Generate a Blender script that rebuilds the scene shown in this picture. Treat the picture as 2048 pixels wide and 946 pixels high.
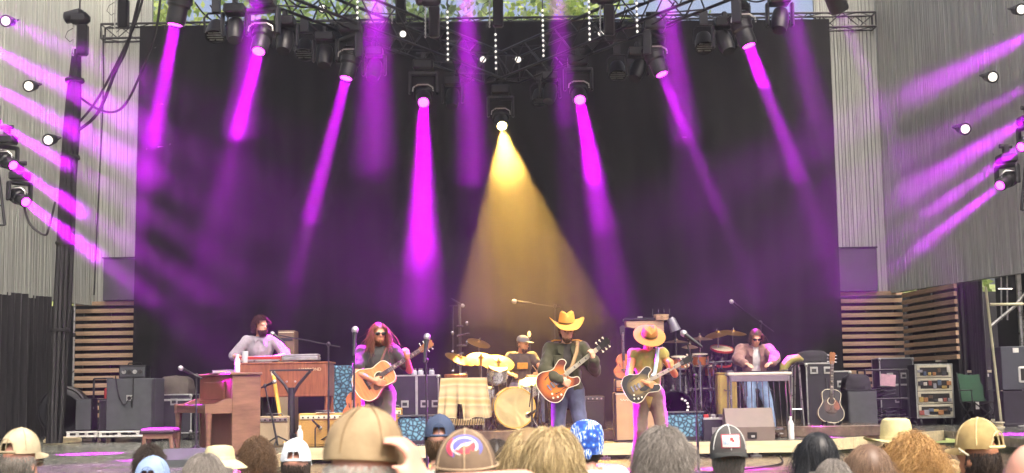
import bpy, bmesh, math, random
import numpy as np
from mathutils import Vector, Matrix, Euler, noise as mnoise

random.seed(7)
NR = np.random.RandomState(11)
scene = bpy.context.scene
col = scene.collection
for o in list(bpy.data.objects):
    bpy.data.objects.remove(o)

# ------------------------------------------------------------ camera
R = math.radians
F_PX, CAM_Z = 2700.0, 1.72
PITCH, ROLL = math.atan(307.0 / F_PX), R(0.9)
CAM_R = Matrix.Rotation(math.pi / 2 + PITCH, 3, 'X') @ Matrix.Rotation(-ROLL, 3, 'Z')
cam_d = bpy.data.cameras.new('camera')
cam_d.sensor_fit = 'HORIZONTAL'
cam_d.sensor_width = 36.0
cam_d.lens = 36.0 * F_PX / 2048.0
cam_d.clip_start = 0.1
cam_d.clip_end = 600.0
cam_d.dof.use_dof = True
cam_d.dof.focus_distance = 18.0
cam_d.dof.aperture_fstop = 5.6
cam = bpy.data.objects.new('camera', cam_d)
cam.matrix_world = Matrix.Translation((0, 0, CAM_Z)) @ CAM_R.to_4x4()
col.objects.link(cam)
scene.camera = cam

# ------------------------------------------------------------ world, sun, exposure
SUN_EL, SUN_AZ = R(58), R(150)          # azimuth clockwise from +Y (north) : sun high behind the audience
world = bpy.data.worlds.new('World')
scene.world = world
world.use_nodes = True
wn = world.node_tree
for n in list(wn.nodes):
    wn.nodes.remove(n)
w_out = wn.nodes.new('ShaderNodeOutputWorld')
w_bg = wn.nodes.new('ShaderNodeBackground')
w_sky = wn.nodes.new('ShaderNodeTexSky')
w_sky.sky_type = 'NISHITA'
w_sky.sun_disc = False
w_sky.sun_elevation = SUN_EL
w_sky.sun_rotation = SUN_AZ
w_sky.air_density = 0.6
w_sky.dust_density = 10.0
w_sky.ozone_density = 0.0
w_bg.inputs[1].default_value = 0.15
wn.links.new(w_sky.outputs[0], w_bg.inputs[0])
wn.links.new(w_bg.outputs[0], w_out.inputs[0])

sun_d = bpy.data.lights.new('sun', 'SUN')
sun_d.energy = 0.6
sun_d.angle = R(35)
sun_d.color = (1.0, 0.95, 0.87)
sun = bpy.data.objects.new('sun', sun_d)
sv = Vector((math.sin(SUN_AZ) * math.cos(SUN_EL), math.cos(SUN_AZ) * math.cos(SUN_EL), math.sin(SUN_EL)))
sun.rotation_euler = (-sv).to_track_quat('-Z', 'Y').to_euler()
sun.location = sv * 60
col.objects.link(sun)

scene.render.engine = 'CYCLES'
vs = scene.view_settings
vs.view_transform = 'Standard'
vs.look = 'None'
vs.exposure = 1.4
vs.gamma = 1.0
vs.use_curve_mapping = False
cy = scene.cycles
cy.use_denoising = True
try:
    cy.denoiser = 'OPENIMAGEDENOISE'
    cy.denoising_input_passes = 'RGB_ALBEDO_NORMAL'
    cy.denoising_prefilter = 'ACCURATE'
except Exception:
    pass
cy.max_bounces = 4
cy.diffuse_bounces = 2
cy.glossy_bounces = 2
cy.transmission_bounces = 6
cy.transparent_max_bounces = 12
cy.volume_bounces = 0
cy.sample_clamp_indirect = 4.0
cy.use_light_tree = False
cy.use_adaptive_sampling = False
cy.caustics_reflective = False
cy.caustics_refractive = False

# ------------------------------------------------------------ picture geometry
CAM_P = Vector((0, 0, CAM_Z))
def ray(px, py):
    return CAM_R @ Vector(((px - 1024) / F_PX, -(py - 473) / F_PX, -1))
def P(px, py, Y):
    d = ray(px, py); return CAM_P + d * (Y / d.y)
def PZ(px, py, z):
    d = ray(px, py); return CAM_P + d * ((z - CAM_Z) / d.z)
def X(px, Y, py=760):
    return P(px, py, Y).x
HAZE, DP = 0.0017, 0.034
Z_APR, Z_MAIN, Z_RIS = 0.75, 0.97, 1.13

# ------------------------------------------------------------ materials
def C(h, k=1.0):
    v = [int(h[i:i + 2], 16) / 255 for i in (0, 2, 4)]
    return tuple((x / 12.92 if x <= .04045 else ((x + .055) / 1.055) ** 2.4) * k for x in v) + (1.0,)
MATS = {}
def _base(name):
    m = bpy.data.materials.new(name); m.use_nodes = True
    nt = m.node_tree
    return m, nt, nt.nodes['Principled BSDF']
def _coord(nt, scale=(1, 1, 1), kind='Object'):
    tc = nt.nodes.new('ShaderNodeTexCoord'); mp = nt.nodes.new('ShaderNodeMapping')
    mp.inputs['Scale'].default_value = scale
    nt.links.new(tc.outputs[kind], mp.inputs[0]); return mp.outputs[0]
def _noise(nt, vec, sc, det=4, rough=.55):
    n = nt.nodes.new('ShaderNodeTexNoise'); n.inputs['Scale'].default_value = sc
    n.inputs['Detail'].default_value = det; n.inputs['Roughness'].default_value = rough
    nt.links.new(vec, n.inputs['Vector']); return n.outputs['Fac']
def _ramp(nt, fac, stops, interp='LINEAR'):
    r = nt.nodes.new('ShaderNodeValToRGB'); r.color_ramp.interpolation = interp
    e = r.color_ramp.elements
    while len(e) < len(stops): e.new(.5)
    for k, (p, c) in enumerate(stops):
        e[k].position = p; e[k].color = c
    nt.links.new(fac, r.inputs[0]); return r.outputs[0]
def _bump(nt, bs, h, dist, strength=.6):
    b = nt.nodes.new('ShaderNodeBump'); b.inputs['Strength'].default_value = strength
    b.inputs['Distance'].default_value = dist
    nt.links.new(h, b.inputs['Height']); nt.links.new(b.outputs[0], bs.inputs['Normal'])
def mat(name, h, rough=.6, metal=0.0, var=.22, sc=6.0, bump=0.0, bsc=60.0, stretch=(1, 1, 1), emit=0, spec=.5, coat=0, h2=None, sheen=0):
    """one surface: base colour with uneven tone, uneven gloss and fine relief"""
    if name in MATS: return MATS[name]
    m, nt, bs = _base(name)
    c = C(h)
    v = _coord(nt, stretch)
    f = _noise(nt, v, sc)
    lo = tuple(x * (1 - var) for x in c[:3]) + (1,)
    hi = C(h2) if h2 else tuple(min(1, x * (1 + var)) for x in c[:3]) + (1,)
    nt.links.new(_ramp(nt, f, [(.3, lo), (.7, hi)]), bs.inputs['Base Color'])
    rr = _ramp(nt, f, [(.25, (max(0, rough - .1),) * 3 + (1,)), (.75, (min(1, rough + .1),) * 3 + (1,))])
    nt.links.new(rr, bs.inputs['Roughness'])
    bs.inputs['Metallic'].default_value = metal
    bs.inputs['Specular IOR Level'].default_value = spec
    if coat: bs.inputs['Coat Weight'].default_value = coat
    if sheen: bs.inputs['Sheen Weight'].default_value = sheen
    if bump:
        _bump(nt, bs, _noise(nt, v, bsc, 3), bump)
    if emit:
        bs.inputs['Emission Color'].default_value = c
        bs.inputs['Emission Strength'].default_value = emit
    MATS[name] = m
    return m
def wood(name, h1, h2, sc=3.0, stretch=(1, 1, 12), rough=.45, coat=.0, bump=.0006):
    if name in MATS: return MATS[name]
    m, nt, bs = _base(name)
    v = _coord(nt, stretch)
    f = _noise(nt, v, sc, 6, .65)
    nt.links.new(_ramp(nt, f, [(.3, C(h1)), (.68, C(h2))]), bs.inputs['Base Color'])
    bs.inputs['Roughness'].default_value = rough
    bs.inputs['Coat Weight'].default_value = coat
    bs.inputs['Coat Roughness'].default_value = .15
    _bump(nt, bs, f, bump)
    MATS[name] = m
    return m
def emis(name, colr, strength):
    if name in MATS: return MATS[name]
    m, nt, bs = _base(name)
    bs.inputs['Base Color'].default_value = tuple(colr) + (1,)
    bs.inputs['Emission Color'].default_value = tuple(colr) + (1,)
    bs.inputs['Emission Strength'].default_value = strength
    bs.inputs['Roughness'].default_value = .2
    MATS[name] = m
    return m

# small side scene in which helper meshes are evaluated (removed at the end)
AUX = bpy.data.scenes.new('aux')
def evaluated_mesh(o):
    AUX.collection.objects.link(o)
    vl = AUX.view_layers[0]; vl.update(); dg = vl.depsgraph; dg.update()
    me = bpy.data.meshes.new_from_object(o.evaluated_get(dg))
    bpy.data.objects.remove(o)
    return me
# ------------------------------------------------------------ mesh builder
class MB:
    def __init__(s): s.v, s.f, s.mi, s.m = [], [], [], 0
    def add(s, vs, fs, M=None):
        b = len(s.v)
        if M is not None: vs = [M @ Vector(p) for p in vs]
        s.v += [tuple(p) for p in vs]
        s.f += [tuple(b + i for i in f) for f in fs]
        s.mi += [s.m] * len(fs); return s
    def box(s, c, d, M=None, b=0.0):
        x, y, z = d[0] / 2, d[1] / 2, d[2] / 2
        T = Matrix.Translation(c)
        if M is not None: T = M @ T
        if b <= 0:
            v = [(i * x, j * y, k * z) for i in (-1, 1) for j in (-1, 1) for k in (-1, 1)]
            return s.add(v, [(0, 1, 3, 2), (4, 6, 7, 5), (0, 4, 5, 1), (2, 3, 7, 6), (0, 2, 6, 4), (1, 5, 7, 3)], T)
        b = min(b, x * .9, y * .9, z * .9)
        v, ix = [], {}
        for i in (-1, 1):
            for j in (-1, 1):
                for k in (-1, 1):
                    for a in range(3):
                        q = [x - b, y - b, z - b]; q[a] += b
                        ix[i, j, k, a] = len(v); v.append((i * q[0], j * q[1], k * q[2]))
        fs = []
        S = (-1, 1)
        for a in range(3):
            o = [q for q in range(3) if q != a]
            for sg in S:
                quad = []
                for (p, q) in ((-1, -1), (1, -1), (1, 1), (-1, 1)):
                    t = [0, 0, 0]; t[a] = sg; t[o[0]] = p; t[o[1]] = q
                    quad.append(ix[(*t, a)])
                flip = (sg > 0) == (a == 1)
                fs.append(tuple(quad[::-1]) if flip else tuple(quad))
        for a in range(3):          # edges along axis a
            o = [q for q in range(3) if q != a]
            for p in S:
                for q in S:
                    t0 = [0, 0, 0]; t0[a] = -1; t0[o[0]] = p; t0[o[1]] = q
                    t1 = list(t0); t1[a] = 1
                    fs.append((ix[(*t0, o[0])], ix[(*t1, o[0])], ix[(*t1, o[1])], ix[(*t0, o[1])]))
        for i in S:
            for j in S:
                for k in S: fs.append((ix[i, j, k, 0], ix[i, j, k, 1], ix[i, j, k, 2]))
        return s.add(v, fs, T)
    def bar(s, p0, p1, w, h=None, up=(0, 0, 1)):
        """rectangular bar from p0 to p1"""
        p0, p1 = Vector(p0), Vector(p1); h = h or w
        d = (p1 - p0); L = d.length
        if L < 1e-6: return s
        z = d / L; u = Vector(up)
        if abs(z.dot(u)) > .98: u = Vector((1, 0, 0))
        x = u.cross(z).normalized(); y = z.cross(x)
        M = Matrix((x, y, z)).transposed().to_4x4(); M.translation = (p0 + p1) / 2
        return s.box((0, 0, 0), (w, h, L), M)
    def tube(s, pts, r, n=8, cap=True, M=None):
        pts = [Vector(p) for p in pts]
        rr = r if isinstance(r, (list, tuple)) else [r] * len(pts)
        vs, fs = [], []
        t0 = None; x = None
        for i, p in enumerate(pts):
            t = (pts[min(i + 1, len(pts) - 1)] - pts[max(i - 1, 0)])
            t = t.normalized() if t.length > 1e-9 else Vector((0, 0, 1))
            if x is None:
                a = Vector((0, 0, 1)) if abs(t.z) < .9 else Vector((1, 0, 0))
                x = t.cross(a).normalized()
            else:
                x = (x - t * x.dot(t)); x = x.normalized() if x.length > 1e-6 else t.orthogonal().normalized()
            y = t.cross(x)
            for k in range(n):
                a = 2 * math.pi * k / n
                vs.append(p + (x * math.cos(a) + y * math.sin(a)) * rr[i])
        for i in range(len(pts) - 1):
            for k in range(n):
                k2 = (k + 1) % n
                fs.append((i * n + k, i * n + k2, (i + 1) * n + k2, (i + 1) * n + k))
        if cap:
            fs.append(tuple(range(n - 1, -1, -1)))
            b = (len(pts) - 1) * n
            fs.append(tuple(b + k for k in range(n)))
        return s.add(vs, fs, M)
    def lathe(s, prof, n=20, M=None, sx=1, sy=1, fn=None):
        """profile [(r,z)] turned about z; fn(p)->p bends it afterwards"""
        vs, fs = [], []
        for (r, z) in prof:
            for k in range(n):
                a = 2 * math.pi * k / n
                p = Vector((r * math.cos(a) * sx, r * math.sin(a) * sy, z))
                vs.append(fn(p) if fn else p)
        for i in range(len(prof) - 1):
            for k in range(n):
                k2 = (k + 1) % n
                fs.append((i * n + k, i * n + k2, (i + 1) * n + k2, (i + 1) * n + k))
        if prof[0][0] > 1e-5: fs.append(tuple(range(n - 1, -1, -1)))
        if prof[-1][0] > 1e-5: fs.append(tuple((len(prof) - 1) * n + k for k in range(n)))
        return s.add(vs, fs, M)
    def ell(s, c, r, n=14, m=9, M=None, fn=None):
        prof = [(max(1e-6, math.sin(math.pi * i / m)), -math.cos(math.pi * i / m)) for i in range(m + 1)]
        T = Matrix.Translation(c) @ Matrix.Diagonal((r[0], r[1], r[2], 1))
        return s.lathe(prof, n, (M @ T) if M is not None else T, fn=fn)
    def prism(s, out, t, M=None, y0=0.0):
        """outline [(x,z)] in the XZ plane given thickness t along +Y from y0"""
        n = len(out)
        vs = [(x, y0, z) for x, z in out] + [(x, y0 + t, z) for x, z in out]
        fs = [tuple(range(n)), tuple(range(2 * n - 1, n - 1, -1))]
        for i in range(n):
            j = (i + 1) % n
            fs.append((i, i + n, j + n, j))
        return s.add(vs, fs, M)
    def build(s, name, m, parent=None, smooth=False, bevel=0.0, kind=None):
        me = bpy.data.meshes.new(name)
        me.from_pydata(s.v, [], s.f)
        for x in (m if isinstance(m, (list, tuple)) else [m]): me.materials.append(x)
        if any(s.mi): me.polygons.foreach_set('material_index', s.mi)
        bm = bmesh.new(); bm.from_mesh(me)
        bmesh.ops.recalc_face_normals(bm, faces=bm.faces); bm.to_mesh(me); bm.free()
        if smooth:
            me.polygons.foreach_set('use_smooth', [True] * len(me.polygons))
            try: me.set_sharp_from_angle(angle=R(38))
            except Exception: pass
        o = bpy.data.objects.new(name, me); col.objects.link(o)
        if parent is not None: o.parent = parent
        if kind: o['kind'] = kind
        return o
def tag(o, label=None, cat=None, group=None, kind=None):
    if label: o['label'] = label
    if cat: o['category'] = cat
    if group: o['group'] = group
    if kind: o['kind'] = kind
    return o
def thing(name, label, cat, loc=(0, 0, 0), rotz=0.0, group=None, scale=1.0):
    o = bpy.data.objects.new(name, None); col.objects.link(o)
    o.empty_display_size = .1
    o.location = loc; o.rotation_euler = (0, 0, rotz); o.scale = (scale,) * 3
    return tag(o, label, cat, group)
def W(o):
    """world matrix of a thing straight after it was placed"""
    return Matrix.LocRotScale(o.location, o.rotation_euler, o.scale)
def aim(p, d, up=(0, 0, 1)):
    """matrix at p whose +Z runs along d"""
    z = Vector(d).normalized(); u = Vector(up)
    if abs(z.dot(u)) > .98: u = Vector((0, 1, 0))
    x = u.cross(z).normalized(); y = z.cross(x)
    M = Matrix((x, y, z)).transposed().to_4x4(); M.translation = p
    return M
def sag(p0, p1, drop, n=12):
    p0, p1 = Vector(p0), Vector(p1)
    return [p0.lerp(p1, i / n) - Vector((0, 0, drop * 4 * (i / n) * (1 - i / n))) for i in range(n + 1)]
# ============================================================ common surfaces
M_BLK = mat('black_metal', '26272b', .45, .0, .2, 9, .0006, 90)
M_BLKP = mat('black_plastic', '1d1e22', .38, 0, .25, 12)
M_CLOTH = mat('black_drape', '17171c', .95, 0, .3, 5, .002, 220, sheen=.3)
M_STEEL = mat('brushed_steel', 'b8b8b4', .32, .9, .2, 14)
M_CHROME = mat('chrome', 'a8a8aa', .2, 1.0, .08, 10)
M_WHITE = mat('white_paint', 'd6d6cf', .5, 0, .12, 7, .0004, 70)
M_ALU = mat('aluminium_trim', 'b9bbb6', .38, .75, .15, 18)
M_RUB = mat('rubber', '1a1a1b', .85, 0, .2, 20)
M_CASE = mat('case_laminate', '25252d', .5, 0, .25, 10, .0004, 160)
M_GREYC = mat('grey_tolex', '44484b', .75, 0, .2, 9, .0008, 260)
M_CABLE = mat('cable_black', '141416', .6, 0, .3, 20)

# ============================================================ ground, stage, roof
def sheet(name, poly, z, m, thick=0.0):
    mb = MB(); n = len(poly)
    if thick <= 0:
        mb.add([(x, y, z) for x, y in poly], [tuple(range(n))])
    else:
        mb.add([(x, y, z) for x, y in poly] + [(x, y, z - thick) for x, y in poly],
               [tuple(range(n)), tuple(range(2 * n - 1, n - 1, -1))] + [(i, i + n, (i + 1) % n + n, (i + 1) % n) for i in range(n)])
    return tag(mb.build(name, m), kind='structure')
M_GROUND = mat('trodden_lawn', '4b5138', .95, 0, .35, 1.2, .02, 14, h2='6a6549')
sheet('ground', [(-64, -28), (64, -28), (64, 84), (-64, 84)], 0.0, M_GROUND)

def stage_mat(name, h, h2):
    m, nt, bs = _base(name)
    v = _coord(nt)
    f = _noise(nt, v, 1.1, 6, .7)
    g = _noise(nt, v, 7.0, 5, .7)
    mx = nt.nodes.new('ShaderNodeMath'); mx.operation = 'MULTIPLY'
    nt.links.new(f, mx.inputs[0]); nt.links.new(g, mx.inputs[1])
    nt.links.new(_ramp(nt, mx.outputs[0], [(.15, C(h)), (.42, C(h2))]), bs.inputs['Base Color'])
    nt.links.new(_ramp(nt, g, [(.3, (.12,) * 3 + (1,)), (.75, (.32,) * 3 + (1,))]), bs.inputs['Roughness'])
    _bump(nt, bs, g, .0008)
    return m
M_DECK = stage_mat('painted_stage_deck', '52564f', '7a7d73')
M_APR = stage_mat('apron_boards', '4a4038', '7a6a58')
XL, XR = -3.0, 4.15                         # the lower apron runs between these
FY = 18.9                                   # front edge of the main deck behind the apron
main_poly = [(-17, 13.3), (XL, 13.3), (XL, FY), (XR, FY), (6.9, 22.0), (6.6, 16.0), (17, 14.2), (17, 29.5), (-17, 29.5)]
deck = sheet('stage_floor', main_poly, Z_MAIN, M_DECK, .12)
sheet('apron_floor', [(XL + .004, 13.0), (9.0, 13.0), (9.0, 22.4), (XL + .004, 22.4)], Z_APR, M_APR, .1)
# timber fascia of the deck towards the apron, in board lengths, and the black skirt below
M_FASC = mat('bare_pine_edge', 'cfc29a', .6, 0, .18, 3, .0006, 50, stretch=(1, 6, 6))
def fascia(a, b, n):
    a, b = Vector(a), Vector(b); d = (b - a) / n; nn = Vector((d.y, -d.x, 0)).normalized()
    for i in range(n):
        p, q = a + d * i + d * .004, a + d * (i + 1) - d * .004
        mb = MB(); mb.bar(p + nn * .022 + Vector((0, 0, -.083)), q + nn * .022 + Vector((0, 0, -.083)), .036, .158)
        mb.build('fascia_board', M_FASC, deck)
fascia((XL, FY, Z_MAIN), (XR, FY, Z_MAIN), 6)
fascia((XR, FY, Z_MAIN), (6.9, 22.0, Z_MAIN), 4)
fascia((XL, 13.3, Z_MAIN), (XL, FY, Z_MAIN), 4)
mb = MB()
for x0, x1, y0, y1 in ((-17, XL, 13.36, 13.36), (6.62, 17, 16.05, 14.25)):
    mb.bar((x0, y0, .42), (x1, y1, .42), .03, .8)
mb.build('stage_skirt', M_CLOTH, deck)
# posts and castors that carry the deck edge over the apron
for x in (-2.2, -.9, .35, 1.25, 2.3, 3.35):
    mb = MB(); mb.box((x, FY + .12, Z_APR + .06), (.06, .06, .1)); mb.box((x, FY + .12, Z_APR + .012), (.14, .12, .018))
    mb.build('deck_foot', M_STEEL, deck)
# drum riser
mb = MB(); mb.box((0, 0, -.08), (6.7, 4.2, .158), Matrix.Translation((2.15, 22.0, Z_RIS)), b=.01)
ris = mb.build('drum_riser', M_APR); tag(ris, 'low carpeted platform under the drums and percussion', 'platform')

M_ROOF = mat('roof_deck', '2c2c2e', .8, 0, .2, 3)
sheet('roof', [(-6.8, 16.5), (6.8, 16.5), (6.8, 26.4), (-6.8, 26.4)], 12.3, M_ROOF, .25)  # out of view; cut back so daylight reaches the side walls and stage front
M_DARK = mat('dark_board', '1b1c1f', .9, 0, .3, 2)
mb = MB(); mb.box((0, 28.6, 2.3), (30, .2, 2.66)); wb = tag(mb.build('rear_light_block', M_DARK), 'dark wall added behind the slats to block light', 'wall')  # added to block light coming in below the cladding

# ============================================================ clad side walls
M_CLAD = mat('ribbed_grey_cladding', 'bcc0b8', .5, .1, .16, 4, .0005, 90, stretch=(3, 3, .25))
M_CLADD = mat('cladding_backing', '7c807c', .6, 0, .2, 4)
def clad(name, label, pts, z0, z1):
    """ribbed metal wall along the plan line pts"""
    t = thing(name, label, 'wall', (pts[0][0], pts[0][1], z0))
    o = Vector((pts[0][0], pts[0][1], 0))
    for (a, b) in zip(pts[:-1], pts[1:]):
        a, b = Vector((*a, 0)) - o, Vector((*b, 0)) - o
        d = (b - a); L = d.length; d /= L
        nn = Vector((d.y, -d.x, 0))
        if nn.y > 0: nn = -nn
        mb = MB(); mb.bar(a - nn * .06 + Vector((0, 0, (z1 - z0) / 2)), b - nn * .06 + Vector((0, 0, (z1 - z0) / 2)), .1, z1 - z0)
        mb.build('backing_panel', M_CLADD, t)
        mb = MB(); u = 0.0
        while u < L - .02:
            w = random.choice((.022, .03, .045, .06)); g = random.choice((.008, .012, .02)); dp = random.uniform(.012, .026)
            c = a + d * (u + w / 2) + nn * (dp / 2 - .012)
            Mx = Matrix((d, nn, Vector((0, 0, 1)))).transposed().to_4x4(); Mx.translation = c
            mb.box((0, 0, (z1 - z0) / 2), (w, dp, z1 - z0 - random.uniform(0, .01)), Mx); u += w + g
        mb.build('rib_cladding', M_CLAD, t, kind='stuff')
    return t
Zb = 3.55
YB = 27.0
xl0, xl1, xl2 = X(300, 27.4, 300), X(192, 27.4, 500), X(0, 23.8, 500)
clad('ribbed_wall', 'tall ribbed grey metal wall left of the black backdrop', [(xl0, 27.4), (xl1, 27.4), (xl2, 23.8), (xl2 - 2.6, 13.5)], Zb, 12.2)
xr0, xr1, xr2 = X(1640, 27.4, 300), X(1772, 27.4, 500), X(2048, 22.6, 480)
clad('ribbed_wall', 'tall ribbed grey metal wall right of the black backdrop', [(xr0, 27.4), (xr1, 27.4), (xr2, 22.6), (xr2 + 2.8, 13.5)], Zb, 12.2)
# soffit boxes under the cladding next to the backdrop
M_SOF = mat('soffit_grey', '55545c', .7, 0, .15, 3)
def soffit(label, px0, px1, py0, py1, Y, dep):
    a, b = P(px0, py0, Y), P(px1, py1, Y)
    t = thing('soffit_box', label, 'wall box', ((a.x + b.x) / 2, Y, b.z))
    w, h = b.x - a.x, a.z - b.z
    mb = MB(); mb.box((0, dep / 2, h / 2), (w, dep, h), b=.01); mb.build('box', M_SOF, t)
    mb = MB(); mb.box((0, dep / 2, h + .012), (w + .05, dep + .05, .022)); mb.build('cap', M_BLK, t)
soffit('plain grey box above the wooden slats, left of the backdrop', 207, 285, 517, 600, 27.15, .24)
soffit('plain grey box above the wooden slats, right of the backdrop', 1660, 1756, 497, 582, 27.15, .24)
# wooden slat walls, each slat its own piece
M_SLAT = wood('slat_oak', '9c8062', 'c9ab88', 2.5, (1.2, 12, 12), .55)
def slats(label, a, b, ys, pxref, Yref, h=.082):
    """plan run a..b; ys = pixel heights of slat centres where pxref meets depth Yref"""
    a, b = Vector((*a, 0)), Vector((*b, 0)); d = (b - a); L = d.length; d /= L
    t = thing('slat_wall', label, 'slat wall', (a.x, a.y, Z_MAIN))
    ang = math.atan2(d.y, d.x)
    t.rotation_euler.z = ang
    mb = MB(); mb.box((L / 2, .12, 1.25), (L, .04, 2.5)); mb.build('backing_board', M_DARK, t)
    for x in (.12, L / 2, L - .12):
        mb = MB(); mb.box((x, .07, 1.25), (.05, .06, 2.5)); mb.build('batten', M_DARK, t)
    me = None
    for y in ys:
        z = P(pxref, y, Yref).z - Z_MAIN
        mb = MB(); mb.box((L / 2, 0, 0), (L, .06, h), b=.004)
        if me is None: o = mb.build('slat', M_SLAT, t); me = o.data
        else:
            o = bpy.data.objects.new('slat', me); col.objects.link(o); o.parent = t
        o.location = (0, random.uniform(-.004, .004), z)
        o.rotation_euler = (0, random.uniform(-.002, .002), 0)
lys = [607 + 14.9 * i for i in range(16)]
slats('horizontal wooden slats left of the backdrop behind the amplifiers', (X(150, 27.3, 700), 27.3), (X(284, 27.3, 700), 27.3), lys, 205, 27.3)
rys = [587 + 14.3 * i for i in range(16)]
slats('horizontal wooden slats facing the audience right of the backdrop', (X(1668, 27.3, 650), 27.3), (X(1806, 27.3, 650), 27.3), rys, 1745, 27.3)
slats('angled wooden slats meeting the facing slats at the right corner', (X(1809, 27.2, 650), 27.2), (X(1914, 24.6, 650), 24.6), [591 + 14.3 * i for i in range(10)], 1809, 27.2)

# ============================================================ backdrop and drapes
def drape(name, label, p0, p1, p2, p3, nx, nz, amp, waves, parts=1, m=None, par=None):
    """hanging cloth between four corners (top left, top right, bottom right, bottom left), folds running down"""
    mb = MB(); vs = []
    p0, p1, p2, p3 = map(Vector, (p0, p1, p2, p3))
    n = (p1 - p0).cross(p3 - p0).normalized()
    sd = random.uniform(0, 50)
    for j in range(nz + 1):
        v = j / nz
        for i in range(nx + 1):
            u = i / nx
            p = p0.lerp(p1, u).lerp(p3.lerp(p2, u), v)
            f = math.sin(u * waves * 6.283 + 1.3 * mnoise.noise((u * 9, v * 1.1, sd))) + .5 * mnoise.noise((u * waves * 1.7, v * .8, sd + 3))
            vs.append(p + n * amp * f * (.55 + .45 * v))
    fs = [(j * (nx + 1) + i, j * (nx + 1) + i + 1, (j + 1) * (nx + 1) + i + 1, (j + 1) * (nx + 1) + i) for j in range(nz) for i in range(nx)]
    mb.add(vs, fs)
    o = mb.build(name, m or M_CLOTH, par, smooth=True)
    if label: tag(o, label, 'curtain')
    return o
M_BACK = mat('backdrop_serge', '08090e', 1.0, 0, .25, 2, .0015, 240, sheen=.15)
z_flo = Z_MAIN + .02
tl, tr = P(280, 52, YB), P(1658, 38, YB)
br, bl = P(1692, 850, YB), P(262, 850, YB); br.z = bl.z = z_flo
drape('backdrop_curtain', 'huge black backdrop curtain hanging across the rear of the stage', tl, tr, br, bl, 320, 16, .014, 31, m=M_BACK)
for lab, xa, xb, Y0, Y1, zt in (
        ('black side drape at the far left edge under the ribbed wall', -30, 52, 23.6, 24.6, 3.6),
        ('black side drape between the far left drape and the cable bundle', 46, 100, 24.8, 25.4, 3.6),
        ('black side drape right of the angled slats', 1898, 1952, 25.5, 24.9, 3.6),
        ('narrow black side drape beside the scaffold poles on the right', 1944, 1976, 24.8, 24.5, 3.6)):
    a, b = Vector((X(xa, Y0), Y0, zt)), Vector((X(xb, Y1), Y1, zt))
    drape('side_drape', lab, a, b, Vector((b.x, b.y, z_flo)), Vector((a.x, a.y, z_flo)), 70, 8, .05, 6)
# dark walls added behind the drapes to keep outside light off the wings
mb = MB(); mb.bar((xl2 - .3, 26.4, 3.0), (xl2 - 3.4, 15, 3.0), .15, 4.0); tag(mb.build('wing_light_block', M_DARK), 'dark wall added at the left wing to block outside light', 'wall')
mb = MB(); mb.bar((xr2 + .9, 26.4, 3.0), (xr2 + 3.6, 15, 3.0), .15, 4.0); tag(mb.build('wing_light_block', M_DARK), 'dark wall added behind the scaffold poles on the right to block light', 'wall')

# ============================================================ trusses
def truss(name, label, a, b, s=.5, step=.5, r=.027):
    a, b = Vector(a), Vector(b); d = b - a; L = d.length; d /= L
    sx = d.cross(Vector((0, 0, 1))).normalized(); up = sx.cross(d)
    t = thing(name, label, 'truss', (a + b) / 2)
    o = (a + b) / 2
    cs = [sx * (s / 2 * i) + up * (s / 2 * j) for i, j in ((-1, -1), (1, -1), (1, 1), (-1, 1))]
    for c in cs:
        mb = MB(); mb.tube([a + c - o, b + c - o], r, 8); mb.build('chord', M_BLK, t, smooth=True)
    n = max(2, int(L / step)); mb = MB()
    for k in range(4):
        c0, c1 = cs[k], cs[(k + 1) % 4]
        for i in range(n):
            p, q = a + d * (L * i / n), a + d * (L * (i + 1) / n)
            if i % 2: mb.tube([p + c0 - o, q + c1 - o], r * .5, 5)
            else: mb.tube([p + c1 - o, q + c0 - o], r * .5, 5)
        for i in (0, n):
            p = a + d * (L * i / n); mb.tube([p + c0 - o, p + c1 - o], r * .8, 5)
    mb.build('lacing', M_BLK, t, kind='stuff')
    return t
ZL = P(1004, 250, 25.0).z                   # height of the lamp lenses under the V truss
ZT = ZL + 1.12
LENS = [(350, 50), (517, 103), (692, 157), (847, 205), (1004, 252), (1160, 200), (1324, 149), (1498, 92), (1681, 24)]
LP3 = [PZ(x, y, ZL) for x, y in LENS]
apex = Vector((LP3[4].x, LP3[4].y + .25, ZT))
for nm, e in (('left', LP3[0]), ('right', LP3[8])):
    d = (Vector((e.x, e.y, ZT)) - apex)
    truss('lighting_truss', f'black box truss carrying spotlights, {nm} arm of the V', apex + d.normalized() * .25, apex + d * 1.16)
a, b = P(206, 66, 27.25), P(1748, 42, 27.25)
truss('backdrop_truss', 'black truss holding up the backdrop, its ends sticking out', a, b, .3, .34, .024)
FT = 8.75
truss('front_truss', 'straight black truss above the picture with downward spotlights', (-6, 18.6, FT + 1.05), (6, 18.6, FT + 1.05))
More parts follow.
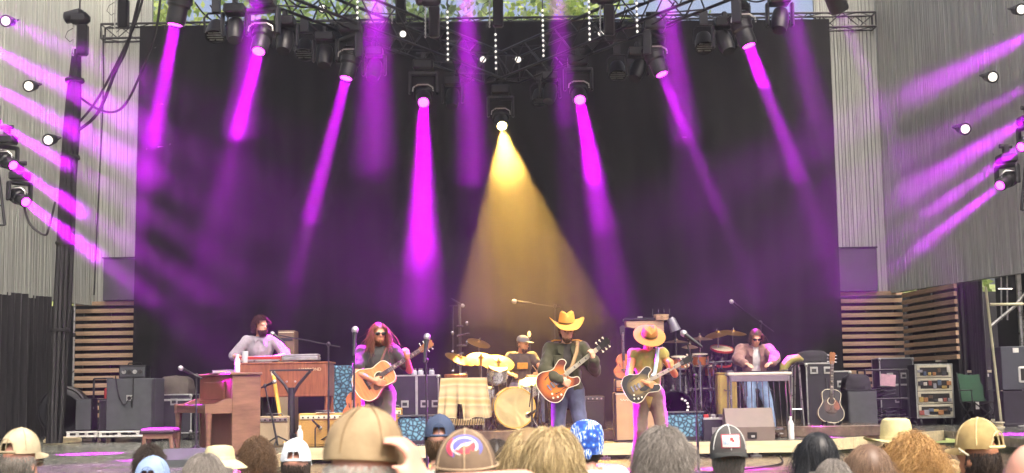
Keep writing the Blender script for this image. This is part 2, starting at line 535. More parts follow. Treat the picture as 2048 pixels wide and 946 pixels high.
# ============================================================ stage lamps
MAG = (0.76, 0.0, 1.0)
YEL = (1.0, 0.56, 0.10)
E_MAG = emis('lens_magenta', (1.0, .03, 1.0), 6.0)
E_YEL = emis('lens_yellow', (1.0, .78, .3), 12.0)
E_WHT = emis('lens_white', (1.0, .95, .86), .55)
M_GLASS = mat('dark_lens', '1a1c22', .12, 0, .1, 4)
def spot(par, loc, d, colr, power, deg, blend=.25, rad=.06):
    if deg > 20:
        l = bpy.data.lights.new('beam', 'SPOT'); l.energy = power; l.spot_size = R(deg); l.spot_blend = blend; l.shadow_soft_size = rad * .5; l.color = colr
    else: l = bpy.data.lights.new('beam', 'AREA'); l.shape = 'DISK'; l.size = rad * 2.3; l.energy = power * (deg / 10.0) ** 2; l.color = colr; l.spread = R(deg)
    o = bpy.data.objects.new('beam', l); col.objects.link(o); o.parent = par
    o.location = loc; o.rotation_euler = Vector(d).to_track_quat('-Z', 'Y').to_euler()
    return o
def moving_head(label, lens, target, colr, power, deg, s=1.0, em=None, hang=1.0, group='moving-head spotlights on the rig', blend=.25):
    """yoke-mounted spotlight: clamp, base, yoke with two arms, finned barrel, lens"""
    lens, target = Vector(lens), Vector(target)
    d = (target - lens).normalized()
    piv = lens - d * .30 * s
    t = thing('moving_head_lamp', label, 'spotlight', piv + Vector((0, 0, .48 * s * hang)), group=group)
    o = Vector((0, 0, -.48 * s * hang))               # pivot in local space
    mb = MB(); mb.box((0, 0, .02), (.34 * s, .34 * s, .17 * s), b=.03 * s); mb.build('base', M_BLKP, t)
    mb = MB(); mb.box((0, 0, .16), (.08, .1, .16)); mb.tube([(-.12 * s, 0, .22), (.12 * s, 0, .22)], .035, 8); mb.build('clamp', M_BLK, t)
    az = math.atan2(d.y, d.x) + math.pi / 2
    Rz = Matrix.Rotation(az, 4, 'Z')
    mb = MB()
    mb.box((0, 0, -.12 * s), (.50 * s, .13 * s, .07 * s), Rz, b=.02)
    for k in (-1, 1):
        mb.box((k * .225 * s, 0, -.29 * s), (.05 * s, .14 * s, .36 * s), Rz, b=.015)
    mb.build('yoke', M_BLK, t)
    A = aim(o, d)
    pr = [(.06, -.22), (.13, -.2), (.155, -.12), (.155, -.02), (.15, 0), (.15, .05), (.125, .08), (.125, .26), (.115, .295), (.09, .296)]
    mb = MB(); mb.lathe([(r * s, z * s) for r, z in pr], 18, A)
    for k in range(5): mb.lathe([(.157 * s, (-.17 + k * .03) * s), (.168 * s, (-.165 + k * .03) * s), (.157 * s, (-.157 + k * .03) * s)], 18, A)
    mb.build('barrel', M_BLKP, t, smooth=True)
    mb = MB(); mb.lathe([(1e-5, .305 * s), (.05 * s, .303 * s), (.085 * s, .299 * s), (.088 * s, .28 * s)], 18, A)
    mb.build('lens', em or E_MAG, t, smooth=True)
    mb = MB()
    mb.tube([o + Vector((.17 * s * c, -.16 * s, .09 * s + h)) for c, h in ((-1, -.07), (-.95, 0), (-.5, .05), (.5, .05), (.95, 0), (1, -.07))], .012 * s, 6)
    mb.build('handle', M_STEEL, t, smooth=True)
    spot(t, o + d * .33 * s, d, colr, power, deg, blend, .07 * s)
    return t
# V truss: lens pixel -> where the beam strikes
PW = 32.0
tg = [(185, 900, 18.0), (318, 856, 16.3), (548, 720, 20.2), (842, 760, 16.6), (1076, 790, 19.5), (1266, 800, 17.0), (1602, 800, 19.9), (1800, 880, 18.5), (1990, 760, 19.5)]
names = ['leftmost on the V truss', 'second from the left on the V truss', 'third from the left on the V truss', 'just left of the yellow one on the V truss',
         None, 'just right of the yellow one on the V truss', 'third from the right on the V truss', 'second from the right on the V truss', 'rightmost on the V truss']
degs = [9, 8, 7.5, 6.5, 26, 7.5, 6.5, 9, 9]
for k in range(9):
    tp = P(*tg[k])
    if k == 4:
        moving_head('spotlight throwing a wide yellow beam from the middle of the V truss', LP3[k], tp, YEL, 16000, 23.5, 1.05, E_YEL, blend=.12)
    else:
        moving_head('spotlight with a magenta beam, ' + names[k], LP3[k], tp, MAG, PW * (1.6, .9, 1.05, 1.1, 1, 1.1, 1.1, 1.6, 1.9)[k], degs[k], 1.05)
# front truss, above the picture
fr = [(533, 415, 880, 17.5, 11), (757, 742, 700, 15.75, 11), (928, 965, 880, 17, 9.5), (1103, 1180, 880, 17.5, 8), (1306, 1440, 760, 16.5, 9), (1530, 1760, 800, 17.2, 12)]
FRONT_B, SIDE_B = [], []
fn = ['leftmost', 'second from the left', 'third from the left', 'third from the right', 'second from the right', 'rightmost']
for (x, tx, ty, tY, dg), nm in zip(fr, fn):
    L = P(x, -30, 18.6); L.z = FT
    moving_head('spotlight with a magenta beam, %s on the straight front truss' % nm, L, P(tx, ty, tY), MAG, PW * (1.05 if x == 757 else 1.45), dg * .8, .95)
    FRONT_B.append((L, P(tx, ty, tY), dg * .8))
# side ladders
def ladder(label, x, y, z0, z1, lean=0.0):
    t = thing('lighting_ladder', label, 'truss', (x, y, z0))
    H = z1 - z0
    for k in (-.14, .14):
        mb = MB(); mb.tube([(k, 0, 0), (k + lean, 0, H)], .025, 8); mb.build('rail', M_BLK, t, smooth=True)
    n = int(H / .3)
    for i in range(n + 1):
        u = i / n; mb = MB(); mb.tube([(-.14 + lean * u, 0, H * u), (.14 + lean * u, 0, H * u)], .016, 6); mb.build('rung', M_BLK, t, smooth=True)
    return t
a = P(20, 410, 20.6); ladder('black lamp ladder hanging along the left ribbed wall', a.x - .25, 20.7, a.z - .3, 9.6, -.75)
b = P(2025, 380, 20.6); ladder('black lamp ladder hanging along the right ribbed wall', b.x + .3, 20.7, b.z - .3, 9.6, .75)
sideL = [(-52, 12, 420, 225, 'highest'), (-50, 80, 380, 300, 'second highest'), (-48, 155, 360, 375, 'third highest'), (-8, 245, 250, 400, 'fourth from the top'), (27, 331, 210, 455, 'second from the bottom'), (52, 404, 210, 525, 'lowest')]
for k, (x, y, tx, ty, nm) in enumerate(sideL):
    moving_head('spotlight with a magenta beam, %s on the left lamp ladder' % nm, P(x, y, 20.6), P(tx, ty, 19.0), MAG, PW * (1.0 if k < 3 else 1.0), 10 if k < 3 else 7, .8, hang=.8, group='spotlights on the side ladders')
    SIDE_B.append((P(x, y, 20.6), P(tx, ty, 19.0), 10 if k < 3 else 7, 330 if k < 3 else 130))
sideR = [(2110, 45, 1740, 230, 'highest'), (2100, 150, 1800, 320, 'second highest'), (2092, 215, 1760, 420, 'third highest'), (2042, 294, 1800, 470, 'second from the bottom'), (2000, 371, 1800, 525, 'lowest')]
for k, (x, y, tx, ty, nm) in enumerate(sideR):
    moving_head('spotlight with a magenta beam, %s on the right lamp ladder' % nm, P(x, y, 20.6), P(tx, ty, 19.0), MAG, PW * (.9 if k < 3 else .9), 10 if k < 3 else 7, .8, hang=.8, group='spotlights on the side ladders')
    SIDE_B.append((P(x, y, 20.6), P(tx, ty, 19.0), 10 if k < 3 else 7, 260 if k < 3 else 150))
# small round white lamps
def par_can(label, lens, d, s=1.0, em=None, grp='small round white lamps'):
    t = thing('round_lamp', label, 'lamp', lens, group=grp)
    A = aim((0, 0, 0), d)
    mb = MB(); mb.lathe([(.03 * s, -.24 * s), (.06 * s, -.22 * s), (.075 * s, -.1 * s), (.085 * s, .01 * s), (.075 * s, .012 * s)], 16, A); mb.build('can', M_BLKP, t, smooth=True)
    mb = MB(); mb.lathe([(1e-5, .02 * s), (.05 * s, .016 * s), (.074 * s, .006 * s)], 16, A); mb.build('lens', em or E_WHT, t, smooth=True)
    mb = MB()
    mb.tube([A @ Vector(q) for q in ((-.1 * s, 0, -.08 * s), (-.1 * s, .02, -.2 * s), (0, .04, -.28 * s), (.1 * s, .02, -.2 * s), (.1 * s, 0, -.08 * s))], .012 * s, 6)
    mb.build('bracket', M_BLK, t, smooth=True)
    return t
fwd = (0, -1, -.25)
for (x, y, Y, nm) in ((12, 42, 20.4, 'highest of three beside the left lamp ladder'), (58, 172, 20.4, 'middle one of three beside the left lamp ladder'), (97, 280, 20.4, 'lowest of three beside the left lamp ladder'),
                      (2042, 19, 20.4, 'highest of three beside the right lamp ladder'), (1985, 154, 20.4, 'middle one of three beside the right lamp ladder'), (1930, 258, 20.4, 'lowest of three beside the right lamp ladder'),
                      (645, 17, 21.5, 'on top of the left truss arm near its middle'), (806, 68, 23.3, 'on the left truss arm, second from the apex'), (966, 119, 24.6, 'on the left truss arm beside the apex'),
                      (1036, 119, 24.6, 'on the right truss arm beside the apex'), (1202, 66, 23.3, 'on the right truss arm, second from the apex')):
    par_can('small round white lamp, ' + nm, P(x, y, Y), fwd, 1.15 if Y < 21 else .95)
# unlit wash lamps hanging between the spotlights
def wash_lamp(label, c, s=1.0):
    t = thing('wash_lamp', label, 'lamp', c + Vector((0, 0, .42)), group='unlit wash lamps on the V truss')
    mb = MB(); mb.box((0, 0, .05), (.12, .1, .22)); mb.build('clamp', M_BLK, t)
    mb = MB()
    mb.tube([(-.17 * s, 0, -.36), (-.18 * s, 0, -.14), (-.12 * s, 0, -.07), (.12 * s, 0, -.07), (.18 * s, 0, -.14), (.17 * s, 0, -.36)], .018, 6); mb.build('yoke', M_BLK, t, smooth=True)
    A = aim((0, 0, -.36), (0, -.55, -1))
    mb = MB(); mb.lathe([(.05 * s, -.2 * s), (.11 * s, -.17 * s), (.15 * s, -.05 * s), (.16 * s, .1 * s), (.14 * s, .1 * s), (.13 * s, .06 * s)], 18, A); mb.build('housing', M_BLKP, t, smooth=True)
    mb = MB()
    for k in range(4):
        y = (-.075 + .05 * k) * s; w = math.sqrt(max(.001, .125 ** 2 - (y / s) ** 2)) * s
        mb.box((0, y, .085 * s), (2 * w, .012, .02), A)
    mb.build('louvre', M_STEEL, t)
    mb = MB(); mb.lathe([(1e-5, .075 * s), (.13 * s, .065 * s)], 16, A); mb.build('lens', M_GLASS, t)
for x, y, nm in ((432, 72, 'between the first and second spotlights from the left'), (609, 108, 'between the second and third spotlights from the left'),
                 (1080, 203, 'just right of the yellow spotlight'), (1235, 150, 'midway along the right truss arm'), (1409, 94, 'between the second and third spotlights from the right')):
    wash_lamp('dark unlit wash lamp ' + nm, PZ(x, y, ZL + .42))
# strings of white bulbs
M_CORD = mat('cord_grey', '4a4a4d', .6, 0, .2, 10)
E_BULB = emis('bulb_white', (.75, .72, .66), .5)
ORD = ['leftmost', 'second from the left', 'third from the left', 'third from the right', 'second from the right', 'rightmost']
for (x, y0, y1, Y), nm in zip(((715, -60, 48, 21.0), (895, 25, 120, 22.0), (991, 70, 138, 22.6), (1085, 22, 112, 22.0), (1176, -60, 80, 21.2), (1271, -60, 64, 20.8)), ORD):
    a, b = P(x, y0, Y), P(x, y1, Y)
    t = thing('bulb_string', 'hanging string of round white bulbs, %s of six' % nm, 'light string', (a.x, Y, b.z), group='hanging bulb strings')
    H = a.z - b.z
    mb = MB(); mb.tube([(0, 0, 0), (0, 0, 9.9 - b.z)], .012, 6); mb.build('cord', M_CORD, t)
    n = max(3, int(H / .085)); me = None
    for i in range(n + 1):
        if me is None:
            mb = MB(); mb.ell((0, 0, 0), (.021, .021, .024), 8, 6); o = mb.build('bulb', E_BULB, t, smooth=True); me = o.data
        else:
            o = bpy.data.objects.new('bulb', me); col.objects.link(o); o.parent = t
        o.location = (0, -.03, H * i / n)
# chain hoists with bags
def hoist(label, p, s=1.0):
    t = thing('chain_hoist', label, 'chain hoist', p, group='chain hoists above the rig')
    mb = MB(); mb.box((0, 0, .55 * s), (.36 * s, .24 * s, .22 * s), b=.07 * s); mb.lathe([(.06 * s, -.2 * s), (.11 * s, -.17 * s), (.12 * s, .1 * s), (.07 * s, .16 * s)], 12, Matrix.Translation((-.08 * s, 0, .6 * s)) @ Matrix.Rotation(R(78), 4, 'Y')); mb.build('motor', M_BLKP, t, smooth=True)
    mb = MB(); mb.box((.06 * s, 0, .16 * s), (.19 * s, .17 * s, .56 * s), b=.03 * s); mb.build('chain_bag', M_CLOTH, t)
    mb = MB(); mb.tube([(-.09 * s, 0, .5 * s), (-.1 * s, 0, -.1 * s)], .012, 6)
    for k in range(9): mb.ell((-.1 * s, 0, (.42 - k * .065) * s), (.018 * s, .012 * s, .03 * s), 6, 4)
    mb.build('chain', M_STEEL, t, smooth=True)
    mb = MB(); mb.tube([(0, 0, .66 * s), (0, 0, 12.2 - p.z)], .014, 6); mb.build('hoist_chain', M_BLK, t)
    mb = MB(); mb.tube([(-.1, 0, .35), (-.2, .02, .3), (-.23, 0, .2), (-.15, 0, .12), (-.1, 0, .16)], .006, 5); mb.build('pigtail', M_CABLE, t)
for x, y, Y, nm in ((158, 98, 21.4, 'far left, above the cable bundle'), (240, 44, 22.6, 'left, behind the end of the backdrop truss'), (862, 62, 21.4, 'left of the middle with a post below it'), (990, 42, 22.4, 'above the apex of the V truss'), (1212, 58, 21.4, 'right of the middle'), (795, 34, 22.2, 'left of the middle, smaller one')):
    p = P(x, y, Y); hoist('black chain hoist with bag, ' + nm, p, .92)
# cable bundle falling from the left hoist to the deck, with loops
a, b = P(153, 100, 21.6), P(108, 862, 21.6)
b.z = Z_MAIN + .03
t = thing('cable_bundle', 'thick black bundle of cables falling from the left hoist to the deck', 'cables', (b.x, b.y, Z_MAIN))
oo = Vector((b.x, b.y, Z_MAIN))
for k in range(11):
    an = k * 2.4; rr = .115 * math.sqrt((k + .5) / 11)
    pts = []
    for i in range(15):
        u = i / 14
        w = .35 + .65 * math.sin(min(1, u * 4) * math.pi / 2)
        p = a.lerp(b, u) - oo
        pts.append(p + Vector((math.cos(an + u * 2) * rr * w + .02 * mnoise.noise((u * 5, k, 0)), math.sin(an + u * 2) * rr * w, 0)))
    mb = MB(); mb.tube(pts, .042, 7); mb.build('cable', M_CABLE, t, smooth=True)
for u in (.08, .28, .5, .72):
    mb = MB(); c = a.lerp(b, u) - oo; mb.lathe([(.15, -.03), (.16, 0), (.15, .03)], 12, Matrix.Translation(c))
    mb.build('tape_wrap', M_RUB, t, smooth=True)
def cable(label, pts, r=.02, m=None, grp=None):
    mb = MB(); o = Vector(pts[-1])
    pts = [Vector(p) for p in pts]
    # smooth through the points
    out = []
    n = len(pts)
    for i in range(n - 1):
        p0, p1, p2, p3 = pts[max(i - 1, 0)], pts[i], pts[i + 1], pts[min(i + 2, n - 1)]
        for k in range(6):
            t_ = k / 6
            out.append(.5 * ((2 * p1) + (p2 - p0) * t_ + (2 * p0 - 5 * p1 + 4 * p2 - p3) * t_ ** 2 + (3 * p1 - p0 - 3 * p2 + p3) * t_ ** 3))
    out.append(pts[-1])
    mb.tube([p - o for p in out], r, 6)
    ob = mb.build('cable', m or M_CABLE, smooth=True); ob.location = o
    return tag(ob, label, 'cable', grp)
def pc(lst, Y): return [P(x, y, Y + dy) for x, y, dy in lst]
cable('black cable running from the bundle up past the truss end, nearest the wall', pc([(290, -20, -.6), (265, 60, -.6), (200, 190, -.4), (158, 245, 0)], 21.6))
cable('black cable running from the bundle up to the truss, lower one', pc([(285, -30, -.3), (255, 90, -.4), (232, 140, -.4), (196, 225, -.2), (155, 262, 0)], 21.6), .026)
cable('black cable hanging in a wide loop left of the backdrop', pc([(322, -20, -.8), (312, 60, -.8), (280, 150, -.6), (245, 215, -.5), (205, 222, -.4), (160, 195, 0)], 21.6), .02)
cable('thin black cable dropping straight down the pale wall', pc([(207, 70, 0), (206, 200, 0), (200, 330, 0), (193, 480, 0), (188, 590, 0)], 26.6), .016)
cable('black cable looping below the lowest left spotlight', pc([(45, 395, 0), (58, 445, 0), (88, 470, 0), (98, 455, 0), (110, 405, .4)], 20.7), .018)
cable('pale safety wire hanging left of the round lamps', pc([(33, -20, 0), (32, 90, 0), (30, 175, 0)], 20.5), .008, M_STEEL)
cable('pale safety wire hanging right above the round lamps', pc([(1980, -20, 0), (1988, 90, 0), (1996, 178, 0)], 20.5), .008, M_STEEL)
for k, (x0, y0, x1, y1, dr) in enumerate(((390, 5, 470, 38, .18), (420, 10, 520, 45, .25), (560, 42, 640, 60, .15), (600, 20, 690, 70, .2), (1290, 45, 1380, 20, .18), (1400, 20, 1500, 6, .16))):
    u = ['near the left end', 'second from the left end', 'left of the third spotlight', 'beside the left round lamp', 'right of the middle', 'near the right end'][k]
    cable('thin black cable slung under the V truss, ' + u, sag(PZ(x0, y0, ZT), PZ(x1, y1, ZT), dr), .012)

def dark_head(label, px, py, dz):
    """unlit moving head: base, yoke, barrel pointing down and out"""
    c = PZ(px, py, ZL + dz); t = thing('unlit_moving_head', label, 'spotlight', c, group='unlit moving heads on the V truss')
    bx_ = lambda nm, cc, dd, m=M_BLKP: (lambda q: (q.box(cc, dd, None, b=.02), q.build(nm, m, t)))(MB())
    bx_('base', (0, 0, .3), (.3, .3, .14)); bx_('clamp', (0, 0, .42), (.08, .1, .12), M_BLK)
    for k in (-1, 1): bx_('yoke_arm', (k * .18, 0, .08), (.05, .12, .36), M_BLK)
    A = aim((0, 0, 0), (random.uniform(-.4, .4), -.5, -1))
    mb = MB(); mb.lathe([(.05, -.18), (.11, -.16), (.13, -.05), (.125, .1), (.1, .2), (.08, .2)], 16, A); mb.build('barrel', M_BLKP, t, smooth=True)
    mb = MB(); mb.lathe([(1e-5, .195), (.08, .19)], 16, A); mb.build('lens', M_GLASS, t)
for px, py, nm in ((470, 60, 'left of the second magenta spotlight from the left'), (570, 82, 'right of the second magenta spotlight from the left'), (650, 112, 'left of the third magenta spotlight from the left'), (748, 140, 'right of the third magenta spotlight from the left'), (905, 196, 'left of the yellow spotlight'), (1100, 186, 'right of the yellow spotlight'), (1275, 140, 'left of the third spotlight from the right'), (1450, 84, 'left of the second spotlight from the right'), (1560, 40, 'right of the second spotlight from the right')):
    dark_head('black unlit moving head ' + nm, px, py, .35)
for k in range(14):
    side = LP3[0] if k < 7 else LP3[8]; u0 = .1 + .13 * (k % 7); u1 = u0 + random.uniform(.09, .16)
    p0, p1 = apex.lerp(Vector((side.x, side.y, ZT)), u0), apex.lerp(Vector((side.x, side.y, ZT)), u1)
    dz = random.uniform(-.3, .25); nm = ('left', 'right')[k // 7]; o_ = ['first', 'second', 'third', 'fourth', 'fifth', 'sixth', 'seventh'][k % 7]
    cable('black jumper cable looped under the %s truss arm, %s from the apex' % (nm, o_), sag(p0 + Vector((0, -.28, dz)), p1 + Vector((0, -.28, dz + random.uniform(-.1, .1))), random.uniform(.15, .4)), .013)
# ============================================================ hillside and trees beyond the stage
M_HILL = mat('hill_grass', '5d6b38', .95, 0, .35, .5, .05, 6, h2='7f8a4c')
mb = MB(); nx, ny = 40, 16; vs = []
for j in range(ny + 1):
    for i in range(nx + 1):
        x, y = -60 + 120 * i / nx, 33 + 49 * j / ny
        z = .02 + 17 * (max(0, (y - 34) / 48)) ** 1.15 * (.72 - .28 * math.tanh((x - 3) / 7)) + .7 * mnoise.noise((x * .1, y * .1, 0)) * min(1, (y - 33) / 8)
        vs.append((x, y, max(.02, z)))
mb.add(vs, [(j * (nx + 1) + i, j * (nx + 1) + i + 1, (j + 1) * (nx + 1) + i + 1, (j + 1) * (nx + 1) + i) for j in range(ny) for i in range(nx)])
tag(mb.build('hillside', M_HILL, smooth=True), kind='structure')
def leaf_mat(name, h1, h2):
    m, nt, bs = _base(name)
    at = nt.nodes.new('ShaderNodeAttribute'); at.attribute_name = 'tone'
    c = _ramp(nt, at.outputs['Fac'], [(0, C(h1)), (1, C(h2))])
    nt.links.new(c, bs.inputs['Base Color']); bs.inputs['Roughness'].default_value = .55
    tr = nt.nodes.new('ShaderNodeBsdfTranslucent'); nt.links.new(c, tr.inputs[0])
    ad = nt.nodes.new('ShaderNodeMixShader'); ad.inputs[0].default_value = .45
    nt.links.new(bs.outputs[0], ad.inputs[1]); nt.links.new(tr.outputs[0], ad.inputs[2])
    nt.links.new(ad.outputs[0], nt.nodes['Material Output'].inputs[0])
    return m
M_BARK = mat('bark', '4a3d30', .9, 0, .3, 5, .01, 14, stretch=(1, 1, .3))
def np_mesh(name, verts, faces4, m, parent=None, tone=None, smooth=False):
    """quads or triangles from numpy arrays, with an optional per-vertex tone"""
    me = bpy.data.meshes.new(name)
    nv, nf, k = len(verts), len(faces4), faces4.shape[1]
    me.vertices.add(nv); me.vertices.foreach_set('co', np.asarray(verts, np.float32).ravel())
    me.loops.add(nf * k); me.loops.foreach_set('vertex_index', np.asarray(faces4, np.int32).ravel())
    me.polygons.add(nf); me.polygons.foreach_set('loop_start', np.arange(0, nf * k, k, dtype=np.int32))
    me.polygons.foreach_set('loop_total', np.full(nf, k, np.int32))
    if smooth: me.polygons.foreach_set('use_smooth', np.ones(nf, bool))
    me.update(calc_edges=True)
    if tone is not None:
        a = me.attributes.new('tone', 'FLOAT', 'POINT'); a.data.foreach_set('value', np.asarray(tone, np.float32))
    for x in (m if isinstance(m, (list, tuple)) else [m]): me.materials.append(x)
    o = bpy.data.objects.new(name, me); col.objects.link(o)
    if parent is not None: o.parent = parent
    return o
LEAVES = [leaf_mat('leaf_pale', '6f8a3c', 'a9b865'), leaf_mat('leaf_mid', '55733a', '8fa556'), leaf_mat('leaf_dark', '47603a', '7f9455')]
def tree(label, x, y, z0, H, rad, nclump, nleaf, k):
    t = thing('tree', label, 'tree', (x, y, z0), group='trees behind the stage')
    zc = H * .62
    mb = MB(); mb.tube([(0, 0, -.3), (.1, 0, H * .25), (-.1, .1, H * .5), (.05, 0, H * .8)], [.34, .27, .2, .08], 9)
    mb.build('trunk', M_BARK, t, smooth=True)
    cl = []
    for i in range(nclump):
        v = NR.normal(size=3); v /= np.linalg.norm(v); v *= rad * NR.uniform(.25, 1) ** .6
        cl.append(np.array([v[0], v[1], zc + v[2] * (H * .4 / rad)]))
    for i in range(6):
        c = cl[i]; mb = MB(); b = H * random.uniform(.28, .5)
        mb.tube([(0, 0, b), tuple(c * .5 + np.array([0, 0, b * .5])), tuple(c)], [.12, .08, .02], 6); mb.build('limb', M_BARK, t, smooth=True)
    cen = np.array(cl)[NR.randint(0, nclump, nleaf)] + NR.normal(size=(nleaf, 3)) * np.array([.62, .62, .5])
    a = NR.normal(size=(nleaf, 3)); a /= np.linalg.norm(a, axis=1)[:, None]
    b = np.cross(a, NR.normal(size=(nleaf, 3))); b /= np.linalg.norm(b, axis=1)[:, None]
    L = NR.uniform(.09, .2, (nleaf, 1)); w = L * .55
    V = np.stack([cen - a * L, cen + b * w, cen + a * L, cen - b * w], 1).reshape(-1, 3)
    Fq = np.arange(nleaf * 4).reshape(-1, 4)
    np_mesh('crown', V, Fq, LEAVES[k % 3], t, np.repeat(NR.uniform(0, 1, nleaf), 4))
def hz_(x, y):
    return max(0, 17 * (max(0, (y - 34) / 48)) ** 1.15 * (.72 - .28 * math.tanh((x - 3) / 7)))
TR = [(-10.5, 40, 12, 'pale green tree behind the stage, leftmost in the gap'), (-6.3, 43, 13, 'green tree behind the stage, second from the left in the gap'), (-2.2, 41, 12.5, 'green tree behind the stage left of the bulb strings'),
      (1.8, 44, 14, 'tree behind the stage above the middle of the backdrop'), (5.2, 40.5, 11.3, 'thin tree behind the stage right of the middle against bright sky'), (8.6, 43, 11.6, 'sparse tree behind the stage at the right of the gap'), (12.8, 42, 12, 'tree behind the stage beyond the right end of the backdrop')]
for k, (x, y, H, lab) in enumerate(TR):
    tree(lab, x, y, hz_(x, y), H, 3.4, 46 if k < 4 else 34, 9000 if k < 4 else 7000, k)
# ============================================================ backline: helpers
def gear(name, label, cat, px0, px1, top, Y, z0=Z_MAIN, rot=0.0, group=None):
    """thing standing on z0 that spans px0..px1 and reaches picture height top; returns thing, width, height"""
    xm = (px0 + px1) / 2
    a, b = P(px0, top, Y), P(px1, top, Y)
    t = thing(name, label, cat, ((a.x + b.x) / 2, Y, z0), rot, group)
    return t, b.x - a.x, P(xm, top, Y).z - z0
def part(name, m, par, fn, smooth=False):
    mb = MB(); fn(mb); return mb.build(name, m, par, smooth=smooth)
def bx(name, m, par, c, d, b=.004, M=None):
    mb = MB(); mb.box(c, d, M, b=b); return mb.build(name, m, par)
def tb(name, m, par, pts, r, n=8):
    mb = MB(); mb.tube(pts, r, n); return mb.build(name, m, par, smooth=True)
def label_text(txt, par, size, M, m, name='lettering'):
    c = bpy.data.curves.new(name, 'FONT'); c.body = txt; c.size = size; c.extrude = .001
    c.align_x = 'CENTER'; c.align_y = 'CENTER'
    o = bpy.data.objects.new('tmp', c)
    me = evaluated_mesh(o)
    me.materials.clear(); me.materials.append(m)
    ob = bpy.data.objects.new(name, me); col.objects.link(ob); ob.parent = par; ob.matrix_local = M
    return ob
FRONT = Matrix.Rotation(math.pi / 2, 4, 'X')        # text plane facing -Y
def castors(t, w, d, r=.05, z=None):
    for i in (-1, 1):
        for j in (-1, 1):
            mb = MB(); z_ = r if z is None else z
            mb.tube([(i * w / 2 * .82 - .018, j * d / 2 * .8, z_), (i * w / 2 * .82 + .018, j * d / 2 * .8, z_)], r, 12)
            mb.bar((i * w / 2 * .82, j * d / 2 * .8, z_), (i * w / 2 * .82, j * d / 2 * .8, z_ + r * 1.5), .05, .03)
            mb.build('castor', M_RUB, t, smooth=True)
def road_case(label, px0, px1, top, Y, dep, z0=Z_MAIN, m=None, trim=None, wheels=True, split=None, group=None, rot=0, dishes=((.3, .55), (.7, .55))):
    t, w, h = gear('road_case', label, 'road case', px0, px1, top, Y, z0, rot, group)
    m = m or M_CASE; trim = trim or M_ALU
    zb = .11 if wheels else 0.0
    bx('body', m, t, (0, 0, (h + zb) / 2), (w - .02, dep - .02, h - zb - .02), .004)
    e = .022
    for i in (-1, 1):
        for j in (-1, 1):
            bx('edge_trim', trim, t, (i * (w / 2 - e / 2), j * (dep / 2 - e / 2), (h + zb) / 2), (e, e, h - zb), .003)
    for k in (zb + e / 2, h - e / 2):
        for j in (-1, 1): bx('edge_trim', trim, t, (0, j * (dep / 2 - e / 2), k), (w - 2 * e - .004, e, e), .003)
        for i in (-1, 1): bx('edge_trim', trim, t, (i * (w / 2 - e / 2), 0, k), (e, dep - 2 * e - .004, e), .003)
    for i in (-1, 1):
        for k in (zb + .03, h - .03):
            mb = MB(); mb.ell((i * (w / 2 - .012), -dep / 2 + .012, k), (.032, .032, .032), 10, 7); mb.build('corner_ball', trim, t, smooth=True)
    if split:
        bx('lid_trim', trim, t, (0, -dep / 2 - .002, zb + (h - zb) * split), (w - 2 * e, .014, .035), .003)
    for u, v in dishes:
        bx('recess_plate', trim, t, ((u - .5) * w, -dep / 2 - .004, zb + (h - zb) * v), (.12, .012, .11), .004)
        bx('latch', M_BLK, t, ((u - .5) * w, -dep / 2 - .012, zb + (h - zb) * v), (.07, .012, .05), .004)
    if wheels: castors(t, w, dep, .045)
    return t, w, h
def fabric(name, h1, h2, sc, rough=.9):
    """woven covering: fine two-tone weave"""
    if name in MATS: return MATS[name]
    m, nt, bs = _base(name)
    v = _coord(nt)
    wv = nt.nodes.new('ShaderNodeTexWave'); wv.inputs['Scale'].default_value = sc; wv.inputs['Distortion'].default_value = 1.5
    wv.bands_direction = 'DIAGONAL'; nt.links.new(v, wv.inputs['Vector'])
    nt.links.new(_ramp(nt, wv.outputs['Fac'], [(.2, C(h1)), (.8, C(h2))]), bs.inputs['Base Color'])
    bs.inputs['Roughness'].default_value = rough
    _bump(nt, bs, wv.outputs['Fac'], .001)
    MATS[name] = m; return m
M_TWEED = fabric('tweed', 'a8803f', 'd0a860', 60)
M_TWEED2 = fabric('beige_tolex', '8f7f66', 'a8987c', 70)
M_GRILLE = fabric('grille_cloth', '8e6c38', 'b8924e', 110)
M_GRILLB = fabric('grille_black', '202022', '34343a', 140)
M_IVORY = mat('ivory', 'd8d0b4', .4, 0, .1, 8)
M_KNOB = mat('knob', '22201e', .35, 0, .1, 8)
def combo_amp(label, px0, px1, top, Y, dep, cover, grille, panel, z0=Z_MAIN, rot=0, nk=8, group='guitar amplifiers'):
    t, w, h = gear('guitar_amp', label, 'amplifier', px0, px1, top, Y, z0, rot, group)
    bx('cabinet', cover, t, (0, 0, h / 2), (w, dep, h), .012)
    bx('grille', grille, t, (0, -dep / 2 - .004, h * .42), (w * .9, .016, h * .7), .004)
    bx('control_panel', panel, t, (0, -dep / 2 - .006, h * .88), (w * .93, .02, h * .11), .003)
    for k in range(nk):
        mb = MB(); mb.tube([((k / (nk - 1) - .5) * w * .8, -dep / 2 - .014, h * .88), ((k / (nk - 1) - .5) * w * .8, -dep / 2 - .035, h * .88)], .013, 10); mb.build('knob', M_KNOB, t, smooth=True)
    tb('handle', M_KNOB, t, [(-.11, 0, h), (-.1, 0, h + .03), (.1, 0, h + .03), (.11, 0, h)], .012, 6)
    return t, w, h
M_MICG = mat('mic_grille', 'b5b5b5', .4, .8, .2, 60, .002, 300)
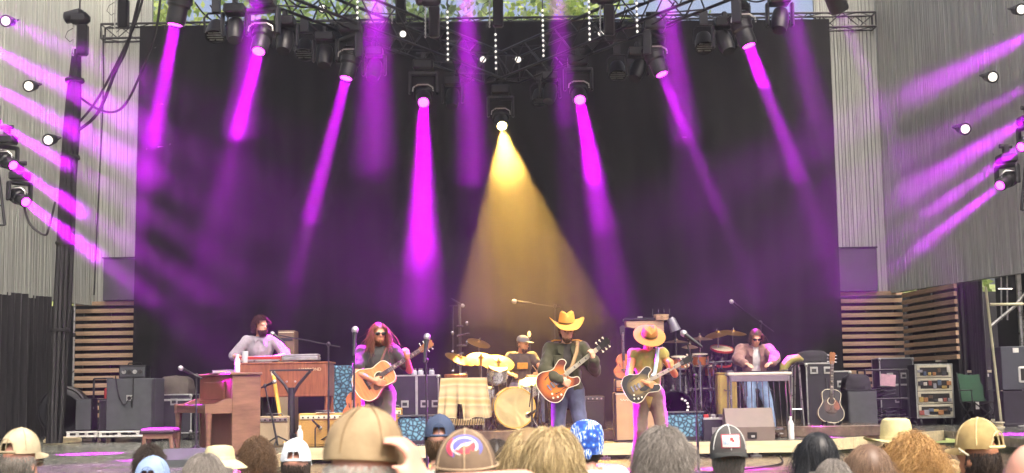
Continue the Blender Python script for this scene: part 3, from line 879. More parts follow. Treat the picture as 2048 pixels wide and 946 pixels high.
def mic_at(t, p, d, s=1.0, m=None):
    """hand microphone: head at p, body running back along -d"""
    d = Vector(d).normalized(); A = aim(p, d)
    mb = MB(); mb.lathe([(.010 * s, -.19 * s), (.011 * s, -.17 * s), (.017 * s, -.03 * s), (.02 * s, -.015 * s)], 12, A); b = mb.build('microphone', m or M_BLKP, t, smooth=True)
    mb = MB(); mb.ell((0, 0, .008 * s), (.027 * s, .027 * s, .03 * s), 12, 8, A); mb.build('grille', M_MICG, b, smooth=True)
def mic_stand(label, foot, elbow, tip, tail=None, z0=Z_MAIN, tripod=True, mdir=None, s=1.15, m=None):
    """foot (x,y on z0), elbow = top of pole, tip = microphone head"""
    foot = Vector((foot[0], foot[1], z0)); elbow, tip = Vector(elbow), Vector(tip)
    t = thing('microphone_stand', label, 'microphone stand', foot)
    m = m or M_BLK
    if tripod:
        for k in range(3):
            a = k * 2.094 + .5
            tb('leg', m, t, [(0, 0, .16), (math.cos(a) * .3, math.sin(a) * .3, .015)], .011, 6)
    else:
        mb = MB(); mb.lathe([(.13, 0), (.13, .015), (.03, .035), (.02, .05)], 18); mb.build('base', m, t, smooth=True)
    e = elbow - foot
    tb('pole', m, t, [(0, 0, .03), (e.x * .5, e.y * .5, e.z * .55)], .015)
    tb('upper_pole', m, t, [(e.x * .5, e.y * .5, e.z * .5), e], .011)
    mb = MB(); mb.ell(e, (.028, .028, .034), 10, 7); mb.build('clutch', m, t, smooth=True)
    q = tip - foot
    if (q - e).length > .12:
        d = (q - e).normalized()
        back = (Vector(tail) - foot) if tail is not None else e - d * .05
        tb('boom', m, t, [back, q - d * .12], .009)
        mic_at(t, q, mdir or d, s)
    else:
        mic_at(t, q, mdir or (0, .35, .94), s)
    return t
def wedge(t, w, h, body, grille, d=.5):
    """floor monitor: sloped front towards the player, cabinet outline extruded along x"""
    out = [(-d / 2, 0), (d / 2, 0), (d / 2, h * .55), (d * .12, h), (-d * .12, h), (-d / 2, h * .42)]
    mb = MB(); mb.prism(out, w, Matrix.Translation((w / 2, 0, 0)) @ Matrix.Rotation(math.pi / 2, 4, 'Z')); mb.build('cabinet', body, t)
    y0, z0, y1, z1 = out[2][0], out[2][1], out[3][0], out[3][1]
    an = math.atan2(z1 - z0, y1 - y0); L = math.hypot(z1 - z0, y1 - y0)
    bx('grille', grille, t, (0, 0, 0), (w * .9, L * .9, .012), .003, Matrix.Translation((0, (y0 + y1) / 2 + .004, (z0 + z1) / 2 + .004)) @ Matrix.Rotation(an, 4, 'X'))
    for i in (-1, 1): bx('side_plate', body, t, (i * (w / 2 + .006), 0, h * .3), (.012, d * .8, h * .5), .004)
def to3(px, py, Y): return P(px, py, Y)

# ============================================================ left side of the deck
def dolly(label, px0, px1, Y, dep):
    t, w, h = gear('equipment_dolly', label, 'dolly', px0, px1, 860, Y)
    h = .17
    for j in (-1, 1):
        for k in (.1, h): bx('rail', M_WHITE, t, (0, j * (dep / 2 - .02), k), (w, .035, .03), .006)
        for i in (-1, -.33, .33, 1): bx('stile', M_WHITE, t, (i * (w / 2 - .03), j * (dep / 2 - .02), (.1 + h) / 2), (.05, .03, h - .1 - .03), .004)
    bx('board', M_BLK, t, (0, 0, h + .012), (w - .04, dep - .08, .02))
    castors(t, w, dep, .045)
    return Z_MAIN + h + .022
zd = dolly('white-framed equipment dolly under the tall grey cabinet', 208, 326, 22.6, .62)
zd2 = dolly('small white-framed dolly under the slim black speakers', 142, 204, 22.7, .5)
t, w, h = gear('speaker_cabinet', 'tall grey speaker cabinet on a dolly in front of the left slats', 'speaker', 224, 320, 757, 22.6, zd)
bx('cabinet', M_GREYC, t, (0, 0, h / 2), (w, .6, h), .012)
bx('side_strip', M_BLK, t, (w / 2 - .03, -.303, h / 2), (.05, .012, h * .96))
bx('connector_plate', M_STEEL, t, (-.02, -.304, h * .62), (.1, .012, .1)); tb('socket', M_RUB, t, [(-.02, -.31, h * .62), (-.02, -.318, h * .62)], .03, 12)
for i in (-1, 1): bx('foot', M_RUB, t, (i * w * .4, 0, .006), (.05, .4, .012))
tb('speaker_cable', M_CABLE, t, sag((-.25, -.32, h + .04), (-.02, -.33, h * .62), .25), .009, 6)
tb('speaker_cable', M_CABLE, t, sag((.05, -.32, h + .04), (.02, -.33, h * .6), .3), .009, 6)
zc = zd + h
t, w, h = gear('amp_head', 'black amplifier head with round dials on the tall grey cabinet', 'amplifier', 243, 297, 731, 22.5, zc)
bx('chassis', M_BLKP, t, (0, 0, h / 2), (w, .3, h), .012)
bx('panel', M_GREYC, t, (0, -.152, h * .5), (w * .92, .012, h * .7))
for k in range(4): tb('dial', M_KNOB if k % 2 else M_STEEL, t, [((k - 1.5) * w * .2, -.158, h * .5), ((k - 1.5) * w * .2, -.18, h * .5)], .034, 14)
tb('handle', M_RUB, t, [(-.12, 0, h), (-.1, 0, h + .04), (.1, 0, h + .04), (.12, 0, h)], .012, 6)
for px0, px1, top, nm in ((157, 190, 797, 'slim black speaker standing on the small dolly'), (204, 226, 800, 'slim black speaker close beside the tall grey cabinet')):
    t, w, h = gear('slim_speaker', nm, 'speaker', px0, px1, top, 22.7, zd2 if px0 < 200 else zd)
    bx('cabinet', M_BLKP, t, (0, 0, h / 2), (w, .32, h), .01); bx('grille', M_GREYC if px0 < 200 else M_GRILLB, t, (0, -.164, h * .5), (w * .9, .012, h * .95))
    bx('side_label', M_STEEL, t, (w / 2 + .002, -.08, h * .7), (.005, .05, .04), .001)
road_case('black road case with bright edging behind the piano bench', 322, 392, 788, 23.2, .6, split=.85, dishes=((.5, .8),))
def draped_lump(label, px0, px1, top, Y, z0, dep, m, name='dust_cover'):
    a, b = P(px0, top, Y), P(px1, top, Y); w = b.x - a.x; h = P((px0 + px1) / 2, top, Y).z - z0
    t = thing(name, label, 'cover', ((a.x + b.x) / 2, Y, z0))
    mb = MB(); n, k = 30, 12; vs = []
    for j in range(k + 1):
        v = j / k
        for i in range(n):
            an = 2 * math.pi * i / n
            r = 1 - .25 * v ** 2.5 if v < .8 else .84 * (1 - ((v - .8) / .2) ** 2) ** .5
            q = Vector((math.cos(an), math.sin(an), 0)); sx = abs(math.cos(an)) ** .45 * math.copysign(1, math.cos(an)); sy = abs(math.sin(an)) ** .45 * math.copysign(1, math.sin(an))
            f = 1 + .07 * math.sin(an * 7 + 3 * mnoise.noise((an, v, 3))) * (1 - v) + .06 * mnoise.noise((q.x * 2, q.y * 2, v * 3 + px0))
            zz = h * (v if v < .8 else .8 + .2 * math.sin((v - .8) / .2 * math.pi / 2)) * (1 + .12 * mnoise.noise((q.x * 1.5 + px0, q.y, 0)) * v)
            vs.append((sx * w / 2 * r * f, sy * dep / 2 * r * f, zz))
    fs = [(j * n + i, j * n + (i + 1) % n, (j + 1) * n + (i + 1) % n, (j + 1) * n + i) for j in range(k) for i in range(n)] + [tuple(k * n + i for i in range(n))]
    mb.add(vs, fs); mb.build('cloth', m, t, smooth=True)
    mb = MB(); mb.tube([(math.cos(a_) * w * .49, math.sin(a_) * dep * .49, .02) for a_ in [i * .2618 for i in range(25)]], .008, 5); mb.build('hem', m, t, smooth=True)
    return t
zt = P(357, 788, 23.2).z
draped_lump('grey-brown cloth cover lying on the road case behind the piano', 320, 388, 752, 23.2, zt, .55, mat('canvas_cover', '5a564c', .95, 0, .2, 6, .004, 40))
t = thing('steel_pole', 'thin grey pole standing at the left end of the slats', 'pole', (X(146, 26.2), 26.2, Z_MAIN)); tb('tube', M_STEEL, t, [(0, 0, 0), (0, 0, 2.55)], .022); tb('foot', M_BLK, t, [(0, 0, 0), (0, 0, .03)], .12, 16); tb('collar', M_BLK, t, [(0, 0, 1.9), (0, 0, 1.98)], .035)
t = thing('floor_fan', 'large dark round floor fan standing left of the slats', 'fan', (X(130, 24.5), 24.5, Z_MAIN))
mb = MB(); mb.lathe([(.42, -.12), (.45, -.1), (.45, .1), (.42, .12), (.41, .1), (.41, -.1), (.42, -.12)], 28, Matrix.Translation((0, 0, .5)) @ Matrix.Rotation(math.pi / 2, 4, 'X')); mb.build('drum', M_BLK, t, smooth=True)
for k in range(5):
    A = Matrix.Translation((0, 0, .5)) @ Matrix.Rotation(k * 1.2566, 4, 'Y'); mb = MB(); mb.prism([(-.03, .05), (.09, .37), (-.06, .38), (-.05, .05)], .02, A); mb.build('blade', M_GREYC, t)
for k in range(5): 
    mb = MB(); mb.lathe([(.08 * k + .07, -.005), (.08 * k + .078, 0), (.08 * k + .07, .005)], 24, Matrix.Translation((0, -.13, .5)) @ Matrix.Rotation(math.pi / 2, 4, 'X')); mb.build('guard_ring', M_BLK, t, smooth=True)
for i in (-1, 1): tb('foot', M_BLK, t, [(i * .3, -.2, .03), (i * .3, .2, .03)], .03); 
for i in (-1, 1): tb('strut', M_BLK, t, [(i * .3, 0, .03), (i * .38, 0, .3)], .02)
t = thing('coiled_rope', 'yellowish coil of cable on the deck beside the small dolly', 'cable', (X(128, 22.4), 22.4, Z_MAIN))
for k in range(4):
    mb = MB(); mb.tube([((.2 + .02 * math.sin(i * 1.7 + k)) * math.cos(i * .42) * 1.4, (.2 + .02 * k) * math.sin(i * .42), .02 + .022 * k) for i in range(16)], .012, 5); mb.build('turn', M_FASC, t, smooth=True)
t, w, h = gear('hand_truck', 'black tube frame standing behind the slim speakers', 'trolley', 188, 226, 757, 23.4)
for i in (-1, 1): tb('upright', M_BLK, t, [(i * w / 2, 0, 0), (i * w / 2, 0, h)], .018)
for z in (.3, .7, h): tb('crossbar', M_BLK, t, [(-w / 2, 0, z), (w / 2, 0, z)], .015)
bx('red_bag', mat('red_cloth', '9c2f2a', .8), t, (w * .2, .05, h * .75), (.12, .08, .2), .02)

# ============================================================ upright piano, its bench, what stands on it
M_PIANO = wood('piano_walnut', '5f4536', '866450', 2.2, (1, 1, 6), .42, .15)
M_PIANO2 = wood('piano_front', '6b4032', '8c5a48', 2.2, (6, 1, 1), .38, .2)
M_KEYW = mat('piano_keys', 'e4dfd0', .3, 0, .05, 8)
zp = Z_MAIN
p0 = P(464, 748, 16.7)
t = thing('upright_piano', 'brown wooden upright piano seen from its end with the keyboard facing left', 'piano', (p0.x, 16.7, zp), R(29))
ph = P(490, 748, 16.9).z - zp
LN = 1.42
bx('end_panel', M_PIANO, t, (.185, .02, ph / 2), (.36, .045, ph - .03), .006)
bx('end_panel', M_PIANO, t, (.185, LN - .02, ph / 2), (.36, .045, ph - .03), .006)
bx('lid', M_PIANO, t, (.175, LN / 2, ph + .002), (.41, LN + .06, .032), .008)
bx('back', M_PIANO, t, (.355, LN / 2, ph / 2), (.02, LN - .1, ph - .06), .004)
bx('upper_front', M_PIANO2, t, (.015, LN / 2, ph * .83), (.03, LN - .1, ph * .3), .004)
bx('music_desk', M_PIANO2, t, (-.01, LN / 2, ph * .80), (.02, LN * .62, ph * .22), .004)
bx('fallboard', M_PIANO2, t, (-.0, LN / 2, ph * .655), (.03, LN - .1, .05), .004)
bx('lower_front', M_PIANO2, t, (.03, LN / 2, ph * .3), (.03, LN - .1, ph * .54), .004)
bx('keybed', M_PIANO, t, (-.15, LN / 2, ph * .56), (.34, LN - .02, .07), .006)
for y in (.035, LN - .035):
    mb = MB(); mb.prism([(-.33, ph * .52), (0, ph * .52), (0, ph * .7), (-.06, ph * .7), (-.2, ph * .64), (-.33, ph * .635)], .07, Matrix.Translation((0, y - .035, 0))); mb.build('cheek', M_PIANO, t)
    mb = MB(); mb.tube([(-.28, y, 0), (-.28, y, .08), (-.28, y, ph * .44), (-.28, y, ph * .53)], [.028, .024, .04, .05], 10); mb.build('leg', M_PIANO, t, smooth=True)
bx('key_slip', M_PIANO, t, (-.315, LN / 2, ph * .6), (.02, LN - .16, .04), .003)
nk = 42
for k in range(nk):
    y = .09 + (LN - .18) * (k + .5) / nk
    bx('white_key', M_KEYW, t, (-.22, y, ph * .605), (.15, (LN - .18) / nk - .002, .02), .002)
for k in range(nk):
    if k % 7 in (0, 1, 3, 4, 5): bx('black_key', M_KNOB, t, (-.19, .09 + (LN - .18) * (k + 1) / nk, ph * .605 + .016), (.095, .012, .014), .002)
MP = W(t); 
def on_piano(x, y): return MP @ Vector((x, y, ph + .02))
q = on_piano(.14, .75); t = thing('song_binder', 'flat magenta-lit binder lying on the upright piano', 'binder', q, R(12))
bx('cover', mat('binder_grey', '8f8a94', .5), t, (0, 0, .006), (.32, .5, .01), .003); bx('pages', M_KEYW, t, (0, 0, .02), (.3, .48, .014), .002); bx('cover', MATS['binder_grey'], t, (0, 0, .033), (.32, .5, .01), .003)
M_BOTTLE = mat('clear_plastic', 'c9cfd4', .12, 0, .08, 9)
def bottle(label, p, h, r, body=None, cap=None, band=None):
    t = thing('bottle', label, 'bottle', p)
    mb = MB(); mb.lathe([(r * .9, 0), (r, .01), (r, h * .3), (r * .93, h * .36), (r, h * .42), (r, h * .62), (r * .85, h * .74), (r * .4, h * .86), (r * .4, h * .92)], 16); mb.build('body', body or M_BOTTLE, t, smooth=True)
    mb = MB(); mb.lathe([(r * .46, h * .915), (r * .46, h), (r * .4, h * 1.005)], 14); mb.build('cap', cap or M_WHITE, t, smooth=True)
    mb = MB(); mb.lathe([(r * 1.012, h * .43), (r * 1.012, h * .6)], 16); mb.build('label_band', band or M_WHITE, t, smooth=True)
    return t
bottle('magenta-lit water bottle standing on the upright piano', on_piano(.2, .42), .23, .036)
t = thing('piano_bench', 'low bench with a magenta-lit top left of the upright piano', 'bench', (X(322, 16.3), 16.3, Z_MAIN), R(8))
hb = P(322, 856, 16.3).z - Z_MAIN
bx('seat', mat('bench_vinyl', '4a3b44', .45), t, (0, 0, hb - .03), (.40, .62, .06), .02); bx('apron', M_PIANO, t, (0, 0, hb - .09), (.34, .54, .06))
for i in (-1, 1):
    for j in (-1, 1): tb('leg', M_PIANO, t, [(i * .15, j * .25, hb - .1), (i * .18, j * .28, 0)], [.026, .018], 8)
mic_stand('microphone on a short stand in front of the upright piano', (X(393, 16.0), 16.0), to3(393, 752, 16.0), to3(363, 737, 15.9), to3(404, 757, 16.0))
t, w, h = gear('floor_monitor', 'low grey floor monitor with a magenta-lit edge in front of the piano', 'monitor', 330, 455, 897, 14.6)
wedge(t, w, h, M_GREYC, M_GRILLB)

# ============================================================ organ, keyboards, keyboard stand
M_ORG = wood('organ_walnut', '6a3d28', '99603f', 2.4, (8, 1, 1.2), .4, .2)
YO = 19.75
t, w, h = gear('organ', 'long reddish-brown wooden organ with its back to the audience', 'organ', 470, 658, 728, YO)
hl = P(640, 793, YO).z - Z_MAIN
bx('back_panel', M_ORG, t, (0, 0, (h + hl) / 2), (w - .1, .04, h - hl), .005)
bx('top', M_ORG, t, (0, .3, h + .012), (w + .04, .66, .028), .008)
for i in (-1, 1):
    bx('end_cheek', M_ORG, t, (i * (w / 2 - .03), .3, (h + hl) / 2), (.055, .62, h - hl), .008)
    for y in (.03, .57):
        mb = MB(); mb.lathe([(.028, 0), (.03, .04), (.02, .08), (.034, hl * .35), (.022, hl * .5), (.036, hl * .7), (.026, hl * .92), (.034, hl)], 12, Matrix.Translation((i * (w / 2 - .04), y, 0))); mb.build('leg', M_ORG, t, smooth=True)
bx('moulding', M_ORG, t, (0, -.024, hl + .02), (w - .12, .012, .03), .003)
bx('stretcher', M_ORG, t, (0, .3, .16), (w - .1, .05, .05), .006)
bx('manual_shelf', M_ORG, t, (0, .62, h - .14), (w - .12, .3, .03), .004)
label_text('HAMMOND', t, .062, Matrix.Translation((w * .30, -.026, h - .085)) @ FRONT, mat('gold_letters', 'd8c9a0', .4, .3))
zo = Z_MAIN + h + .027
M_REDK = mat('red_keyboard_case', 'a03028', .45, 0, .12, 6)
t = thing('stage_keyboard', 'red electric keyboard lying across the left of the organ top', 'keyboard', (X(520, YO + .2), YO + .22, zo))
kw = X(566, YO) - X(476, YO)
bx('case', M_REDK, t, (0, 0, .055), (kw, .34, .07), .01); bx('rear_panel', M_STEEL, t, (.02, -.172, .03), (kw * .9, .012, .03)); 
for i in range(18): bx('key', M_KEYW, t, (-kw * .42 + kw * .84 * i / 17, .1, .095), (kw * .84 / 18 - .003, .12, .014), .002)
for i in (-1, 1): bx('end_block', M_PIANO, t, (i * (kw / 2 + .012), 0, .055), (.022, .35, .085), .004)
t = thing('stage_keyboard', 'grey flat keyboard with a magenta-lit lid on the right of the organ top', 'keyboard', (X(602, YO + .2), YO + .24, zo))
kw = X(642, YO) - X(570, YO)
bx('case', mat('keyboard_grey', '8d8a90', .45), t, (0, 0, .05), (kw, .36, .06), .01); bx('lid', MATS['keyboard_grey'], t, (0, .03, .1), (kw * .98, .28, .035), .01); bx('rear_panel', M_STEEL, t, (0, -.182, .04), (kw * .9, .012, .03))
for i in range(14): bx('key', M_KEYW, t, (-kw * .42 + kw * .84 * i / 13, .2, .06), (kw * .84 / 14 - .003, .1, .014), .002)
t = thing('glass_jar', 'clear glass of water on the near end of the organ', 'glass', (X(488, YO), YO + .06, zo))
mb = MB(); mb.lathe([(.04, 0), (.045, .01), (.05, .17), (.047, .17), (.042, .012)], 16); mb.build('glass', M_BOTTLE, t, smooth=True); mb = MB(); mb.lathe([(.041, .01), (.044, .1), (1e-4, .101)], 14); mb.build('water', mat('water', 'b9c7cf', .1), t, smooth=True)
# black column keyboard stand in front
t = thing('keyboard_stand', 'black column keyboard stand with spread arms in front of the organ', 'keyboard stand', (X(583, 19.35), 19.35, Z_MAIN))
hs = P(583, 742, 19.35).z - Z_MAIN
tb('column', M_BLK, t, [(0, 0, .1), (0, 0, hs * .78)], [.06, .045], 10)
for i in (-1, 1):
    tb('arm', M_BLK, t, [(0, 0, hs * .66), (i * .1, 0, hs * .82), (i * .27, 0, hs)], .022)
    tb('leg', M_BLK, t, [(0, 0, .2), (i * .2, -.12, .02)], .025); tb('leg', M_BLK, t, [(0, 0, .2), (i * .2, .14, .02)], .025)
bx('top_bar', M_BLK, t, (0, 0, hs + .012), (.62, .05, .025))
for k in range(2): tb('clamp_knob', M_STEEL, t, [(-.06 + .12 * k, -.03, hs * .86), (-.06 + .12 * k, -.06, hs * .86)], .014, 8)
t = thing('wooden_staff', 'yellow wooden staff leaning against the organ', 'staff', P(570, 886, 19.15)); t.location.z = Z_MAIN
e = P(546, 744, 19.62) - Vector(t.location)
tb('shaft', mat('yellow_wood', 'd9a93a', .45, 0, .12, 5), t, [(0, 0, 0), e * .5, e * .97], [.02, .026, .03], 10); tb('ferrule', M_STEEL, t, [(0, 0, 0), e * .05], .024, 10); tb('knob', M_IVORY, t, [e * .95, e], .033, 10)
mic_stand('low black microphone stand in front of the beige amplifier', (X(556, 19.05), 19.05), to3(530, 772, 19.05), to3(548, 764, 19.0))
combo_amp('beige guitar amplifier partly hidden behind the piano end', 518, 580, 832, 19.3, .25, M_TWEED2, M_TWEED2, M_STEEL, nk=6)
combo_amp('tan tweed guitar amplifier in front of the organ', 600, 692, 826, 19.25, .26, M_TWEED, M_GRILLE, M_IVORY)
combo_amp('small tan tweed amplifier half hidden behind the acoustic guitarist', 764, 804, 816, 20.0, .26, M_TWEED, M_GRILLE, M_IVORY, nk=4)
t = thing('song_sheet', 'magenta-lit sheet lying on the tan tweed amplifier', 'paper', (X(652, 19.25), 19.2, P(645, 826, 19.25).z + .004), R(5)); bx('paper', M_KEYW, t, (0, 0, .002), (.26, .2, .003), .001); bx('clip', M_STEEL, t, (0, .08, .007), (.05, .02, .006), .001)
bottle('tall white bottle on the deck between the two front amplifiers', Vector((X(600, 19.1), 19.1, Z_MAIN)), .3, .045, M_WHITE)
t = thing('microphone_clip', 'small microphone hanging in front of the tan tweed amplifier', 'microphone', (X(630, 19.0), 19.02, Z_MAIN)); tb('stand', M_BLK, t, [(0, 0, 0), (0, 0, .25), (.03, 0, .3)], .01, 6); mic_at(t, (.06, .03, .27), (.3, .6, -.4), 1.1)
t, w, h = gear('speaker_cabinet', 'brown wooden speaker cabinet behind the keyboard player', 'speaker', 560, 593, 662, 21.4)
bx('cabinet', mat('brown_tolex', '6e5b46', .7, 0, .15, 6), t, (0, 0, h / 2), (w, .4, h), .012); bx('grille', M_TWEED2, t, (0, -.202, h * .42), (w * .86, .012, h * .7)); bx('louvre', M_BLK, t, (0, -.204, h * .92), (w * .8, .012, .05)); bx('top_trim', M_IVORY, t, (0, -.204, h - .03), (w * .9, .01, .012), .002)
mic_stand('boom microphone stand reaching to the keyboard player', (X(657, 19.05), 19.05), to3(657, 688, 19.05), to3(546, 668, 19.5), to3(680, 694, 19.0), mdir=(-.75, .25, .55), s=1.25)
bottle('red bottle under the organ', Vector((X(621, 20.0), 20.0, Z_MAIN)), .36, .032, mat('red_plastic', 'c02838', .3), mat('red_plastic', 'c02838', .3), mat('red_plastic', 'c02838', .3))

# ============================================================ middle: blue covers, cases, draped table
def damask(name, h1, h2, h3, sc):
    m, nt, bs = _base(name); v = _coord(nt)
    vo = nt.nodes.new('ShaderNodeTexVoronoi'); vo.feature = 'DISTANCE_TO_EDGE'; vo.inputs['Scale'].default_value = sc; nt.links.new(v, vo.inputs['Vector'])
    nt.links.new(_ramp(nt, vo.outputs['Distance'], [(.03, C(h1)), (.12, C(h2)), (.32, C(h3))]), bs.inputs['Base Color']); bs.inputs['Roughness'].default_value = .6
    _bump(nt, bs, vo.outputs['Distance'], .004); return m
M_DAM = damask('blue_damask', '1a2a33', '35657a', '6aa0b0', 17)
t, w, h = gear('covered_case', 'tall case covered in blue patterned cloth beside the organ', 'case', 660, 746, 731, 20.7)
bx('body', M_DAM, t, (0, 0, h / 2), (w, .45, h), .02)
for i in (-1, 1): bx('piping', M_BLK, t, (i * (w / 2 - .012), -.228, h / 2), (.02, .01, h * .96), .003)
bx('plinth', M_BLK, t, (0, -.228, .04), (w * .94, .012, .06), .003)
for nm, a_, b_, tp, Y in (('low box draped in blue patterned cloth below the double road case', 798, 874, 833, 19.7), ('low box draped in blue patterned cloth below the percussion', 1318, 1404, 826, 19.6)):
    t, w, h = gear('covered_box', nm, 'box', a_, b_, tp, Y)
    bx('body', M_DAM, t, (0, 0, h / 2), (w, .4, h), .03); bx('top_board', M_GREYC, t, (0, 0, h + .012), (w * 1.02, .42, .022)); bx('skirting', M_BLK, t, (0, -.204, .03), (w * .96, .012, .05), .003)
t, w, h = road_case('black double-door road case between acoustic guitarist and drums', 776, 880, 750, 21.3, .6, dishes=((.35, .5), (.35, .18), (.72, .5), (.72, .18), (.93, .5)))
bx('door_strip', M_ALU, t, (.06, -.305, (h + .11) / 2), (.04, .014, h - .16))
zc = Z_MAIN + h
for k, (px, nm) in enumerate(((829, 'left one of the small jars on the double road case'), (842, 'middle one of the small jars on the double road case'), (864, 'right one of the small jars on the double road case'))):
    t = thing('jar', nm, 'jar', (X(px, 21.3), 21.25, zc)); mb = MB(); mb.lathe([(.04, 0), (.045, .01), (.045, .06), (.03, .075)], 14); mb.build('body', M_BOTTLE, t, smooth=True); mb = MB(); mb.lathe([(.034, .075), (.034, .1), (1e-4, .102)], 14); mb.build('lid', M_STEEL, t, smooth=True)
# draped table beside the drums
def stripes(name, cols, sc):
    m, nt, bs = _base(name); v = _coord(nt)
    wv = nt.nodes.new('ShaderNodeTexWave'); wv.inputs['Scale'].default_value = sc; wv.inputs['Distortion'].default_value = 2.2; wv.inputs['Detail'].default_value = 3; wv.bands_direction = 'Z'; nt.links.new(v, wv.inputs['Vector'])
    nt.links.new(_ramp(nt, wv.outputs['Fac'], [(i / (len(cols) - 1), C(c)) for i, c in enumerate(cols)]), bs.inputs['Base Color']); bs.inputs['Roughness'].default_value = .9
    _bump(nt, bs, _noise(nt, v, 90, 2), .002); return m
M_BLANK = stripes('woven_blanket', ['c4b48a', 'b3a478', 'a89a78', 'c9bb92', 'b09c66'], 1.1)
t, w, h = gear('percussion_table', 'small table draped with a striped woven blanket left of the drums', 'table', 884, 972, 757, 20.75, Z_RIS)
bx('top', M_BLK, t, (0, 0, h - .02), (w * .96, .5, .03))
for i in (-1, 1):
    for j in (-1, 1): tb('leg', M_STEEL, t, [(i * w * .44, j * .2, 0), (i * w * .44, j * .2, h - .03)], .016)
mb = MB(); n = 60; vs = []
for j in range(15):
    v = j / 14
    for i in range(n + 1):
        u = i / n
        # path around the front half of the top: left side, front, right side
        if u < .2: bxp = Vector((-w / 2, .25 - .5 * u / .2, 0))
        elif u < .8: bxp = Vector((-w / 2 + w * (u - .2) / .6, -.25, 0))
        else: bxp = Vector((w / 2, -.25 + .5 * (u - .8) / .2, 0))
        out = Vector((bxp.x / (w / 2), bxp.y / .25, 0)).normalized()
        fold = .035 * math.sin(u * 46 + 2 * mnoise.noise((u * 6, v, 1))) * v + .05 * v
        drop = (h - .02) * (.80 + .1 * mnoise.noise((u * 5, 0, 7)))
        if .42 < u < .5: drop *= .62
        vs.append(bxp + out * (.012 + fold) + Vector((0, 0, h + .008 - drop * v)))
mb.add(vs, [(j * (n + 1) + i, j * (n + 1) + i + 1, (j + 1) * (n + 1) + i + 1, (j + 1) * (n + 1) + i) for j in range(14) for i in range(n)])
mb.box((0, 0, h + .004), (w + .02, .52, .012)); mb.build('blanket', M_BLANK, t, smooth=True)
for k in range(24):
    u = .24 + .52 * k / 23; x = -w / 2 + w * (u - .2) / .6; tb('tassel', M_BLANK, t, [(x, -.31, h * .22), (x + .01, -.32, h * .10)], .006, 5)
zt2 = Z_RIS + h + .012
t = thing('hand_drum', 'flat brown hand drum lying on the draped table', 'drum', (X(912, 20.7), 20.7, zt2)); mb = MB(); mb.lathe([(.17, 0), (.18, .02), (.18, .05), (.17, .055)], 24); mb.build('shell', M_ORG, t, smooth=True); mb = MB(); mb.lathe([(.168, .057), (1e-4, .058)], 24); mb.build('skin', mat('drum_skin', 'b07c48', .6), t)
# tall stands behind the drums
t = thing('light_stand', 'tall thin black stand behind the left drum cymbals', 'stand', (X(907, 22.8), 22.8, Z_RIS)); hh = P(907, 612, 22.8).z - Z_RIS; tb('pole', M_BLK, t, [(0, 0, 0), (0, 0, hh)], .014); tb('crossbar', M_BLK, t, [(-.06, 0, hh), (.12, 0, hh + .01)], .012, 6); mic_at(t, (.16, 0, hh + .01), (.8, -.2, -.5), 1.2)
for k in range(3): tb('leg', M_BLK, t, [(0, 0, .3), (math.cos(k * 2.1) * .3, math.sin(k * 2.1) * .3, .01)], .01, 6)
t = thing('light_stand', 'tall dark stand hung with clamps left of the drums', 'stand', (X(921, 22.4), 22.4, Z_RIS)); hh = P(921, 612, 22.4).z - Z_RIS; tb('pole', M_BLK, t, [(0, 0, 0), (0, 0, hh)], .022)
for k in range(7):
    z = hh * (.35 + .08 * k); tb('clamp', M_CHROME, t, [(-.05, -.03, z), (.06 + .05 * (k % 3), -.05, z + .04 * (k % 2))], .016, 6); mb = MB(); mb.ell((.12 * (-1) ** k, -.05, z + .05), (.03, .03, .045), 9, 6); mb.build('bell', M_CHROME, t, smooth=True)
for k in range(3): tb('leg', M_BLK, t, [(0, 0, .3), (math.cos(k * 2.1 + 1) * .3, math.sin(k * 2.1 + 1) * .3, .01)], .012, 6)
mic_stand('long overhead boom microphone above the drummer', (X(1108, 22.6), 22.6), to3(1110, 612, 22.6), to3(1030, 603, 22.2), to3(1122, 615, 22.6), z0=Z_RIS, mdir=(-.95, -.2, .1), s=1.5)
# ============================================================ drums and percussion
M_HEADW = mat('drum_head', 'e6dcc0', .55, 0, .06, 5)
M_BRASS = mat('cymbal_bronze', '80622e', .45, .8, .15, 3, .0015, 90, stretch=(1, 1, 1))
M_SILV = mat('silver_sparkle', 'b9bcc0', .3, .6, .2, 60)
M_SHELLB = mat('black_shell', '1c1b22', .25, 0, .15, 6, coat=.4)
M_COPPER = mat('copper_shell', 'b87648', .35, .7, .15, 8)
def drum(t, c, axis, r, dep, shell, head=None, hoop=None, lugs=8, name='drum_shell', n=28):
    A = aim(c, axis); hoop = hoop or M_CHROME
    mb = MB(); mb.lathe([(r, -dep / 2), (r, dep / 2)], n, A); 
    mb.f = [f for f in mb.f if len(f) == 4]; mb.mi = mb.mi[:len(mb.f)]
    sh = mb.build(name, shell, t, smooth=True)
    for s in (-1, 1):
        mb = MB(); mb.lathe([(1e-4, s * (dep / 2 + .002)), (r * .97, s * (dep / 2 + .002))], n, A); mb.build('head', head or M_HEADW, sh)
        mb = MB(); mb.lathe([(r * .97, s * (dep / 2 - .018)), (r * 1.035, s * (dep / 2 - .018)), (r * 1.035, s * (dep / 2 + .014)), (r * .97, s * (dep / 2 + .014)), (r * .97, s * (dep / 2 - .018))], n, A); mb.build('hoop', hoop, sh, smooth=True)
    for k in range(lugs):
        a = 2 * math.pi * k / lugs + .2
        mb = MB(); p = Vector((math.cos(a) * r * 1.02, math.sin(a) * r * 1.02, 0)); mb.tube([A @ (p + Vector((0, 0, -dep * .42))), A @ (p + Vector((0, 0, dep * .42)))], .008, 5); mb.box(p, (.03, .03, dep * .3), A); mb.build('lug', M_CHROME, sh)
    return sh
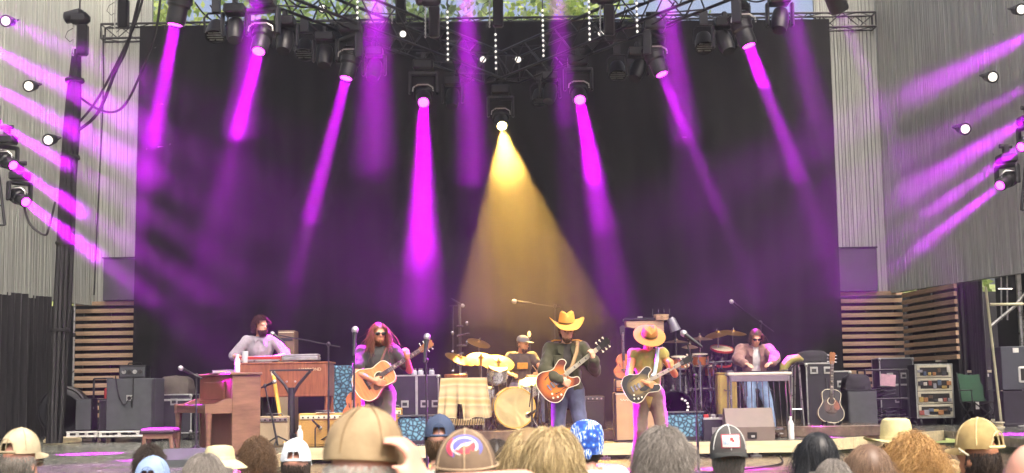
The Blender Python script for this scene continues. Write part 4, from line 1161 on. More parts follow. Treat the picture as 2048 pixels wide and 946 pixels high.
def tripod(t, top, r=.24, h=.35, m=None):
    m = m or M_CHROME
    tb('pole', m, t, [(0, 0, .05), top], .013)
    for k in range(3):
        a = k * 2.094 + .3; tb('leg', m, t, [(0, 0, h), (math.cos(a) * r, math.sin(a) * r, .01)], .012, 6)
def cymbal(label, px, py, Y, r, tilt, base_off=(0, .1), z0=Z_RIS, m=None, roll=0.0):
    c = P(px, py, Y); f = Vector((c.x + base_off[0], c.y + base_off[1], z0))
    t = thing('cymbal', label, 'cymbal', f, group='cymbals on stands')
    l = c - f
    tripod(t, l - Vector((0, 0, .03)))
    A = Matrix.Translation(l) @ Euler((R(tilt), R(roll), 0)).to_matrix().to_4x4()
    mb = MB(); mb.lathe([(1e-4, .04), (r * .12, .035), (r * .2, .012), (r * .6, 0), (r, -.022), (r * .6, -.004), (r * .2, .008), (1e-4, .03)], 36, A); mb.build('plate', m or M_BRASS, t, smooth=True)
    mb = MB(); mb.lathe([(.018, .03), (.018, .06), (.008, .065), (.008, .08)], 10, A); mb.build('wing_nut', M_CHROME, t, smooth=True)
kp = P(1027, 815, 20.55); rk = .305
t = thing('drum_kit', 'drum kit with a big cream bass drum and silver toms behind the lead guitarist', 'drum kit', (kp.x, 20.55, Z_RIS))
M_BASSH = mat('bass_head_cream', 'ead99c', .6, 0, .12, 3)
drum(t, (0, .15, rk + .02), (0.12, -1, 0), rk, .36, M_SILV, M_BASSH, mat('hoop_wood', 'c9a24a', .4), 8, 'bass_drum', 36)
def at_kit(px, py, Y): return P(px, py, Y) - Vector(t.location)
for nm, px, py, Y, r, d, ax in (('snare_drum', 1075, 762, 21.2, .18, .15, (.05, -.12, 1)), ('rack_tom', 994, 748, 21.0, .155, .22, (.15, -.45, 1)), ('rack_tom', 1060, 776, 20.85, .15, .2, (-.1, -.4, 1)), ('floor_tom', 962, 800, 21.0, .2, .38, (.05, -.1, 1))):
    c = at_kit(px, py, Y); drum(t, c, ax, r, d, M_SILV, name=nm)
    for k in range(3):
        a = k * 2.094; tb('drum_leg', M_CHROME, t, [c + Vector((math.cos(a) * r * .9, math.sin(a) * r * .9, 0)), (c.x + math.cos(a) * r * 1.15, c.y + math.sin(a) * r * 1.15, .01)], .01, 6)
for i in (-1, 1): tb('spur', M_CHROME, t, [(i * rk * .8, .1, rk * .7), (i * rk * 1.25, -.12, .01)], .012, 6)
c = at_kit(1085, 770, 20.6)
for sx in (-.1, .12): tb('stand_tube', M_CHROME, t, [(c.x + sx, .2, .02), (c.x + sx * .4, .15, c.z)], .012, 6)
tb('kick_pedal', M_CHROME, t, [(.0, .55, .03), (.03, .42, .2), (.02, .36, .3)], .014, 6)
mic_stand('short microphone stand in front of the bass drum', (X(1062, 19.7), 19.75), to3(1064, 772, 19.75), to3(1057, 830, 19.85), mdir=(-.3, .8, -.2), s=1.6, z0=Z_MAIN)
cymbal('tilted bronze cymbal at the left end of the drums', 920, 716, 21.0, .24, 16, (-.02, .1), roll=22)
cymbal('large bronze cymbal edge-on nearest the draped table', 962, 716, 20.9, .23, 27, (0, .12), roll=8)
cymbal('large bronze ride cymbal in front of the drummer', 996, 724, 21.1, .26, 30, (.02, .14), roll=10)
cymbal('small high cymbal above the rear of the drums', 958, 684, 22.2, .2, 20, (0, .1), roll=18)
t = thing('table_lamp', 'small glowing lamp behind the drummer', 'lamp', (X(1060, 22.6), 22.6, Z_RIS)); hh = P(1060, 668, 22.6).z - Z_RIS
tripod(t, (0, 0, hh - .06), m=M_BLK); mb = MB(); mb.ell((0, 0, hh), (.028, .028, .05), 12, 8); mb.build('bulb', emis('lamp_bulb', (1, .6, .16), 1.3), t, smooth=True); mb = MB(); mb.lathe([(.03, hh - .09), (.035, hh - .05)], 12); mb.build('socket', M_BLK, t, smooth=True)
# black amp behind the lead, amp stack with an instrument on it
t, w, h = gear('guitar_amp', 'dark square amplifier behind the lead guitarist', 'amplifier', 1160, 1208, 792, 20.2, Z_RIS, group='guitar amplifiers'); bx('cabinet', M_BLKP, t, (0, 0, h / 2), (w, .3, h), .012); bx('grille', M_GRILLB, t, (0, -.153, h * .45), (w * .88, .012, h * .78)); bx('panel', M_GREYC, t, (0, -.154, h * .92), (w * .88, .012, .05))
for k in range(5): tb('knob', M_STEEL, t, [((k - 2) * w * .18, -.16, h * .92), ((k - 2) * w * .18, -.175, h * .92)], .012, 8)
M_MAR = mat('faded_grille', 'a58a66', .85, 0, .1, 5, .001, 200)
t, w, h = gear('speaker_cabinet', 'tall tan speaker cabinet behind the guitarist in the brown hat', 'speaker', 1226, 1312, 784, 19.45)
bx('cabinet', M_KNOB, t, (0, 0, h / 2), (w, .3, h), .012); bx('grille', M_MAR, t, (0, -.152, h * .49), (w * .9, .012, h * .92)); bx('piping', M_IVORY, t, (0, -.152, h * .965), (w * .93, .014, .012), .002)
tb('script_badge', M_IVORY, t, [(-w * .36 + .012 * i, -.162, h * .84 + .022 * math.sin(i * 1.9) * (1.4 if i % 5 == 0 else .7)) for i in range(16)], .005, 5)
zs = Z_MAIN + h
t, w, h2 = gear('amp_head', 'cream-fronted amplifier head on the tall tan cabinet', 'amplifier', 1228, 1310, 757, 19.45, zs)
bx('box', M_KNOB, t, (0, 0, h2 / 2), (w, .24, h2), .012); bx('front_panel', M_MAR, t, (0, -.122, h2 * .62), (w * .92, .012, h2 * .5)); bx('control_strip', mat('gold_panel', 'b08a3a', .35, .6), t, (0, -.122, h2 * .2), (w * .92, .012, h2 * .26)); tb('script_badge', M_WHITE, t, [(-w * .36 + .012 * i, -.132, h2 * .62 + .018 * math.sin(i * 1.9) * (1.4 if i % 5 == 0 else .7)) for i in range(14)], .005, 5)
for k in range(7): tb('knob', M_KNOB, t, [((k - 3) * w * .12, -.13, h2 * .2), ((k - 3) * w * .12, -.145, h2 * .2)], .012, 8)
zs += h2
def violin_outline(L, w):
    pts = []
    for i in range(48):
        a = 2 * math.pi * i / 48
        z = math.cos(a); x = math.sin(a)
        wz = (.5 + .12 * (-z)) - .17 * math.exp(-((z - .1) / .28) ** 2)
        pts.append((math.copysign(abs(x) ** .75, x) * w * wz, z * L / 2))
    return pts
def fiddle(label, cat, p, L, w, neck, m, rotz=0, tilt=0):
    t = thing('mandolin', label, cat, p, rotz); t.rotation_euler.x = tilt
    mb = MB(); mb.prism(violin_outline(L, w), .07, Matrix.Translation((0, 0, L / 2))); mb.build('body', m, t)
    bx('neck', M_PIANO, t, (0, -.012, L + neck * .4), (.032, .03, neck), .004); bx('fingerboard', M_KNOB, t, (0, -.032, L + neck * .25), (.034, .008, neck * 1.2), .002)
    mb = MB(); mb.prism([(-.03, 0), (.03, 0), (.04, .12), (0, .14), (-.04, .12)], .018, Matrix.Translation((0, -.01, L + neck * .88))); mb.build('headstock', M_KNOB, t)
    bx('bridge', M_KNOB, t, (0, -.012, L * .35), (.08, .012, .02), .002)
    for i in (-1, 1): tb('sound_slot', M_KNOB, t, [(i * .05, -.003, L * .45), (i * .06, -.003, L * .6)], .006, 5)
    for k in range(4): tb('string', M_STEEL, t, [((k - 1.5) * .008, -.03, L * .2), ((k - 1.5) * .006, -.04, L + neck)], .0015, 4)
    return t
M_FID = wood('fiddle_amber', '8a3f1c', 'c87838', 3, (1, 1, 5), .3, .4)
fiddle('reddish mandolin standing on the amplifier head left of the brown hat', 'mandolin', Vector((X(1248, 19.4), 19.36, zs)), .36, .27, .3, M_FID, R(6), R(-4))
t = fiddle('amber mandolin on a floor stand in front of the blue patterned case', 'mandolin', Vector((X(706, 17.0), 17.0, Z_APR + .62)), .36, .27, .3, M_FID, R(-8), R(-6))
for i in (-1, 1): tb('stand_leg', M_BLK, t, [(i * .1, .04, .06), (i * .2, -.02, -.6)], .012, 6)
tb('stand_leg', M_BLK, t, [(0, .05, .06), (0, .3, -.62)], .012, 6); tb('stand_yoke', M_BLK, t, [(-.12, -.05, .03), (-.12, .06, .03), (.12, .06, .03), (.12, -.05, .03)], .01, 6)
# percussion rig on the right of the riser
t = thing('percussion_tray', 'brown wooden percussion box with a dark lid high on a stand above the brown hat', 'percussion', (X(1293, 21.6), 21.6, Z_RIS)); hh = P(1293, 650, 21.6).z - Z_RIS
ww = X(1336, 21.6) - X(1250, 21.6)
tripod(t, (0, 0, hh - .1), .3, .4, M_BLK)
mb = MB(); mb.prism([(-ww / 2 + .02, .06), (ww / 2 - .06, .06), (ww / 2 - .06, -.12), (.05, -.1), (-ww / 2 + .04, -.03)], .3, Matrix.Translation((0, -.15, hh))); mb.build('box', M_SLAT, t); bx('lid', M_BLKP, t, (0, 0, hh + .085), (ww, .34, .045), .01)
for k in (-1, 1): bx('clip', M_STEEL, t, (k * ww * .2 + .05, -.1, hh + .12), (.08, .03, .03))
t = thing('jingle_ring', 'wooden jingle ring with upright pins on a bracket right of the percussion box', 'percussion', (X(1326, 21.5), 21.5, Z_RIS)); hh = P(1326, 634, 21.5).z - Z_RIS
tripod(t, (0, .05, hh - .08), m=M_BLK); mb = MB(); mb.lathe([(.105, -.05), (.12, -.05), (.12, .04), (.105, .04), (.105, -.05)], 24, Matrix.Translation((0, 0, hh))); mb.build('ring', M_SLAT, t, smooth=True)
for k in range(4): tb('pin', M_CHROME, t, [((k - 1.5) * .09 , -.02, hh + .02), ((k - 1.5) * .09, -.02, hh + .13)], .007, 6)
for k in range(5): mb = MB(); mb.lathe([(1e-4, -.006), (.025, 0), (1e-4, .006)], 10, Matrix.Translation((math.sin(k - 2) * .115, -math.cos(k - 2) * .118, hh)) ); mb.build('jingle', M_CHROME, t)
tb('bracket', M_CHROME, t, [(-.09, 0, hh - .05), (0, 0, hh - .14), (.07, 0, hh - .05)], .008, 6)
t = thing('cowbell', 'grey cowbell hanging right of the jingle ring', 'cowbell', (X(1350, 21.4), 21.4, Z_RIS)); hh = P(1350, 650, 21.4).z - Z_RIS
mb = MB(); mb.lathe([(.04, .12), (.055, .09), (.075, -.1), (.07, -.1), (.05, .08)], 14, Matrix.Translation((0, 0, hh)) @ Matrix.Rotation(R(-20), 4, 'Y'), 1.2, .7); mb.build('bell', mat('dull_zinc', '77777e', .4, .6), t, smooth=True); tripod(t, (.04, .05, hh + .1), m=M_BLK); tb('hook', M_CHROME, t, [(.04, .05, hh + .1), (-.02, 0, hh + .13)], .01, 6)
def perc(name, label, px, py, Y, r, dep, shell, axis=(0, -.15, 1), head=None, hoop=None, lugs=6):
    c = P(px, py, Y); t = thing(name, label, 'drum', (c.x, c.y, Z_RIS), group='percussion drums'); l = c - Vector(t.location)
    drum(t, l, axis, r, dep, shell, head, hoop, lugs)
    for k in range(3):
        a = k * 2.094 + .4; tb('leg', M_CHROME, t, [l + Vector((math.cos(a) * r * .95, math.sin(a) * r * .95, -dep * .2)), (math.cos(a) * (r + .14), math.sin(a) * (r + .14), .01)], .012, 6)
    return t
perc('timbale', 'copper timbale, left one of the pair beside the magenta microphone', 1360, 725, 20.9, .15, .16, M_COPPER)
perc('timbale', 'copper timbale, right one of the pair beside the magenta microphone', 1400, 720, 20.9, .13, .16, M_COPPER)
perc('conga', 'tall black conga drum below the right timbale', 1402, 772, 21.3, .16, .62, M_SHELLB, (0, 0, 1))
perc('tom', 'dark tom drum with a red rim right of the timbales', 1442, 712, 21.6, .18, .24, M_SHELLB, (.1, -.35, 1), None, mat('red_rim', 'b0413c', .4))
perc('floor_drum', 'black floor drum behind the guitarist in the brown hat', 1352, 780, 21.0, .2, .5, M_SHELLB, (0, 0, 1))
c = P(1352, 800, 20.3); t = thing('bass_drum', 'black bass drum with white curved marks at the right of the riser', 'drum', (c.x, c.y, Z_RIS), group='percussion drums')
l = Vector((0, 0, .28)); drum(t, l + Vector((0, .17, 0)), (0, -1, 0), .26, .3, M_SHELLB, M_SHELLB, M_SHELLB, 8)
for k in range(7):
    a = R(-75 + 25 * k); mb = MB(); mb.ell((.06 - math.cos(a) * -.12, .008, .3 + math.sin(a) * .12), (.022, .006, .018), 9, 6); mb.build('painted_mark', M_WHITE, t)
for i in (-1, 1): tb('spur', M_CHROME, t, [(i * .2, .1, .2), (i * .36, -.12, .01)], .012, 6)
cymbal('flat dark cymbal above the copper timbales', 1400, 676, 21.4, .2, 6, m=mat('dark_cymbal', '6e5a48', .45, .6))
cymbal('tilted bronze cymbal left of the steel player', 1436, 666, 21.6, .22, 14, roll=-14)
cymbal('bronze cymbal close behind the steel player', 1466, 664, 22.0, .22, 12, roll=4)
cymbal('dark flat cymbal right of the brown hat', 1352, 682, 21.6, .2, 4, m=MATS['dark_cymbal'])
perc('tom', 'small dark tom drum just right of the brown hat', 1330, 738, 21.5, .13, .2, M_SHELLB, (.05, -.3, 1))
perc('bongo', 'small copper bongo drum between the conga and the red-rimmed tom', 1420, 742, 21.2, .1, .15, M_COPPER, (0, -.2, 1))
perc('conga', 'tall dark conga drum left of the copper timbales', 1376, 776, 21.5, .15, .6, M_SHELLB, (0, 0, 1))
cymbal('small splash cymbal between the two copper timbales', 1380, 692, 21.2, .13, 12, m=MATS['dark_cymbal'])
t = thing('percussion_rack', 'chrome tube rack with clamps among the percussion drums', 'rack', (X(1425, 21.0), 21.0, Z_RIS))
for i, x in enumerate((-.35, .02, .36)): tb('upright', M_CHROME, t, [(x, 0, .02), (x, 0, 1.1 - .1 * i)], .018)
for z in (.55, .95): tb('rail', M_BLK, t, [(-.42, 0, z), (.42, 0, z + .03)], .018)
for k in range(10): bx('clamp', M_CHROME, t, (-.35 + .08 * k, -.02, .55 + .4 * (k % 2)), (.045, .05, .06), .008)
for k in range(6): tb('brace', M_CHROME, t, [(-.35 + .13 * k, -.04, .1), (-.2 + .1 * k, -.08, .5)], .01, 5)
t, w, h = gear('covered_amp', 'yellowish cloth-covered box under the percussion cymbals', 'box', 1432, 1470, 748, 20.5, Z_RIS); bx('body', mat('mustard_cloth', 'a8934e', .9, 0, .25, 5, .004, 30), t, (0, 0, h / 2), (w, .3, h), .03); bx('lid', MATS['mustard_cloth'], t, (0, 0, h + .01), (w * 1.03, .31, .02), .008); tb('handle', M_BLK, t, [(-.05, -.16, h * .7), (-.04, -.19, h * .68), (.04, -.19, h * .68), (.05, -.16, h * .7)], .008, 6)
t, w, h = gear('effects_case', 'low open case of effects boxes left of the floor monitor', 'case', 1402, 1458, 826, 19.5); bx('tray', M_CASE, t, (0, 0, h * .4), (w, .4, h * .8), .01); bx('edge', M_ALU, t, (0, -.2, h * .8), (w, .02, .03)); bx('plate', M_STEEL, t, (0, -.204, h * .35), (.16, .012, .1))
for k in range(4): bx('effects_box', [M_REDK, M_STEEL, M_KNOB, M_IVORY][k], t, (-w * .36 + k * w * .24, -.05, h * .8 + .03), (w * .18, .16, .06), .006)
# pedal steel guitar
YS = 19.55
t, w, h = gear('pedal_steel', 'pedal steel guitar on thin legs with vertical pull rods', 'steel guitar', 1452, 1580, 745, YS)
M_STEELG = mat('steel_guitar_lacquer', 'c4bcae', .35, .1, .1, 5, coat=.3)
bx('top', M_STEELG, t, (0, 0, h - .02), (w, .28, .045), .01); bx('front_apron', mat('apron_grey', '6f6870', .35, 0, .1), t, (0, -.125, h - .085), (w * .94, .02, .085), .004); bx('rear_apron', MATS['apron_grey'], t, (0, .125, h - .085), (w * .94, .02, .085), .004)
for j in (-.05, .06): bx('neck', M_KNOB, t, (0, j, h + .012), (w * .8, .07, .018), .004)
bx('keyhead', M_CHROME, t, (-w * .44, 0, h + .02), (.09, .2, .035), .006); bx('changer', M_CHROME, t, (w * .42, 0, h + .02), (.07, .2, .03), .006)
for i in (-1, 1):
    for j in (-1, 1): tb('leg', M_CHROME, t, [(i * w * .45, j * .12, h - .05), (i * w * .47, j * .16, 0)], .016)
bx('pedal_rack', M_CHROME, t, (-.05, -.14, .14), (w * .8, .05, .03))
for k in range(6): bx('pedal', M_STEEL, t, (-.3 + .11 * k, -.22, .08), (.05, .16, .015), .004)
for k in range(8): tb('pull_rod', M_CHROME, t, [(-.3 + .085 * k, -.14, .15), (-.28 + .08 * k, -.1, h - .12)], .007, 6)
for k in range(2): tb('knee_lever', M_CHROME, t, [(-.22 + .04 * k, -.02, h - .12), (-.22 + .04 * k, -.04, h - .34)], .014, 6)
t, w, h = gear('floor_monitor', 'brownish floor monitor in front of the pedal steel', 'monitor', 1447, 1542, 816, 19.15); wedge(t, w, h, mat('monitor_brown', '6b6058', .6, 0, .12, 6, .0008, 200), M_GRILLB, .42)
bx('connector_recess', M_KNOB, t, (.02, -.212, h * .16), (.13, .02, .09), .004); bx('connector', M_STEEL, t, (.03, -.222, h * .13), (.05, .01, .03), .003)
for z in (.25, .55): bx('side_hole', M_KNOB, t, (w / 2 + .01, -.02, h * z), (.012, .05, .06), .004)
bottle('tall white bottle beside the right leg of the pedal steel', Vector((X(1578, 19.2), 19.2, Z_MAIN)), .32, .045, M_WHITE)
mic_stand('boom stand slanting over the pedal steel player', (X(1522, 21.3), 21.3), to3(1521, 645, 21.3), to3(1464, 604, 21.0), to3(1547, 663, 21.4), s=1.3)
t = thing('utensil_stand', 'metal stand with a curved yellow-green bag on top beside the pedal steel', 'stand', (X(1592, 20.2), 20.2, Z_MAIN)); hh = P(1582, 730, 20.2).z - Z_MAIN
for i in (-1, 1): tb('leg', M_STEEL, t, [(i * .1, 0, 0), (i * .05, 0, hh)], .014); 
tb('leg', M_STEEL, t, [(0, .3, 0), (0, .02, hh)], .014); tb('crossbar', M_STEEL, t, [(-.08, 0, .4), (.08, 0, .4)], .01, 6)
mb = MB(); mb.tube([(-.2, 0, hh - .18), (-.17, 0, hh - .02), (-.08, 0, hh + .08), (.05, 0, hh + .1), (.12, 0, hh + .07)], [.05, .07, .07, .06, .02], 12); mb.build('bag', mat('olive_cloth', '8f8a48', .8, 0, .2, 6), t, smooth=True); tb('strap', M_KNOB, t, [(-.14, -.06, hh - .1), (.02, -.06, hh + .04)], .012, 6)

# ============================================================ right side of the deck
t, w, h = road_case('upright dark case with bright edging beside the guitar on its stand', 1604, 1658, 726, 21.2, .5, dishes=((.3, .88), (.8, .88), (.6, .2)), wheels=True)
draped_lump('dark rounded cover lying on the upright case near the right guitar', 1592, 1655, 701, 21.2, Z_MAIN + h, .42, mat('dark_cover', '2b2b30', .9, 0, .2, 6, .004, 40))
road_case('dark road case with pale edging behind the guitar on its stand', 1652, 1694, 742, 22.8, .5, dishes=((.5, .75),), wheels=True)
road_case('tall dark road case with pale edging behind the tube-framed cart', 1750, 1818, 716, 26.0, .55, dishes=((.3, .7), (.7, .7), (.5, .3)), split=.55)
t, w, h = gear('speaker_cabinet', 'plain grey cabinet right of the guitar on its stand', 'speaker', 1688, 1746, 781, 21.6); bx('cabinet', M_GREYC, t, (0, 0, h / 2), (w, .45, h), .012); bx('grille', M_GREYC, t, (0, -.228, h * .5), (w * .92, .012, h * .92)); bx('top_lip', M_BLK, t, (0, 0, h + .008), (w * 1.02, .47, .014), .003)
draped_lump('crumpled dark bags piled on the plain grey cabinet', 1684, 1738, 748, 21.6, Z_MAIN + h + .016, .4, MATS['dark_cover'], 'bag_pile')
t, w, h = gear('equipment_cart', 'black tube-framed cart loaded with cables left of the drawer case', 'cart', 1722, 1806, 740, 23.6)
for i in (-1, 1):
    for j in (-1, 1): tb('post', M_BLK, t, [(i * w / 2, j * .25, .1), (i * w / 2, j * .25, h)], .018)
for z in (.14, .5, h):
    for j in (-1, 1): tb('rail', M_BLK, t, [(-w / 2, j * .25, z), (w / 2, j * .25, z)], .015)
    for i in (-1, 1): tb('end_rail', M_BLK, t, [(i * w / 2, -.25, z), (i * w / 2, .25, z)], .015)
    if z < h: bx('shelf', M_GREYC, t, (0, 0, z - .01), (w - .03, .46, .015))
castors(t, w, .55, .05)
for k in range(7): 
    z0 = .15 if k < 4 else .51; mb = MB(); cx = (-.25 + .16 * (k % 4)); mb.tube([(cx + (.09 + .015 * (i % 3)) * math.cos(i * .6), -.1 + .1 * math.sin(i * .6), z0 + .02 + i * .006) for i in range(30)], .011, 5); mb.build('cable_coil', M_CABLE if k % 2 else M_GREYC, t, smooth=True)
bx('paper', mat('pink_paper', 'c9a0ac', .7), t, (-.05, -.22, h * .82), (.26, .015, .2), .002, Matrix.Rotation(R(6), 4, 'Y')); bx('box', M_CASE, t, (.1, .05, .62), (.3, .3, .2), .01)
M_TRAY = mat('drawer_cream', 'c2bda6', .6, 0, .1, 6)
t, w, h = gear('drawer_case', 'tall open drawer case full of tools and parts on castors at the right', 'road case', 1822, 1897, 728, 25.0)
bx('shell', M_CASE, t, (0, .05, (h + .12) / 2), (w - .02, .5, h - .12 - .02), .006); castors(t, w, .55, .05)
for i in (-1, 1): bx('edge_trim', M_ALU, t, (i * (w / 2 - .012), -.21, (h + .12) / 2), (.024, .024, h - .12), .003)
for k in (.12 + .012, h - .012): bx('edge_trim', M_ALU, t, (0, -.21, k), (w - .05, .024, .024), .003)
hd = (h - .16) / 4
cl = ['8f4a40', 'a8904e', '3a3a40', '8a8a90', '9a6c42', 'c8c4b8', '4a5a70', '5d4a38']
for r_ in range(4):
    z = .14 + hd * r_
    bx('drawer', M_TRAY, t, (0, -.22, z + hd * .5), (w - .06, .03, hd - .012), .004)
    bx('drawer_well', M_KNOB, t, (0, -.236, z + hd * .5), (w - .17, .012, hd - .09), .003)
    for k in range(7):
        c_ = cl[(k * 3 + r_) % 8]; ww, hh = random.uniform(.05, .1), random.uniform(.04, hd * .5)
        bx('tool', mat('tool_' + c_, c_, .5), t, (-w * .38 + k * w * .125, -.25, z + .04 + hh / 2 + random.choice((0, .06))), (ww, .02, hh), .004)
t, w, h = gear('road_case', 'dark tall case with a bright lid rail right of the drawer case', 'road case', 1884, 1932, 722, 25.6); bx('body', M_CASE, t, (0, 0, (h - .05) / 2 + .1), (w, .5, h - .2), .006); castors(t, w, .5, .05)
tb('lid_rail', M_IVORY, t, [(-w * .9, -.2, h), (w * .5, -.2, h), (w * .5, -.2, h - .25)], .022, 8); bx('latch', M_ALU, t, (w * .38, -.256, h * .72), (.12, .02, .09)); bx('base_trim', M_ALU, t, (0, -.255, .13), (w, .014, .04))
t, w, h = gear('folding_cart', 'white tube-framed upright cart behind the green camping chair', 'cart', 1920, 2000, 743, 24.9)
for i in (-1, 1): bx('post', M_IVORY, t, (i * w / 2, 0, h / 2), (.045, .04, h), .006)
for z in (.06, h): bx('rail', M_IVORY, t, (0, 0, z), (w + .04, .035, .045), .006)
bx('panel', M_GREYC, t, (.1, .04, h * .6), (w * .8, .015, h * .7)); bx('sign', M_WHITE, t, (0, -.03, h - .07), (.3, .01, .06))
M_GREEN = mat('green_canvas', '2c4f3a', .9, 0, .15, 6, .002, 120)
t = thing('camping_chair', 'green folding camping chair at the right of the deck', 'chair', (X(1958, 24.3), 24.3, Z_MAIN), R(12))
mb = MB(); n = 10
vs = [(-.24 + .48 * i / n, .2 + .1 * v - .05 * math.sin(math.pi * i / n), .42 + .5 * v - .03 * math.sin(math.pi * i / n) * v) for v in (0, .25, .5, .75, 1) for i in range(n + 1)]
mb.add(vs, [(j * (n + 1) + i, j * (n + 1) + i + 1, (j + 1) * (n + 1) + i + 1, (j + 1) * (n + 1) + i) for j in range(4) for i in range(n)]); mb.build('backrest', M_GREEN, t, smooth=True)
mb = MB(); vs = [(-.25 + .5 * i / n, -.22 + .44 * v, .42 - .06 * math.sin(math.pi * i / n) * math.sin(math.pi * v)) for v in (0, .25, .5, .75, 1) for i in range(n + 1)]
mb.add(vs, [(j * (n + 1) + i, j * (n + 1) + i + 1, (j + 1) * (n + 1) + i + 1, (j + 1) * (n + 1) + i) for j in range(4) for i in range(n)]); mb.build('seat', M_CLOTH, t, smooth=True)
for i in (-1, 1):
    tb('leg', M_BLK, t, [(i * .27, .25, 0), (i * .25, -.24, .42)], .012, 6); tb('leg', M_BLK, t, [(i * .27, -.25, 0), (i * .25, .24, .44)], .012, 6); tb('back_post', M_BLK, t, [(i * .26, .22, .4), (i * .25, .32, .94)], .012, 6); bx('armrest', M_CLOTH, t, (i * .28, 0, .62), (.06, .42, .02), .008); tb('arm_post', M_BLK, t, [(i * .27, -.22, .2), (i * .28, -.2, .61)], .012, 6)
tb('cross_leg', M_BLK, t, [(-.26, -.25, .02), (.26, -.25, .4)], .012, 6); tb('cross_leg', M_BLK, t, [(.26, -.25, .02), (-.26, -.25, .4)], .012, 6); bx('tag', M_WHITE, t, (-.2, -.24, .35), (.07, .006, .13), .002)
t, w, h = gear('tall_cabinet', 'tall dark two-part cabinet at the far right of the deck', 'cabinet', 1990, 2050, 692, 23.4)
bx('upper_box', mat('slate_panel', '3c4048', .6, 0, .12, 4), t, (0, 0, h * .72), (w, .5, h * .54), .01); bx('lower_box', M_CASE, t, (0, 0, h * .22), (w * .98, .48, h * .44), .01); bx('plate', M_WHITE, t, (0, -.252, h * .94), (.1, .012, .08)); bx('base', M_BLK, t, (0, 0, .03), (w, .5, .05))
t, w, h = gear('monitor_screen', 'white-framed screen on a stand at the right picture edge', 'screen', 2036, 2075, 732, 22.6); bx('frame', M_WHITE, t, (0, 0, h - .14), (w, .05, .27), .02); bx('display', M_KNOB, t, (0, -.026, h - .14), (w * .82, .01, .2), .004); bx('post', M_WHITE, t, (0, 0, (h - .27) / 2), (.05, .04, h - .27), .008); bx('foot', M_WHITE, t, (0, 0, .015), (.34, .3, .03), .008)
# scaffold poles on the right
t = thing('scaffold_frame', 'pale scaffold poles with crossbars at the right wing', 'scaffold', (X(1985, 23.2), 23.2, Z_MAIN))
p = lambda px, py, Y=23.2: P(px, py, Y) - Vector(t.location)
a = p(1972, 585); b_ = p(1986, 748); d_ = (b_ - a); b_ = b_ + d_ * 0
M_POLE = mat('pale_tube', 'b3b08e', .5, .2, .15, 6)
tb('upright', M_POLE, t, [a + Vector((0, 0, .1)), Vector((b_.x + .1, 0, 0))], .024)
tb('crossbar', M_POLE, t, [p(1980, 609), p(2075, 608)], .026); tb('upright', M_STEEL, t, [p(2036, 545, 24.2), Vector((p(2036, 545, 24.2).x, 1.0, 0))], .05); tb('brace', M_STEEL, t, [p(1982, 652, 24), p(2030, 612, 24), p(2052, 585, 24)], .03); tb('upright', M_STEEL, t, [p(2002, 548, 24), p(2003, 640, 24)], .016); tb('upright', M_STEEL, t, [p(2014, 548, 24), p(2015, 640, 24)], .016); tb('crossbar', M_STEEL, t, [p(1996, 578, 24), p(2024, 578, 24)], .016)
t = thing('drape_weight', 'small yellow-tipped cable reel on the deck near the green chair', 'reel', (X(1992, 22.6), 22.6, Z_MAIN)); mb = MB(); mb.lathe([(.1, 0), (.1, .02), (.05, .03), (.05, .07), (.1, .08), (.1, .1)], 16); mb.build('spool', M_IVORY, t, smooth=True); mb = MB(); mb.lathe([(.052, .03), (.08, .04), (.08, .06), (.052, .07)], 16); mb.build('wire', M_FASC, t, smooth=True)
# ============================================================ guitars
def outline(ctrl, n=8):
    """closed smooth outline through control points (Catmull-Rom)"""
    out = []; k = len(ctrl)
    for i in range(k):
        p0, p1, p2, p3 = [np.array(ctrl[(i + j) % k], float) for j in (-1, 0, 1, 2)]
        for s in range(n):
            t_ = s / n
            out.append(tuple(.5 * (2 * p1 + (p2 - p0) * t_ + (2 * p0 - 5 * p1 + 4 * p2 - p3) * t_ ** 2 + (3 * p1 - p0 - 3 * p2 + p3) * t_ ** 3)))
    return out
AC = [(-.25, 0), (-.235, .11), (-.17, .185), (-.08, .195), (.0, .155), (.06, .13), (.13, .14), (.2, .14), (.245, .09), (.255, 0), (.245, -.09), (.2, -.14), (.13, -.14), (.06, -.13), (.0, -.155), (-.08, -.195), (-.17, -.185), (-.235, -.11)]
ES = [(-.23, 0), (-.215, .12), (-.15, .195), (-.07, .2), (.0, .165), (.06, .145), (.12, .165), (.19, .185), (.235, .155), (.235, .11), (.19, .085), (.16, .05), (.155, 0), (.16, -.05), (.19, -.085), (.235, -.11), (.235, -.155), (.19, -.185), (.12, -.165), (.06, -.145), (.0, -.165), (-.07, -.2), (-.15, -.195), (-.215, -.12)]
def burst(name, inner, outer, r0, r1, rough=.22):
    """sunburst lacquer: the finish itself darkens towards the rim of the body"""
    m, nt, bs = _base(name)
    tc = nt.nodes.new('ShaderNodeTexCoord'); mp = nt.nodes.new('ShaderNodeMapping'); mp.inputs['Scale'].default_value = (1, 0, 1.15)
    nt.links.new(tc.outputs['Object'], mp.inputs[0])
    ln = nt.nodes.new('ShaderNodeVectorMath'); ln.operation = 'LENGTH'; nt.links.new(mp.outputs[0], ln.inputs[0])
    mr = nt.nodes.new('ShaderNodeMapRange'); mr.inputs[1].default_value = r0; mr.inputs[2].default_value = r1; nt.links.new(ln.outputs['Value'], mr.inputs[0])
    nt.links.new(_ramp(nt, mr.outputs[0], [(0, C(inner)), (1, C(outer))]), bs.inputs['Base Color'])
    bs.inputs['Roughness'].default_value = rough; bs.inputs['Coat Weight'].default_value = .5; bs.inputs['Coat Roughness'].default_value = .08
    return m
M_SPRUCE = wood('cedar_top', 'b0622f', 'cf8850', 4, (10, 1, 1), .35, .3)
